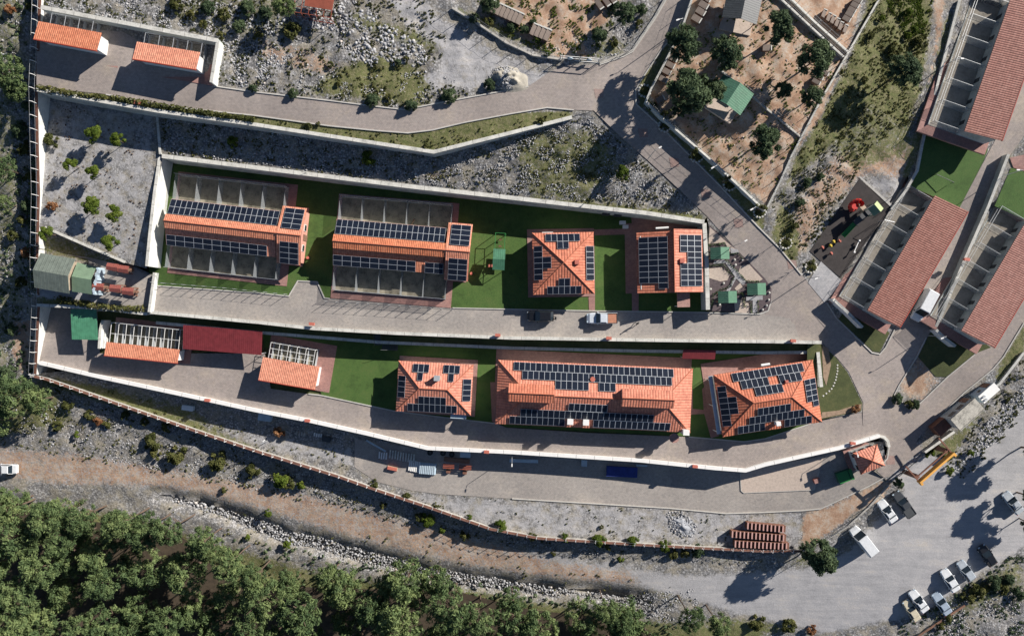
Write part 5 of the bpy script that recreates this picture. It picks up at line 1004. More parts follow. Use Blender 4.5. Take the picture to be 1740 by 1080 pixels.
# ================================================================ VEGETATION
def crown_mesh(name, seed, nl=26, per=110, card=.13, flat=.75, lobe=(.2, .36), top=.5, elong=1.6, spread=1.0, rough=.35):
    """unit crown: leaf sprays spread over many lobes; z from 0 up"""
    g = np.random.default_rng(seed); V = []; T = []
    C = []
    for i in range(nl):
        a = g.uniform(0, 2 * math.pi); r = spread * math.sqrt(g.uniform(0, 1)) * .92; h = flat * (1 - (r / 1.05) ** 2) * g.uniform(.45, 1.0)
        C.append((r * math.cos(a) * g.uniform(.85, 1.15), r * math.sin(a), h, g.uniform(*lobe) * (1.1 - .35 * r), g.uniform(0, 1)))
    for (x, y, z, rad, tn) in C:
        n = int(per * (rad / .28) ** 2); d = g.normal(size=(n, 3)); d /= np.linalg.norm(d, axis=1)[:, None]; d[:, 2] = np.where(d[:, 2] < -.35, -d[:, 2], d[:, 2])
        rr = rad * (1 + rough * g.uniform(-1, .7, n)); p = np.c_[x + d[:, 0] * rr, y + d[:, 1] * rr, z + d[:, 2] * rr * .85]
        nr = d + g.normal(size=(n, 3)) * .55; nr /= np.linalg.norm(nr, axis=1)[:, None]
        u = np.cross(nr, g.normal(size=(n, 3))); u /= np.linalg.norm(u, axis=1)[:, None]; v = np.cross(nr, u)
        s = card * g.uniform(.6, 1.3, n)[:, None]; L = elong
        q = np.stack([p - u * s * L * .5, p - v * s * .5, p + u * s * L * .5, p + v * s * .5], 1).reshape(-1, 3)
        V.append(q); T.append(np.repeat(np.clip(tn + g.normal(size=n) * .18, 0, 1), 4))
    V = np.concatenate(V); T = np.concatenate(T).astype(np.float32); F = np.arange(len(V)).reshape(-1, 4)
    me = np_mesh(name, V, F); at = me.attributes.new('tint', 'FLOAT', 'POINT'); at.data.foreach_set('value', T); return me
def trunk_mesh(seed, h=1.0, r=.06, limbs=5, spread=.6):
    g = random.Random(seed); m = MB(); x = y = 0; pts = [(0, 0, -.1)]
    for k in range(1, 5): x += g.uniform(-.05, .05); y += g.uniform(-.05, .05); pts.append((x, y, h * k / 4))
    for i in range(4): m.tube(pts[i], pts[i + 1], r * (1 - .18 * i), r * (1 - .18 * (i + 1)), n=6)
    for k in range(limbs):
        a = g.uniform(0, 6.28); z0 = h * g.uniform(.5, .95); rr = spread * g.uniform(.6, 1)
        m.tube((x * .7, y * .7, z0), (math.cos(a) * rr, math.sin(a) * rr, z0 + .25 * g.uniform(.5, 1.4)), r * .45, r * .15, n=4)
    return m.mesh('trunk')
CR = {'pine': [crown_mesh('pine_crown', 10 + i, nl=70 + 5 * i, per=260, card=.052, flat=1.1, lobe=(.08, .20), elong=3.0, rough=.8) for i in range(6)],
      'dkpine': [crown_mesh('pine_crown', 30 + i, nl=60, per=220, card=.075, flat=.9, lobe=(.13, .27), elong=2.6, rough=.5) for i in range(3)],
      'lime': [crown_mesh('round_crown', 50 + i, nl=18, per=170, card=.10, flat=.8, lobe=(.26, .38), elong=1.8, rough=.25) for i in range(3)],
      'olive': [crown_mesh('bush_crown', 60 + i, nl=12, per=60, card=.2, flat=.6, lobe=(.22, .42), elong=1.7, rough=.4) for i in range(4)],
      'dry': [crown_mesh('dry_crown', 75, nl=9, per=60, card=.18, flat=.6, lobe=(.25, .4), elong=1.8)],
      'thin': [crown_mesh('thin_crown', 80 + i, nl=8, per=34, card=.16, flat=.9, lobe=(.2, .34), elong=2.4, rough=.5) for i in range(2)]}
MATOF = {'pine': 'pine', 'dkpine': 'dkpine', 'lime': 'lime', 'olive': 'olive', 'dry': 'dry', 'thin': 'olive'}
for k, l in CR.items():
    for me in l: me.materials.append(M[MATOF[k]])
TR = [trunk_mesh(i) for i in range(4)]; [t_.materials.append(M['bark']) for t_ in TR]
_ti = [0]
def tree(kind, px, py, rpx, zf, label, cat='tree', name='pine_tree', group=None, h=None, squash=1.0):
    """px,py = crown centre as seen, rpx crown radius in map units; the trunk stands under it on the ground"""
    _ti[0] += 1; i = _ti[0]; z = float(zf(px, py)); r = rpx * .1 * (CH - z - 2) / CH
    h = h if h is not None else r * 1.0
    x, y = PN(px, py, z + h + r * .5 * squash)
    q = toz((x, y, z)); z = float(zf(*q))
    t = empty(name, (x, y, z), random.uniform(0, 6.28), label, cat, group)
    t.scale = (1, 1, 1)
    c = link('crown', CR[kind][i % len(CR[kind])], t); c.location = (0, 0, h); c.scale = (r, r * random.uniform(.88, 1.08), r * squash)
    if h > .25:
        k = link('trunk', TR[i % 4], t); k.scale = (r, r, h + r * .35); 
    return t
# --- wood south of the dirt road
sheet('forest_floor', [(-420,850),(0,862),(130,880),(310,912),(395,985),(560,1000),(760,1000),(900,1035),(1080,1055),(1130,1090),(1130,1300),(-420,1300)], zB0, M['litter_shaded'], dz=.5, step=16, rough=.3)
def edge_y(x): return np.interp(x, [-200, 0, 120, 300, 385, 400, 480, 560, 640, 760, 800, 900, 1000, 1080, 1120, 1260], [830, 835, 850, 880, 905, 965, 975, 955, 965, 970, 985, 1010, 1015, 1025, 1062, 1100])
pts = []; tries = 0
rf = random.Random(5)
while tries < 9000 and len(pts) < 190:
    tries += 1; x = rf.uniform(-60, 1130); y = rf.uniform(820, 1140)
    r = rf.uniform(24, 42)
    if y - r * .8 < edge_y(x): continue
    if any(math.hypot(x - a, y - b) < (r + c) * .725 for a, b, c in pts): continue
    pts.append((x, y, r))
pts += [(20, 862, 34), (75, 880, 30), (135, 880, 30), (200, 890, 28), (250, 895, 26), (345, 920, 28), (560, 980, 26), (690, 985, 36), (740, 985, 26), (870, 1020, 26), (1055, 1060, 24), (1030, 1035, 22), (1175, 1050, 22), (1222, 1060, 22), (430, 980, 24)]
def where(x, y):
    if y > 1090: return None
    col = ['far left', 'left', 'left of centre', 'centre', 'right of centre', 'right'][min(5, max(0, int(x / 200)))]
    return col
ordered = sorted(pts, key=lambda p: p[1] - edge_y(p[0]))
ORD = ['first','second','third','fourth','fifth','sixth','seventh','eighth','ninth','tenth','eleventh','twelfth','thirteenth','fourteenth','fifteenth','sixteenth','seventeenth','eighteenth','nineteenth','twentieth']
def ordn(i):
    if i < 20: return ORD[i]
    t = ['twenty', 'thirty', 'forty', 'fifty', 'sixty', 'seventy', 'eighty', 'ninety'][(i + 1) // 10 - 2]
    return t + ('-' + ORD[(i + 1) % 10 - 1] if (i + 1) % 10 else 'th').replace('yth', 'ieth')
fr_ = sorted([p for p in pts if p[1] - edge_y(p[0]) < 55]); fi = {p: i for i, p in enumerate(fr_)}
dp_ = [p for p in pts if p not in fi]; rows_ = {p: min(3, int((p[1] - edge_y(p[0]) - 55) / 55)) for p in dp_}; di = {}
for q in range(4):
    for i, p in enumerate(sorted([p for p in dp_ if rows_[p] == q])): di[p] = i
for x, y, r in ordered:
    d = y - edge_y(x)
    front = d < 55
    flb = f'green pine in the front row of the wood, {ordn(fi[(x, y, r)])} from the left' if front else f'green pine in the {["second", "third", "fourth", "hindmost"][rows_[(x, y, r)]]} row of the wood, {ordn(di[(x, y, r)])} from the left'
    tree('pine', x, y, r, zB0, flb, name='pine_tree', group='pines at the front of the wood' if front else 'pines deep in the wood', h=rf.uniform(2.5, 9.5))
# --- single pines, left edge and pens
SINGLE = [
 ('pine', 8, 118, 28, zB0, 'tall bright green pine at the left edge beside the top left yard'), ('pine', 22, 150, 22, zB0, 'broad pine just below the one at the top left edge'),
 ('pine', -2, 285, 26, zB0, 'green pine cut by the left edge level with the gravel garden'), ('pine', 6, 345, 16, zB0, 'small bright pine cut by the left edge above the barn'),
 ('pine', 18, 672, 36, zB0, 'big green pine at the left edge between boundary wall and dirt road'), ('pine', 62, 680, 26, zB0, 'green pine right beside the big one near the lower left wall corner'), ('pine', -8, 715, 26, zB0, 'pine cut by the left edge just above the dirt road'),
 ('pine', 480, 6, 21, zU, 'green pine touching the rust red frame shed at the top edge'), ('olive', 497, 50, 15, zU, 'dark bush just below the rust red frame shed'),
 ('dkpine', 1163, 70, 30, zU, 'pine at the pen fence where the top road leaves the junction'), ('dkpine', 1237, 86, 27, zU, 'pine south of the dark grey shelter'), ('dkpine', 1172, 150, 38, zU, 'largest dark pine, left of the green shelter'), ('dkpine', 1215, 150, 20, zU, 'dark pine squeezed between the largest pine and the green shelter'), ('dkpine', 1160, 182, 16, zU, 'small dark pine below the largest pine by the junction'),
 ('dkpine', 1330, 45, 29, zU, 'pine beside the narrow channel fences'), ('dkpine', 1390, 97, 32, zU, 'dark pine at the lower end of the narrow channel'), ('dkpine', 1383, 162, 18, zU, 'dark pine at the fence corner beside the green slope'), ('dkpine', 1302, 236, 28, zU, 'round pine low in the orange soil pen'), ('dkpine', 1333, 152, 15, zU, 'small dark pine in the middle of the orange soil pen'),
 ('dkpine', 1540, 118, 28, zU, 'leaning dark pine alone on the green slope'), ('olive', 1522, 82, 14, zU, 'dark green bush above the lone pine of the slope'), ('olive', 1563, 72, 11, zU, 'small bush beside the track west of the top right kennel'),
 ('dkpine', 1064, 20, 18, zU, 'green tree in the orange pen near the road at the top'), ('dkpine', 1018, 58, 14, zU, 'small green tree alone on the orange soil left of the top road'),
 ('dkpine', 1397, 948, 30, zB0, 'big dark pine at the fence corner beside the white van'), ('dkpine', 1372, 935, 14, zB0, 'small dark pine leaning on the big one at the fence corner'),
 ('dkpine', 1762, 848, 26, zB0, 'dark tree cut by the right edge beside the single parked car'), ('dkpine', 1758, 890, 20, zB0, 'dark tree cut by the right edge below the single parked car'), ('dkpine', 1775, 770, 30, zB0, 'dark tree beyond the right edge by the asphalt road'),
 ('dkpine', 1527, 821, 10, zB0, 'small dark conifer beside the entrance gate'), ('dkpine', 832, 4, 16, zU, 'green tree left of the upper row of dog houses'),
]
for k, a, b, r, zf, lb in SINGLE: tree(k, a, b, r, zf, lb, name='pine_tree' if 'pine' in lb else ('bush' if 'bush' in lb else 'tree'), cat='bush' if 'bush' in lb else 'tree', h=(.2 if k == 'olive' else min(4.0, .13 * r)))
GARDEN = [(156, 225, 15, 'lime', 'uppermost of the rounded lime green trees in the gravel garden'), (197, 236, 12, 'lime', 'lime green tree just right of the uppermost garden tree'), (117, 279, 12, 'lime', 'lime green tree close to the left wall of the gravel garden'), (155, 290, 13, 'lime', 'lime green tree in the middle of the gravel garden'),
 (152, 348, 15, 'lime', 'large lime green tree left of its pair in the lower garden'), (191, 361, 14, 'lime', 'lime green tree right of its pair in the lower garden'), (183, 412, 15, 'lime', 'lime green tree above the cottage yard by the dark low wall'), (84, 240, 13, 'olive', 'olive yellow shrub on the left wall beside the gravel garden'), (76, 396, 12, 'lime', 'small lime green tree against the left boundary above the barn'), (86, 350, 10, 'dry', 'dry red brown shrub by the left boundary wall'),
 (394, 240, 10, 'lime', 'small bright bush in the shade below the upper wall'), (626, 268, 13, 'lime', 'bright green bush at the rim of the high lawn wall'), (1057, 292, 13, 'lime', 'bright round tree alone on the rock slope by the sloping road')]
for a, b, r, k, lb in GARDEN:
    zf = zT if a < 260 and b < 420 else (zR if b < 300 or a > 300 else zC)
    tree(k, a, b, r, zf, lb, name='round_tree', cat='tree', h=2.0 if (k == 'lime' and a < 260) else (1.2 if a > 1000 else .3))
# --- shrubs: road side, fence line, slopes
def bush(px, py, r, zf, label, kind='olive', h=.15, sq=.9, name='bush', group=None): return tree(kind, px, py, r, zf, label, 'bush', name, group, h, sq)
for a, b, r in [(430, 149, 8), (497, 158, 9), (632, 170, 12), (697, 179, 12), (763, 162, 13), (832, 143, 10)]:
    bush(a, b, r, zU, {430: 'smallest dark shrub at the left end of the kerb row on the upper road', 497: 'second dark shrub from the left on the upper road kerb', 632: 'dark shrub on the upper road kerb before the bend', 697: 'dark shrub exactly at the bend of the upper road kerb', 763: 'dark shrub on the upper road kerb past the bend', 832: 'dark shrub beside the pale rubble heap'}[a], 'dkpine', .15, 1.1, group='shrubs on the upper road kerb')
FB = [(258, 752, 15, 'olive'), (262, 772, 11, 'olive'), (302, 775, 17, 'olive'), (372, 784, 17, 'olive'), (430, 800, 14, 'olive'), (476, 815, 16, 'lime'), (490, 822, 12, 'olive'), (512, 824, 8, 'lime'), (455, 872, 7, 'lime'), (487, 926, 8, 'lime'), (380, 832, 6, 'olive'), (420, 912, 6, 'lime'),
 (637, 822, 8, 'olive'), (688, 843, 8, 'olive'), (712, 878, 9, 'olive'), (727, 884, 12, 'lime'), (751, 901, 6, 'lime'), (790, 910, 9, 'olive'), (797, 878, 5, 'lime'), (741, 860, 6, 'olive'), (651, 858, 6, 'olive'),
 (850, 893, 11, 'lime'), (904, 911, 8, 'olive'), (961, 914, 8, 'lime'), (1017, 918, 12, 'lime'), (1032, 928, 9, 'olive'), (1075, 919, 10, 'lime'), (1130, 928, 10, 'lime'), (1146, 940, 10, 'olive'), (1165, 940, 9, 'olive'), (1187, 935, 13, 'dkpine'), (1055, 950, 6, 'lime'), (940, 940, 5, 'olive'), (1022, 895, 4, 'olive'), (1260, 925, 6, 'olive'), (1330, 930, 6, 'olive'),
 (115, 690, 11, 'olive'), (150, 705, 9, 'olive'), (95, 725, 10, 'olive'), (180, 720, 8, 'olive'), (210, 705, 8, 'olive'), (245, 715, 8, 'olive'), (282, 725, 8, 'olive'), (165, 715, 9, 'dry'), (130, 738, 6, 'lime'), (40, 790, 0, ''),
 (1480, 1060, 0, ''), (1670, 1003, 14, 'olive'), (1690, 990, 14, 'dkpine'), (1706, 1000, 12, 'olive'), (1715, 985, 11, 'dkpine'), (1648, 1014, 12, 'olive'), (1733, 1010, 12, 'dkpine'), (1612, 1050, 8, 'olive'), (1600, 1062, 8, 'olive'), (1340, 1065, 14, 'olive'), (1290, 1060, 14, 'olive'), (1380, 1070, 10, 'dry'),
 (300, 10, 12, 'olive'), (325, 25, 10, 'olive'), (352, 12, 12, 'dkpine'), (380, 22, 11, 'olive'), (345, 42, 8, 'olive'), (405, 45, 12, 'dkpine'), (420, 12, 14, 'dkpine'), (436, 60, 9, 'olive'), (375, 60, 7, 'olive'), (404, 148, 0, ''), (298, 0, 10, 'olive'), (450, 20, 12, 'dkpine'), (40, 250, 12, 'olive'), (30, 220, 14, 'dkpine'), (48, 300, 12, 'olive'), (45, 350, 12, 'dkpine'), (20, 400, 10, 'olive'), (45, 430, 12, 'dry'), (35, 480, 10, 'olive'), (20, 560, 10, 'dkpine'), (50, 12, 8, 'olive'), (15, 15, 10, 'dry'), (38, 375, 10, 'olive'), (12, 630, 14, 'dkpine'), (30, 150, 12, 'dkpine'), (45, 180, 10, 'dkpine'),
 (805, 30, 9, 'dkpine'), (830, 35, 8, 'olive'), (868, 45, 9, 'dkpine'), (890, 50, 9, 'dkpine'), (905, 38, 7, 'dkpine'), (912, 65, 7, 'lime'), (930, 90, 7, 'lime'), (1045, 70, 9, 'olive'), (1085, 40, 8, 'olive'), (1090, 15, 10, 'dkpine'), (1047, 10, 10, 'dkpine'),
 (1395, 300, 8, 'dkpine'), (1360, 345, 9, 'dkpine'), (1372, 310, 9, 'dkpine'), (1350, 385, 8, 'olive'), (1430, 120, 6, 'olive'), (1480, 60, 7, 'olive'), (1500, 30, 6, 'lime'), (1545, 20, 8, 'lime'), (1555, 50, 7, 'lime'), (1545, 60, 7, 'lime'), (1470, 135, 6, 'olive'),
 (1526, 678, 10, 'dkpine'), (1546, 687, 8, 'olive'), (1557, 688, 9, 'dkpine'), (1455, 694, 8, 'dry'), (920, 205, 7, 'olive'), (660, 165, 6, 'olive'), (575, 140, 6, 'olive'), (522, 212, 7, 'olive'), (540, 210, 4, 'olive'), (725, 248, 5, 'olive'), (1110, 180, 8, 'olive'), (560, 110, 6, 'olive'), (676, 105, 6, 'dkpine'), (690, 100, 5, 'olive'), (1105, 250, 0, ''), (455, 748, 0, ''), (474, 734, 11, 'dry'), (244, 430, 12, 'twig'), (1480, 200, 6, 'olive'), (1650, 770, 6, 'lime'), (1580, 770, 9, 'lime'), (1612, 775, 8, 'lime'), (1615, 800, 8, 'lime')]
M2 = crown_mesh('twig_crown', 91, nl=12, per=40, card=.2, flat=.6, lobe=(.25, .42), elong=4.0); M2.materials.append(M['twig']); CR['twig'] = [M2]; MATOF['twig'] = 'twig'
DESC = {'olive': 'olive green', 'lime': 'bright green', 'dkpine': 'dark green', 'dry': 'dry reddish', 'twig': 'bare twiggy'}
def zone_of(a, b):
    if a < 60 and b < 640: return zB0, 'on stones outside the left wall', 'bushes outside the left wall'
    if b > 640 and a < 300 and b < 745: return zB0, 'on the bank below the lower left wall', 'bushes on the bank below the left wall'
    if b >= 745 and a < 520 and b < 840: return zB0, 'between boundary wall and dirt road', 'bushes beside the dirt road on the left'
    if b >= 830 and a < 520: return zB0, 'on rubble between dirt road and wood', 'bushes on the rubble bank'
    if a > 600 and a < 1350 and b > 815 and b < 960: return (zB0 if b > np.interp(a, [p[0] for p in SEG_S], [p[1] for p in SEG_S]) + 3 else zS), 'along the long southern boundary wall', 'bushes along the southern boundary wall'
    if a > 1590 and b > 980: return zB0, 'behind the row of parked cars', 'bushes behind the parked cars'
    if b > 1040: return zB0, 'at the bottom edge near the wood', 'bushes at the bottom verge'
    if a < 480 and b < 90: return zU, 'on the stony slope by the top left yard', 'bushes on the top left slope'
    if a > 790 and a < 1100 and b < 100: return zU, 'in the pen left of the top road', 'bushes in the left pen'
    if a > 1340 and a < 1570 and b < 400: return zU, 'on the slope between pen and kennels', 'bushes on the green slope'
    if a > 1500 and b > 600 and b < 700: return zU, 'at the tip of the road fork grass', 'bushes at the road fork'
    if a > 1570 and b > 760: return zB0, 'by the entrance gate on the stony verge', 'bushes by the gate'
    if 440 < b < 445 or (a == 244): return zC, 'beside the red picnic roof under the white wall', 'x'
    if a == 474: return zS, 'in the storage strip below the white wall', 'x'
    if b < 260 and a < 1000: return zU, 'on the verge along the upper road', 'bushes along the upper road'
    return zU, 'on rough ground beside the road', 'bushes beside the road'
FB = sorted([f_ for f_ in FB if f_[2]]); cnt = {}; tot_ = {}
for a, b, r, k in FB: kk = (DESC[k], zone_of(a, b)[1]); tot_[kk] = tot_.get(kk, 0) + 1
for a, b, r, k in FB:
    zf, wh, gp = zone_of(a, b); kk = (DESC[k], wh); n_ = cnt.get(kk, 0); cnt[kk] = n_ + 1
    o = bush(a, b, r, zf, f'{DESC[k]} bush {wh}' + (f', {ordn(n_)} from left' if tot_[kk] > 1 else ''), k, .2 if k != 'lime' else .35, 1.0, group=gp + ' ' + DESC[k])
# low hedges (one leafy strip each)
def hedge(pts, zf, wpx, h, label, mat='olive', dens=26, card=.28, name='hedge', tall=True):
    g = np.random.default_rng(int(pts[0][0])); V = []; T = []
    r = resample(pts, 4); z0 = float(zf(*r[0])); ox, oy = PN(r[0][0], r[0][1], z0)
    for (a, b) in r:
        z = float(zf(a, b)); hh = h * g.uniform(.6, 1.15); ww = wpx * .1 * g.uniform(.7, 1.2); x, y = PN(a, b, z + h * .6); tn = g.uniform(0, 1)
        n = dens; d = g.normal(size=(n, 3)); d /= np.linalg.norm(d, axis=1)[:, None]; d[:, 2] = abs(d[:, 2])
        p = np.c_[x - ox + d[:, 0] * ww * .5, y - oy + d[:, 1] * ww * .5, z - z0 + d[:, 2] * hh]
        nr = d + g.normal(size=(n, 3)) * .5; nr /= np.linalg.norm(nr, axis=1)[:, None]; u = np.cross(nr, g.normal(size=(n, 3))); u /= np.linalg.norm(u, axis=1)[:, None]; v = np.cross(nr, u)
        s = card * g.uniform(.6, 1.3, n)[:, None]
        V.append(np.stack([p - u * s * .7, p - v * s * .5, p + u * s * .7, p + v * s * .5], 1).reshape(-1, 3)); T.append(np.repeat(np.clip(tn + g.normal(size=n) * .2, 0, 1), 4))
    V = np.concatenate(V); me = np_mesh(name, V, np.arange(len(V)).reshape(-1, 4)); at = me.attributes.new('tint', 'FLOAT', 'POINT'); at.data.foreach_set('value', np.concatenate(T).astype(np.float32))
    o = link(name, me, None, M[mat], (ox, oy, z0)); tag(o, label, 'hedge'); return o
hedge([(66, 149), (110, 157), (150, 163), (178, 166)], zU, 11, .7, 'uneven yellow green hedge at the left end of the grass strip')
hedge([(190, 166), (260, 178), (340, 190), (430, 203)], zU, 11, .8, 'long clipped hedge along the upper road above the grey wall')
hedge([(96, 508), (150, 518), (200, 524), (242, 524)], zC, 12, 1.0, 'bushy hedge on the wall above the green metal canopy')
hedge([(60, 255), (54, 330), (50, 420), (54, 500)], lambda x, y: float(zB0(x, y)), 14, 1.2, 'dark straggly hedge outside the left boundary wall', 'dkpine', 14)
KZ = [(1203, 417), (1230, 413), (1233, 418)], [(1236, 432), (1254, 430), (1262, 440)], [(1204, 452), (1228, 449), (1247, 470), (1242, 486), (1226, 492), (1212, 500), (1210, 520)], [(1234, 441), (1250, 458), (1268, 477), (1290, 478)], [(1244, 500), (1262, 498), (1266, 520)], [(1275, 512), (1277, 530)], [(1288, 512), (1288, 530)]
for i, p in enumerate(KZ):
    hedge(list(p), zU, 4, .45, ['short clipped hedge above the kiosk nearest the gabled house', 'short hedge right of the kiosk nearest the gabled house', 'long curved hedge along the white wall side of the kiosk garden', 'diagonal hedge along the garden path to the eastern kiosk', 'clipped hedge between the southern and eastern kiosks', 'left one of two short hedges on the eastern kiosk path', 'right one of two short hedges on the eastern kiosk path'][i], 'dkpine', 14, .16)
# kiosk garden surfaces
slab('garden_gravel', [(1205,382),(1247,419),(1300,473),(1311,490),(1310,513),(1303,527),(1290,531),(1205,528)], zU, 'mulch', .07, 9)
for i, p in enumerate([[(1206,386),(1244,419),(1252,424),(1240,428),(1232,412),(1204,414)], [(1205,456),(1226,454),(1240,466),(1236,476),(1224,478),(1205,472)], [(1258,452),(1273,449),(1296,474),(1290,478),(1269,478),(1255,462)], [(1247,505),(1272,515),(1274,532),(1249,531)], [(1248,490),(1258,480),(1262,488),(1254,496)]]):
    slab('gravel_bed', p, zU, 'sand', .1 + .004 * i, 9)
for i, p in enumerate([[(1231,444),(1236,443),(1262,470),(1268,480),(1262,484),(1251,473),(1240,494),(1234,494),(1249,470)], [(1241,421),(1254,424),(1256,430),(1242,430)], [(1214,443),(1232,441),(1232,447),(1212,448)], [(1279,510),(1287,510),(1287,531),(1279,531)], [(1268,504),(1296,502),(1296,509),(1268,511)]]):
    slab('garden_path', p, zU, 'granite', .13 + .004 * i, 9)
def stone_obj(seed, r):
    g = random.Random(seed); bm = bmesh.new(); bmesh.ops.create_icosphere(bm, subdivisions=1, radius=r)
    for v in bm.verts: v.co *= g.uniform(.75, 1.2); v.co.z *= .7
    me = bpy.data.meshes.new('stone'); bm.to_mesh(me); bm.free(); me.materials.append(M['coping']); return me
ST = [stone_obj(i, .22) for i in range(3)]
for i, (a, b) in enumerate([(1248, 441), (1261, 441), (1250, 450), (1230, 481), (1208, 491), (1223, 517), (1307, 497), (1306, 509), (1303, 519), (1296, 526), (1206, 520)]):
    z = float(zU(a, b)) + .1; o = link('white_stone', ST[i % 3], None, None, P(a, b, z + .1), i); tag(o, f'white painted stone in the kiosk garden bed, {ordn([1206,1208,1223,1230,1248,1250,1261,1296,1303,1306,1307].index(a))} from the left', 'stone', 'white stones in the kiosk garden')
# ring planters along the sloping road
def planter(px, py, label, r=.95, tr=True):
    z = float(zU(px, py)); t = empty('ring_planter', P(px, py, z), 0, label, 'planter', 'stone ring planters along the sloping road')
    for k in range(12):
        a = k * math.pi / 6; o = link('rim_stone', ST[k % 3], t, None, (math.cos(a) * r, math.sin(a) * r, .15), k)
    c = link('plant', CR['olive'][0], t); c.scale = (.8, .8, .5); c.location = (0, 0, .1)
    return t
for a, b, lb in [(1095, 155, 'stone ring planter at the corner of the junction'), (1129, 214, 'stone ring planter below the junction, first down the sloping road'), (1183, 266, 'stone ring planter on the sloping road left of the pen corner'), (1239, 314, 'stone ring planter on the sloping road by the pen fence foot'), (1290, 360, 'stone ring planter at the south tip of the pine pen'), (1334, 413, 'stone ring planter beside the playground slope'), (1377, 454, 'stone ring planter at the playground entrance')]:
    planter(a, b, lb)
# slender street trees beside the sloping road (their shadows fall on it)
for a, b, lb in [(1133, 190, 'slender young tree by the junction ring planter'), (1180, 258, 'slender young tree at the second planter on the sloping road'), (1236, 305, 'slender young tree at the third planter on the sloping road'), (1296, 352, 'slender young tree at the planter on the pen tip'), (1338, 405, 'slender young tree at the planter near the playground'), (1376, 446, 'slender young tree at the playground entrance planter')]:
    tree('thin', a, b, 10, zU, lb, name='young_tree', h=2.2, squash=1.4)
# --- loose stones (scree) as uncountable stuff
def scree(name, poly, zf, n, r0, r1, seed, noise_cut=None, lift=0.0):
    g = np.random.default_rng(seed); xs = [p[0] for p in poly]; ys = [p[1] for p in poly]
    X = g.uniform(min(xs), max(xs), n * 3); Y = g.uniform(min(ys), max(ys), n * 3); k = inside(poly, X, Y); X, Y = X[k][:n], Y[k][:n]
    if noise_cut is not None:
        q = np.array([mnoise.noise(Vector((x / 26, y / 26, seed))) + .5 * mnoise.noise(Vector((x / 9, y / 9, seed))) for x, y in zip(X, Y)]); k = q > noise_cut; X, Y = X[k], Y[k]
    for f_ in FLAT + FLATL:
        k = ~inside(f_, X, Y); X, Y = X[k], Y[k]
    n = len(X); Z = np.asarray(zf(X, Y), float) + lift; s = 0.1 * (CH - Z) / CH; C = np.c_[(X - 870) * s, -(Y - 540) * s, Z]
    t = (1 + 5 ** .5) / 2; I = np.array([(-1, t, 0), (1, t, 0), (-1, -t, 0), (1, -t, 0), (0, -1, t), (0, 1, t), (0, -1, -t), (0, 1, -t), (t, 0, -1), (t, 0, 1), (-t, 0, -1), (-t, 0, 1)]) / 1.9
    FI = np.array([(0, 11, 5), (0, 5, 1), (0, 1, 7), (0, 7, 10), (0, 10, 11), (1, 5, 9), (5, 11, 4), (11, 10, 2), (10, 7, 6), (7, 1, 8), (3, 9, 4), (3, 4, 2), (3, 2, 6), (3, 6, 8), (3, 8, 9), (4, 9, 5), (2, 4, 11), (6, 2, 10), (8, 6, 7), (9, 8, 1)])
    R_ = r0 + (r1 - r0) * g.power(.5, n) ** 1.0 * g.uniform(.2, 1, n); A = g.uniform(0, 6.28, n)
    V = I[None] * R_[:, None, None] * g.uniform(.6, 1.25, (n, 12, 1)) * np.stack([g.uniform(.7, 1.3, n), g.uniform(.6, 1.1, n), g.uniform(.5, .9, n)], 1)[:, None, :]
    ca, sa = np.cos(A)[:, None], np.sin(A)[:, None]; V = np.stack([V[..., 0] * ca - V[..., 1] * sa, V[..., 0] * sa + V[..., 1] * ca, V[..., 2]], 2) + C[:, None]
    F_ = FI[None] + (np.arange(n) * 12)[:, None, None]; me = np_mesh(name, V.reshape(-1, 3), F_.reshape(-1, 3)); at = me.attributes.new('tint', 'FLOAT', 'POINT'); at.data.foreach_set('value', np.repeat(g.uniform(0, 1, n), 12).astype(np.float32))
    tag(link(name, me, None, M['stone']), kind='stuff')
scree('scree_stones', [(75,-20),(300,-20),(500,40),(520,90),(430,150),(361,140),(372,66),(72,8)], zU, 6300, 0.074, 0.310, 1, -.15)
scree('scree_stones', [(470,30),(600,0),(720,80),(740,130),(690,110),(600,115),(560,60)], zU, 2550, 0.093, 0.465, 2, -.1)
scree('scree_stones', [(430,90),(620,130),(740,120),(800,150),(690,185),(430,153)], zU, 2250, 0.062, 0.217, 3, .0)
scree('scree_stones', [(275,195),(500,225),(737,262),(975,205),(1009,195),(1100,285),(1195,367),(900,332),(560,294),(277,260)], zR, 9500, 0.06, 0.24, 4, -.02, .1)
scree('scree_stones', [(-20,-20),(55,-20),(55,620),(20,640),(-20,640)], lambda x, y: zB0(x, y), 3900, 0.074, 0.279, 5, -.1)
scree('scree_stones', [(-10,690),(60,645),(220,700),(440,775),(640,842),(840,905),(1000,925),(1300,945),(1300,958),(1000,945),(840,925),(560,855),(420,830),(250,795),(60,760),(-10,750)], lambda x, y: zB0(x, y), 9750, 0.074, 0.248, 6, -.15)
scree('scree_stones', [(220,838),(330,850),(480,893),(640,938),(860,985),(1090,1018),(1100,1035),(1000,1025),(860,1010),(760,985),(640,980),(480,985),(400,960),(380,900),(250,870)], lambda x, y: zB0(x, y) - .9, 9000, 0.1, 0.42, 7, -.5)
scree('scree_stones', [(1745,650),(1690,700),(1645,760),(1618,800),(1640,812),(1700,740),(1745,690)], lambda x, y: zB0(x, y), 3200, 0.06, 0.27, 8, -.4)
scree('scree_stones', [(1180,1000),(1200,1050),(1130,1060),(1080,1040),(1060,1010)], lambda x, y: zB0(x, y), 750, 0.062, 0.248, 9)
scree('scree_stones', [(1560,1045),(1640,1000),(1745,1010),(1745,1090),(1560,1090)], lambda x, y: zB0(x, y), 2250, 0.062, 0.279, 10)
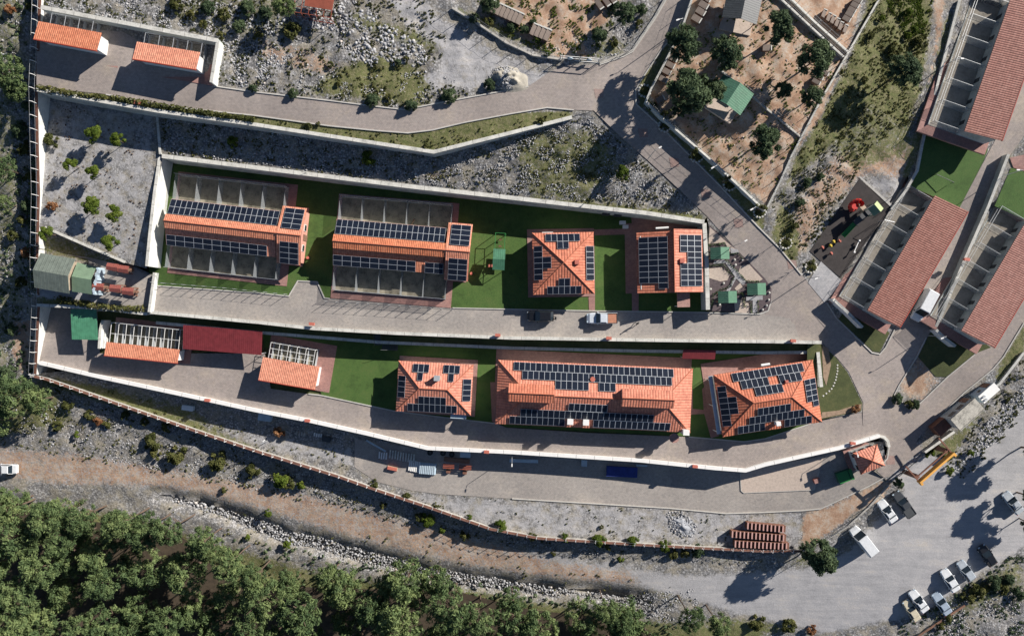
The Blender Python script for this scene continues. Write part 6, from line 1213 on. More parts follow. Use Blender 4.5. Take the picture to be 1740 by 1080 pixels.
scree('scree_stones', [(1390,290),(1450,250),(1480,300),(1420,350),(1390,400),(1350,440),(1345,400)], zU, 700, 0.05, 0.2, 11, .15)
scree('scree_stones', [(955,100),(900,85),(1010,60),(1090,30),(1060,90),(1015,103)], zU, 390, 0.062, 0.248, 12)
scree('scree_stones', [(828,118),(862,112),(894,130),(890,150),(835,152)], lambda x, y: zU(x, y) + 1.2 * np.exp(-((np.asarray(x) - 860) ** 2 + (np.asarray(y) - 134) ** 2) / 300), 1350, 0.062, 0.248, 13)
scree('scree_stones', [(1150,60),(1330,-20),(1440,95),(1345,262),(1302,345),(1205,262),(1110,165)], zU, 1350, 0.050, 0.186, 14, .1)
scree('scree_stones', [(1130,870),(1160,868),(1185,890),(1178,912),(1155,912),(1140,900)], lambda x, y: zS(x, y) + .35 * np.exp(-((np.asarray(x) - 1158) ** 2 + (np.asarray(y) - 890) ** 2) / 300), 500, .06, .3, 19)
# heaps (real mounds)
def heap(px, py, rx, ry, h, zf, mat, label, name='gravel_heap', ang=0):
    z = float(zf(px, py)); m = MB(); n = 26; k = 9; vs = [(0, 0, h)]
    for i in range(1, k + 1):
        for j in range(n):
            a = 6.283 * j / n; q = i / k; rr = q * (1 + .16 * mnoise.noise(Vector((math.cos(a) * 2, math.sin(a) * 2, px)))); hh = h * (1 - q) ** 1.1 * (1 + .9 * mnoise.noise(Vector((math.cos(a) * rr * 4, math.sin(a) * rr * 4, px)))) - .15 * q
            vs.append((math.cos(a) * rx * rr, math.sin(a) * ry * rr, hh))
    fs = [(0, 1 + j, 1 + (j + 1) % n) for j in range(n)] + [(1 + (i - 1) * n + j, 1 + i * n + j, 1 + i * n + (j + 1) % n, 1 + (i - 1) * n + (j + 1) % n) for i in range(1, k) for j in range(n)]
    m.add(vs, fs); o = m.build(name, M[mat], None, P(px, py, z), R(ang), smooth=True); return tag(o, label, 'heap')
M['palegravel'] = plain('pale_crushed_stone', (0.40, 0.37, 0.31), .95, var=.2, scale=2.5, bump=.6); M['bluegravel'] = plain('bluish_crushed_stone', (0.34, 0.355, 0.38), .95, var=.2, scale=2.5, bump=.6)
heap(862, 134, 3.4, 2.3, 1.5, zU, 'palegravel', 'cream coloured rubble heap at the end of the upper road verge', ang=-15)
heap(1158, 890, 3.2, 2.2, .6, zS, 'bluegravel', 'pale bluish gravel heap by the southern boundary wall', ang=-30)
# ground scrub: low tufts nobody could count
def tufts(name, poly, zf, n, r, mat, seed, cut=-.1):
    g = np.random.default_rng(seed); xs = [p[0] for p in poly]; ys = [p[1] for p in poly]
    X = g.uniform(min(xs), max(xs), n * 3); Y = g.uniform(min(ys), max(ys), n * 3); k = inside(poly, X, Y); X, Y = X[k][:n], Y[k][:n]
    q = np.array([mnoise.noise(Vector((x / 18, y / 18, seed))) for x, y in zip(X, Y)]); k = q > cut
    for f_ in FLAT + FLATL: k &= ~inside(f_, X, Y)
    X, Y = X[k], Y[k]; n = len(X); Z = np.asarray(zf(X, Y), float); s = 0.1 * (CH - Z) / CH; C = np.c_[(X - 870) * s, -(Y - 540) * s, Z + .05]
    m_ = 9; C = np.repeat(C, m_, 0); rr = np.repeat(r * g.uniform(.4, 1.2, n), m_); d = g.normal(size=(n * m_, 3)); d /= np.linalg.norm(d, axis=1)[:, None]; d[:, 2] = abs(d[:, 2]) * .7
    p = C + d * rr[:, None] * .6; u = np.cross(d, g.normal(size=d.shape)); u /= np.linalg.norm(u, axis=1)[:, None]; v = np.cross(d, u); sz = rr[:, None] * .55
    V = np.stack([p - u * sz, p - v * sz * .6, p + u * sz, p + v * sz * .6], 1).reshape(-1, 3); me = np_mesh(name, V, np.arange(len(V)).reshape(-1, 4))
    at = me.attributes.new('tint', 'FLOAT', 'POINT'); at.data.foreach_set('value', np.repeat(np.repeat(g.uniform(0, 1, n), m_), 4).astype(np.float32)); tag(link(name, me, None, M[mat]), kind='stuff')
tufts('low_scrub', [(75,-20),(720,-20),(760,70),(740,130),(800,160),(700,186),(430,155),(372,142),(372,66),(72,8)], zU, 4500, .25, 'olive', 1, -.05)
tufts('low_scrub', [(275,195),(737,262),(975,205),(1009,195),(1195,367),(900,334),(560,296),(277,262)], zR, 3500, .24, 'olive', 2, -.05)
tufts('low_scrub', [(-20,-20),(55,-20),(55,640),(-20,760)], lambda x, y: zB0(x, y), 900, .45, 'dkpine', 3, -.1)
tufts('low_scrub', [(-10,670),(60,645),(440,775),(840,905),(1300,945),(1300,958),(840,925),(420,830),(-10,756)], lambda x, y: zB0(x, y), 3600, .27, 'olive', 4, -.05)
tufts('low_scrub', [(250,845),(1180,1000),(1200,1060),(380,960)], lambda x, y: zB0(x, y), 500, .3, 'olive', 5, .05)
tufts('low_scrub', [(1150,60),(1330,-20),(1440,95),(1345,262),(1302,345),(1205,262),(1110,165)], zU, 3200, .22, 'lime', 6, -.02)
tufts('low_scrub', [(790,-20),(1060,-20),(1040,60),(1000,104),(940,96),(860,60)], zU, 3500, .2, 'lime', 7, .0)
tufts('low_scrub', [(1490,-20),(1590,-20),(1560,200),(1480,250),(1400,400),(1345,440),(1310,350),(1440,110)], zU, 5000, .22, 'olive', 8, -.15)
tufts('low_scrub', [(1490,-20),(1590,-20),(1570,60),(1540,60)], zU, 1200, .24, 'lime', 18, -.2)
tufts('low_scrub', [(1745,600),(1690,665),(1600,805),(1640,815),(1745,700)], lambda x, y: zB0(x, y), 500, .3, 'olive', 9, -.1)
tufts('low_scrub', [(1560,1045),(1740,930),(1745,1090),(1480,1090)], lambda x, y: zB0(x, y), 700, .35, 'dkpine', 10, -.1)
tufts('low_scrub', [(70,645),(180,660),(440,735),(600,770),(600,800),(440,762),(80,650)], zS, 600, .25, 'olive', 11, .0)
tufts('low_scrub', [(640,825),(870,850),(1300,875),(1363,930),(1000,915),(740,860)], zS, 500, .22, 'olive', 12, .15)
tufts('low_scrub', [(62,165),(265,200),(245,440),(70,385)], zT, 500, .2, 'twig', 13, .1)
tufts('low_scrub', [(62,150),(430,197),(737,226),(975,187),(971,199),(737,256),(430,208),(62,154)], zU, 900, .22, 'olive', 14, -.1)
tufts('low_scrub', [(-60,830),(1100,1040),(1260,1090),(-60,1140)], lambda x, y: zB0(x, y), 1500, .6, 'dkpine', 15, -.3)
# ================================================================ VEHICLES
def lofted(sections, mats=None, close=True):
    """sections: list of rings (same count) -> MB"""
    m = MB(); n = len(sections[0]); vs = [p for r in sections for p in r]; fs = []
    for i in range(len(sections) - 1):
        for j in range(n): fs.append((i * n + j, i * n + (j + 1) % n, (i + 1) * n + (j + 1) % n, (i + 1) * n + j))
    fs += [tuple(range(n - 1, -1, -1)), tuple((len(sections) - 1) * n + j for j in range(n))]; m.add(vs, fs); return m
def ring(x, w, z0, z1, tuck=.12, r=.12):
    return [(x, -w + tuck, z0), (x, -w, z0 + (z1 - z0) * .35), (x, -w, z1 - r), (x, -w + r * 1.3, z1), (x, w - r * 1.3, z1), (x, w, z1 - r), (x, w, z0 + (z1 - z0) * .35), (x, w - tuck, z0)]
def make_car(px, py, ang, zg, paintm, kind, label, name=None, cat=None, group=None):
    """front towards local -x... ang = heading of the car's nose in degrees (world, ccw from +x)"""
    L = {'sedan': 4.5, 'suv': 4.5, 'van': 5.6, 'pickup': 5.2, 'old': 4.2, 'hatch': 4.1}[kind]; W = {'sedan': .88, 'suv': .92, 'van': 1.0, 'pickup': .93, 'old': .8, 'hatch': .86}[kind]
    cname = {'sedan': 'parked_car', 'suv': 'parked_car', 'van': 'parked_van', 'pickup': 'pickup_truck', 'old': 'parked_car', 'hatch': 'parked_car'}[kind]
    t = empty(name or cname, P(px, py, zg), R(ang), label, cat or {'van': 'van', 'pickup': 'pickup truck'}.get(kind, 'car'), group)
    h = L / 2; zb = .28
    if kind == 'van': bel = 1.15; S = [(-h, .93, .5, 1.1), (-h + .05, .98, zb, 1.9), (-h + 3.6, 1, zb, 1.95), (h - 1.2, 1, zb, 1.2), (h - .5, .93, zb, 1.05), (h, .8, .4, .75)]
    elif kind == 'pickup': S = [(-h, .95, .45, .95), (-h + .08, 1, zb + .1, 1.02), (h - 1.5, 1, zb + .1, 1.05), (h - .5, .95, zb + .1, 1.0), (h, .8, .45, .75)]
    else: S = [(-h, .86, .45, .78), (-h + .15, .95, zb, .92), (-h + 1.0, 1, zb, .97), (h - 1.5, 1, zb, .95), (h - .4, .93, zb, .84), (h, .72, .4, .62)]
    if kind == 'suv': S = [(a, b, c, d + .1) for a, b, c, d in S]
    bd = lofted([ring(x, W * w, z0, z1) for x, w, z0, z1 in S]); body = bd.build('body', paintm, t, smooth=False, bevel=.05)
    # cabin: dark glass house with painted roof and pillars
    cab = {'sedan': (-h + .75, -h + 1.35, h - 2.05, h - 1.35, 1.42), 'hatch': (-h + .15, -h + .6, h - 2.0, h - 1.2, 1.45), 'suv': (-h + .12, -h + .55, h - 2.1, h - 1.35, 1.68), 'van': (-h + .1, -h + .25, h - 1.75, h - 1.0, 2.3), 'pickup': (-h + 1.75, -h + 2.0, h - 2.2, h - 1.5, 1.72), 'old': (-h + .7, -h + 1.1, h - 1.9, h - 1.3, 1.4)}[kind]
    x0, x1, x2, x3, zt = cab; zl = {'van': 1.1, 'pickup': .98, 'suv': 1.0}.get(kind, .9); wt = W * (.93 if kind == 'van' else .78)
    m = MB(); wl = W * .93
    m.add([(x0, -wl, zl), (x3, -wl, zl), (x3, wl, zl), (x0, wl, zl), (x1, -wt, zt - .03), (x2, -wt, zt - .03), (x2, wt, zt - .03), (x1, wt, zt - .03)], [(0, 1, 5, 4), (1, 2, 6, 5), (2, 3, 7, 6), (3, 0, 4, 7), (4, 5, 6, 7), (3, 2, 1, 0)])
    m.build('window_glass', M['glass'], t)
    m = MB(); m.add([(x1 - .05, -wt - .02, zt - .05), (x2 + .05, -wt - .02, zt - .05), (x2 + .05, wt + .02, zt - .05), (x1 - .05, wt + .02, zt - .05), (x1 + .05, -wt + .1, zt + .03), (x2 - .05, -wt + .1, zt + .03), (x2 - .05, wt - .1, zt + .03), (x1 + .05, wt - .1, zt + .03)], [(0, 1, 5, 4), (1, 2, 6, 5), (2, 3, 7, 6), (3, 0, 4, 7), (4, 5, 6, 7), (3, 2, 1, 0)])
    for s in (-1, 1):
        for a, b in (((x0, wl, zl), (x1, wt, zt - .02)), ((x3, wl, zl), (x2, wt, zt - .02))): m.tube((a[0], s * a[1], a[2]), (b[0], s * b[1], b[2]), .05, n=4)
        if kind in ('van',): m.add([(x0, s * (wl + .01), zl), (x2 - .1, s * (wl + .01), zl), (x2 - .3, s * (wt + .02), zt - .04), (x1, s * (wt + .02), zt - .04)], [(0, 1, 2, 3)])
    m.build('roof', paintm, t)
    if kind in ('sedan',) and 'sunroof' in label:
        m = MB(); m.b2(x1 + .75, x1 + 1.35, -.4, .4, zt + .032, zt + .04); m.build('sunroof', M['glass'], t)
    if kind == 'pickup':
        m = MB(); m.b2(-h + .15, -h + 1.65, -W + .14, W - .14, 1.032, 1.045); m.build('load_bed', M['bedload'] if 'orange' in label else M['dark'], t)
        m = MB(); [m.b2(-h + .1, -h + 1.7, s * (W - .1) - .05, s * (W - .1) + .05, 1.02, 1.13) for s in (-1, 1)]; m.b2(-h + .02, -h + .1, -W + .1, W - .1, 1.02, 1.12); m.build('bed_side', M['dark'], t)
    for sx in (-h + .85, h - .85):
        for s in (-1, 1):
            m = MB(); m.tube((sx, s * (W - .22), .33), (sx, s * (W - .005), .33), .33, n=14); wv = m.build('wheel', M['tyre'], t)
            m = MB(); m.tube((sx, s * (W - .004), .33), (sx, s * (W + .012), .33), .19, n=10); m.build('rim', M['steel'], wv)
    for s in (-1, 1):
        m = MB(); m.box((h - .14, s * W * .62, .66 if kind != 'pickup' else .8), (.2, .3, .14)); m.build('headlight', M['palesheet'], t)
        m = MB(); m.box((-h + .05, s * W * .7, .72), (.08, .26, .14)); m.build('tail_light', M['red'], t)
        m = MB(); m.box((x3 - .35, s * (W + .09), zl + .08), (.14, .2, .13)); m.build('mirror', M['dark'] if kind == 'van' else paintm, t)
    return t
M['bedload'] = plain('orange_load', (0.45, 0.2, 0.12), .8, var=.3)
pw, pw2, pbk, pslv, pbeige, pdk, pbl = paint('white_car_paint', (.72, .74, .75)), paint('cool_white_paint', (.62, .67, .72)), paint('black_car_paint', (.012, .013, .016)), paint('silver_paint', (.42, .46, .50)), paint('beige_paint', (.60, .54, .40)), paint('dark_grey_paint', (.06, .065, .07)), paint('greyblue_paint', (.35, .42, .50))
zb = lambda a, b: float(zB0(a, b)) + .02
CARS = [
 (918, 537, 180, .06, pbk, 'suv', 'black car parked on the middle road below the pyramid roofed house'),
 (1022, 540.5, 180, .06, pw2, 'pickup', 'white pickup with an orange brown load on the middle road'),
 (1563, 519, -118, None, pw, 'van', 'white van parked beside the middle brown red kennel roof'),
 (14, 795, 180, None, pw, 'sedan', 'white car driving on the dirt road at the left edge'),
 (1504, 866, 125, None, pw, 'sedan', 'white car with a dark sunroof parked beside the dark pickup below the gate'),
 (1531, 854, 125, None, pdk, 'pickup', 'dark grey pickup parked next to the entrance gate'),
 (1461, 915, 128, None, pw, 'van', 'long white van parked by the big dark pine'),
 (1673, 941, 122, None, pbk, 'hatch', 'black car at the upper right end of the parked row'),
 (1637, 967, 124, None, pslv, 'hatch', 'silver white hatchback next to the black car in the parked row'),
 (1610, 983, 122, None, pw, 'sedan', 'white car in the middle of the parked row, left of the silver hatchback'),
 (1557, 1018, 126, None, pw, 'sedan', 'white car with a small sunroof touching the beige car'),
 (1596, 1022, 124, None, pbl, 'sedan', 'pale blue silver car by the low wall at the lower end of the row'),
 (1545, 1034, 123, None, pbeige, 'old', 'old beige boxy car, leftmost of the parked row'),
 (1716, 852, 128, None, pslv, 'sedan', 'silver car parked alone in tree shade at the right edge')]
for a, b, ang, z, pm_, k, lb in CARS:
    if z is None: z = (float(zU(a, b)) + .06) if lb.startswith('white van parked beside') else zb(a, b)
    make_car(a, b, ang, z, pm_, k, lb, group='vehicles on the parking place' if a > 1440 and b > 830 else None)
# ================================================================ SMALL THINGS
# play frame on the lawn
def swing(px, py, label):
    c, rz = frame_at(px, py, 0, 2.0, -3); t = empty('play_frame', c, rz, label, 'play frame')
    for yy in (-1.6, 1.6, 4.4):
        for s in (-1, 1): m = MB(); m.tube((s * .95, yy, 0), (s * .8, yy, 2.3), .06, n=5); m.build('post', M['green'], t)
    m = MB(); [m.tube((s * .8, -1.6, 2.3), (s * .8, 4.4, 2.3), .05, n=5) for s in (-1, 1)]; [m.tube((-.8, yy, 2.3), (.8, yy, 2.3), .05, n=5) for yy in (-1.6, 1.6, 4.4)]; m.build('top_bar', M['green'], t)
    slope_mesh('roof', [[(1.0, 1.75, 2.4), (-1.0, 1.75, 2.4), (-1.0, 0, 3.0), (1.0, 0, 3.0)], [(-1.0, -1.75, 2.4), (1.0, -1.75, 2.4), (1.0, 0, 3.0), (-1.0, 0, 3.0)]], M['green_metal'], t, .05)
    m = MB(); m.b2(-.7, .7, -1.3, 1.3, 1.0, 1.08); m.build('platform', M['timber'], t)
    m = MB(); m.box((-1.4, -1.0, .5), (.9, .45, .08), 0); m.box((-.95, -1.0, .9), (.7, .45, .08), M=Matrix.Rotation(R(40), 4, 'Y')); m.build('slide', M['redbox'], t)
    for yy in (2.4, 3.5):
        m = MB(); m.b2(-.25, .25, yy - .12, yy + .12, .45, .5); [m.tube((s * .2, yy, .5), (s * .2, yy, 2.3), .012, n=3) for s in (-1, 1)]; m.build('swing_seat', M['rust'], t)
    return t
swing(848, 441, 'green roofed wooden play frame with swings standing on the lawn')
# playground
sheet('playground_rubber', [(1460.6,304),(1515,351),(1429,472),(1395,444),(1376,427)], zU, M['rubber'], dz=.08, step=9)
sheet('granite_entry', [(1373,480),(1395,444),(1434,480),(1401,514)], zU, M['granite'], dz=.09, step=9)
sheet('playground_edge', [(1459,300),(1462,300),(1519,350),(1515,353)], zU, M['kerb'], dz=.14, step=9)
def pu(a, b, h=0): return P(a, b, float(zU(a, b)) + h)
z0 = float(zU(1465, 370)) + .08
c, rz = frame_at(1489, 354, z0, z0 + 3.2, 40); t = empty('climbing_tower', c, rz, 'playground tower with green roof, red spiral tube slide and green straight slide', 'playground tower')
slope_mesh('roof', [[(-1.0, -.8, 3.0), (.0, -.8, 3.6), (.0, .8, 3.6), (-1.0, .8, 3.0)]], M['green_cloth'], t, .05)
slope_mesh('roof', [[(.0, -.8, 3.6), (1.0, -.8, 3.0), (1.0, .8, 3.0), (.0, .8, 3.6)]], M['limeplastic'] if 'limeplastic' in M else M['green_cloth'], t, .05)
for sx in (-.8, .8):
    for sy in (-.6, .6): m = MB(); m.tube((sx, sy, 0), (sx, sy, 3.1), .05); m.build('post', M['green'], t)
m = MB(); m.b2(-.9, .9, -.7, .7, 1.5, 1.58); m.build('platform', M['dark'], t)
m = MB(); m.b2(-1.1, -.3, .7, 1.9, 1.5, 1.56); m.build('bridge', M['wood'], t)
# red tube: two drums and a curved body
m = MB(); cx, cy = -1.5, 2.3
prev = None
for k in range(11):
    a = k / 10 * 5.2; p = Vector((cx + .75 * math.cos(a), cy + .6 * math.sin(a), 2.3 - k * .19))
    if prev: m.tube(prev, p, .38, .38, n=10, cap=False)
    prev = p
m.tube((cx + .3, cy - .2, 1.6), (cx + .3, cy - .2, 2.9), .42, .5, n=14, cap=False); m.tube((cx - .75, cy + .1, 1.7), (cx - .75, cy + .1, 2.7), .42, .46, n=14); m.build('tube_slide', M['red'], t)
m = MB(); m.box((-4.6, -0.30, .8), (2.6, .75, .07), M=Matrix.Rotation(R(13), 4, 'Z') @ Matrix.Rotation(R(-22), 4, 'Y')); m.box((-4.6, -0.65, .92), (2.6, .06, .25), M=Matrix.Rotation(R(13), 4, 'Z') @ Matrix.Rotation(R(-22), 4, 'Y')); m.box((-4.6, 0.05, .92), (2.6, .06, .25), M=Matrix.Rotation(R(13), 4, 'Z') @ Matrix.Rotation(R(-22), 4, 'Y')); m.build('slide', M['green'], t)
m = MB(); m.b2(-3.4, -.8, -.5, .5, 1.3, 1.36); [m.tube((a, b_, 0), (a, b_, 2.0), .04, n=5) for a in (-3.4, -2.1, -.9) for b_ in (-.5, .5)]; m.build('bridge', M['dark'], t)
m = MB(); m.tube((.4, -2.6, 2.1), (1.4, -3.9, 2.1), .05); m.tube((1.4, -3.9, 0), (1.4, -3.9, 2.1), .05); m.tube((.4, -2.6, 0), (.4, -2.6, 2.1), .05); m.build('monkey_bar', M['steel'], t)
c = pu(1453, 419, .1); t = empty('seesaw', c, R(66), 'white seesaw lying slanted on the black playground surface', 'seesaw')
m = MB(); m.box((0, 0, .5), (2.2, .12, .08)); m.build('beam', M['white'], t)
for s in (-1, 1): m = MB(); m.tube((s * 1.05, 0, .5), (s * 1.05, 0, .75), .16, n=8); m.build('seat', M['white'], t)
m = MB(); m.box((0, 0, .22), (.2, .5, .5)); m.build('stand', M['dark'], t)
for i, (a, b, mt, lb) in enumerate([(1395, 421, 'redbox', 'small pink red spring seat nearest the west corner of the playground'), (1409, 418, 'yellow', 'yellow spring seat above its yellow neighbour'), (1408, 420, '', ''), (1414, 411, 'yellow', 'yellow spring seat closest to the seesaw'), (1410, 431, 'redbox', 'pink red spring seat nearest the playground entrance'), (1424, 410, 'redbox', 'small pink red spring seat next to the seesaw pole')]):
    if not mt: continue
    t = empty('spring_seat', pu(a, b, .08), R(40), lb, 'spring rider', 'spring seats')
    m = MB(); m.tube((0, 0, 0), (0, 0, .4), .09, n=6); m.build('spring', M['dark'], t)
    m = MB(); m.tube((0, 0, .4), (0, 0, .52), .27, .3, n=12); m.b2(-.06, .06, -.28, .28, .52, .7); m.build('seat', M[mt], t)
# dog houses
def doghouse():
    t = empty('dog_house', (0, 0, 0), 0, 'x', 'dog house')
    m = MB(); m.b2(-.65, .65, -.4, .4, .05, .75); m.build('wall', M['timber'], t)
    slope_mesh('roof', [[(-.75, -.5, .74), (.6, -.5, .74), (.6, .5, .86), (-.75, .5, .86)]], M['weathered'], t, .05); m = MB(); m.box((.7, 0, .8), (.17, 1.0, .12)); m.build('front_board', M['coping'], t)
    m = MB(); m.b2(.66, .7, -.18, .18, .1, .6); m.build('opening', M['dark'], t)
    return t
dh = doghouse(); first = [True]
def put_dh(px, py, ang, zf, label, group, sx=1.0, sy=1.0):
    t = dh if first[0] else copy_tree(dh); first[0] = False
    t.location = P(px, py, float(zf(px, py)) + .02); t.rotation_euler = (0, 0, R(ang)); t.scale = (sx, sy, 1.15); t['label'] = label; t['group'] = group
for i in range(9): put_dh(828 + i * 6.9, 11 + i * 3.1, 65, zU, f'brown dog house in the long slanting row of nine, {ordn(i)} from the left', 'dog houses in the long row', 1.25, .8)
for i in range(4): put_dh(907 + i * 7.6, 54 + i * 3.0, 66, zU, f'brown dog house in the row of four by the dirt track, {ordn(i)} from left', 'dog houses in the row of four', 1.25, .8)
for i, (a, b) in enumerate([(1017, 12), (1029, 7), (1039, 2)]): put_dh(a, b, -55, zU, ['pale topped dog house, lowest of three on bare orange soil', 'pale topped dog house, middle of three on bare orange soil', 'pale topped dog house touching the top edge of the picture'][i], 'three pale dog houses', 1.1, .75)
for i, (a, b) in enumerate([(1193, 13), (1188, 24), (1181, 36), (1198, 1)]): put_dh(a, b, -32, zU, f'grey dog house between road fence and dark grey shelter, {["third","second","first","topmost"][i]} from below'.replace('topmost from below', 'topmost of its row'), 'dog houses near the dark shelter', 1.0, .9)
for i, (a, b) in enumerate([(1142, 103), (1137, 114), (1131, 125), (1125, 138)]): put_dh(a, b, -28, zU, f'shaded dog house on the pen wall above the ring planter, {ordn(i)} from the top', 'dog houses by the junction wall', .9, .8)
for i, (a, b) in enumerate([(1453, 5), (1448, 13), (1443, 21), (1439, 28), (1434, 36)]): put_dh(a, b, -30, zU, f'dark dog house in the steep row by the channel, {ordn(i)} from the top', 'dog houses in the steep row', .85, .7)
for i, (a, b) in enumerate([(1396, 27), (1404, 33), (1411, 37), (1418, 42), (1424, 48), (1432, 53)]): put_dh(a, b, 68, zU, f'light dog house in the slanting row beside the channel, {ordn(i)} from the left', 'dog houses beside the channel', .85, .6)
for i, (a, b) in enumerate([(1397, 127), (1388, 134), (1383, 142)]): put_dh(a, b, -30, zU, f'white roofed dog house by the lower pen fence, {ordn(i)} from the top', 'dog houses by the lower pen fence', .9, .6)
for i, (a, b) in enumerate([(1300, 85), (1120, 172)]): put_dh(a, b, 30 * i, zU, ['small grey dog house below the channel fence pine', 'small brown dog house near the junction planter'][i], 'single dog houses', .9, .9)
# stacked brown kennel boxes at the bottom
def box_hut():
    t = empty('kennel_box', (0, 0, 0), 0, 'x', 'kennel box')
    m = MB(); m.b2(-.29, .29, -.5, .5, .0, .12); m.b2(-.29, .29, .46, .5, .12, 1.0); m.b2(-.29, -.25, -.5, .459, .12, 1.0); m.b2(-.25, .29, -.5, -.46, .12, .9); m.build('wall', M['rust'], t)
    slope_mesh('roof', [[(-.32, -.52, 1.03), (-.1, -.52, 1.03), (-.1, .52, 1.03), (-.32, .52, 1.03)]], M['pinkwood'], t, .05)
    m = MB(); m.b2(-.1, .3, -.48, .46, .75, .8); m.build('lid', M['rust'], t)
    return t
M['pinkwood'] = plain('pinkish_board', (0.52, 0.30, 0.26), .8, var=.15)
bh = box_hut(); fb = True
for row, (xa, ya, n, dx, dy, wd) in enumerate([(1269, 889.5, 10, 6.55, .62, 'rear'), (1243, 903.5, 14, 6.6, .5, 'middle'), (1248, 920, 14, 6.6, .3, 'front')]):
    for i in range(n):
        t = bh if fb else copy_tree(bh); fb = False; a, b = xa + i * dx, ya + i * dy
        t.location = P(a, b, float(zS(a, b)) + .05); t.rotation_euler = (0, 0, R(-3)); t.scale = (1.1, 1.1, 1.25)
        t['label'] = f'brown wooden kennel box in the {wd} row of the three rows, {ordn(i)} from left'; t['group'] = f'kennel boxes in the {wd} row'
# storage goods under the white wall
def zs(a, b): return float(zS(a, b)) + .06
def beams(px, py, n, dx, dy, ln, ang, mat, label, w=.25, h=.25):
    t = empty('beam_stack', P(px, py, zs(px, py)), R(ang), label, 'building material')
    m = MB()
    for i in range(n): m.box((i * dx, i * dy + random.uniform(-.08, .08), h / 2), (w, ln, h), R(random.uniform(-2, 2)))
    m.build('beam', M[mat], t); return t
beams(645, 772, 4, .42, -.05, 1.2, -6, 'white', 'four short white concrete beams standing left of the longer row')
beams(663, 771, 10, .48, -.03, 1.5, -6, 'coping', 'row of ten grey concrete beams lying under the white wall')
beams(696, 790, 6, .34, -.02, 1.9, -8, 'white', 'pale beams stacked against the blue grey sheets')
t = empty('sheet_pile', P(727, 795, zs(727, 795)), R(-5), 'pile of ribbed pale blue metal sheets under the white wall', 'building material')
m = MB()
for i in range(9): m.box((-1.3 + i * .32, 0, .35), (.22, 1.9, .5 + .05 * (i % 2)))
m.box((0, 0, .15), (3.0, 2.0, .2)); m.build('sheets', M['palesheet'], t)
beams(776, 781, 1, .5, 0, 4.6, 86, 'timber', 'long brown timber bench behind the two rusty racks', .7, .5)
beams(640, 757, 1, .5, 0, 4.0, 62, 'palesheet', 'long pale girder lying in wall shade left of the beams', .3, .3)
for tx_, ty_, tl_ in [(731, 768, 'dark tyre lying in wall shade, leftmost of three'), (753, 769, 'dark tyre lying in wall shade, middle of three'), (768, 771, 'dark tyre lying in wall shade, rightmost of three')]:
    t = empty('tyre', P(tx_, ty_, zs(tx_, ty_)), 0, tl_, 'tyre', 'tyres under the wall'); m = MB(); m.tube((0, 0, 0), (0, 0, .3), .5, .5, n=16); m.build('rubber', M['tyre'], t); m = MB(); m.tube((0, 0, .302), (0, 0, .32), .24, n=12); m.build('hub', M['dark'], t)
t = empty('pallet', P(667, 795, zs(667, 795)), R(-12), 'orange brown pallet of bricks near the row of beams', 'pallet')
m = MB(); m.b2(-.85, .85, -.25, .25, .12, .5); m.build('bricks', M['redbox'], t); m = MB(); m.b2(-.95, .95, -.35, .35, 0, .1); m.build('pallet_base', M['wood'], t)
for a, b, w_, lb in [(763, 790, 2.0, 'rusty steel rack nearest the pile of blue sheets'), (791, 792, 2.2, 'rusty steel rack standing alone right of the other rack')]:
    t = empty('steel_rack', P(a, b, zs(a, b)), R(-3), lb, 'rack', 'rusty racks')
    m = MB(); [m.b2(-w_ / 2, w_ / 2, y_ - .08, y_ + .08, .85, .95) for y_ in (-.3, 0, .3)]; [m.tube((x_, y_, 0), (x_, y_, .9), .04, n=4) for x_ in (-w_ / 2 + .1, w_ / 2 - .1) for y_ in (-.3, .3)]; m.build('shelf', M['rustred'], t)
    m = MB(); m.b2(-.4, .3, -1.3, -.6, 0, .5); m.build('crate', M['rust'], t)
def boxy(name, px, py, zg, ang, dims, mat, label, cat, lid='white', top=.06):
    t = empty(name, P(px, py, zg), R(ang), label, cat); x, y, z = dims
    m = MB(); m.b2(-x / 2, x / 2, -y / 2, y / 2, 0, z); [m.b2(-x / 2 - .02, x / 2 + .02, -y / 2 - .02, y / 2 + .02, q, q + .05) for q in (.1, z * .6)]; m.build('body', M[mat], t)
    m = MB(); m.b2(-x / 2 - .04, x / 2 + .04, -y / 2 - .04, y / 2 + .04, z + .002, z + top); m.build('lid', M[lid], t); return t
boxy('container', 322, 692, float(zS(322, 692)), -8, (1.9, .8, .8), 'palesheet', 'white metal chest in the strip below the long parapet wall', 'container')
boxy('container', 453, 707, float(zS(453, 707)), -8, (2.2, 1.3, 1.0), 'palesheet', 'bluish box in the wall shade above the dry reddish bush', 'container', 'palesheet')
boxy('trough', 890, 782, zs(890, 782), -2, (5.0, .5, .35), 'palesheet', 'long pale trough lying below the white wall', 'trough', 'palesheet')
boxy('cabinet', 992, 785, zs(992, 785), -3, (.9, 1.0, .9), 'palesheet', 'small pale cabinet against the white wall', 'cabinet', 'palesheet')
boxy('tarp_stack', 1056, 800, zs(1056, 800), -3, (5.4, 1.7, .6), 'blue', 'dark blue tarpaulin stack in the shade of the white wall', 'stack', 'blue')
boxy('storage_box', 791, 771, zs(791, 771), -2, (1.8, .9, .6), 'palesheet', 'pale blue storage box tucked close to the white wall', 'box', 'palesheet')
boxy('tool_box', 556, 745, zs(556, 745), -10, (1.4, .8, .6), 'dark', 'dark box among goods under the white wall', 'box', 'dark')
beams(505, 735, 4, .45, -.05, .7, -8, 'conc', 'four short pale blocks in a row left in the wall shade')
beams(535, 737, 4, .4, -.02, .6, -8, 'white', 'small pale blocks right of the first block row')
boxy('roller', 1090, 790, zs(1090, 790), -3, (1.9, .25, .25), 'palesheet', 'thin pale pipe bundle right of the blue tarpaulin', 'pipe bundle', 'palesheet')
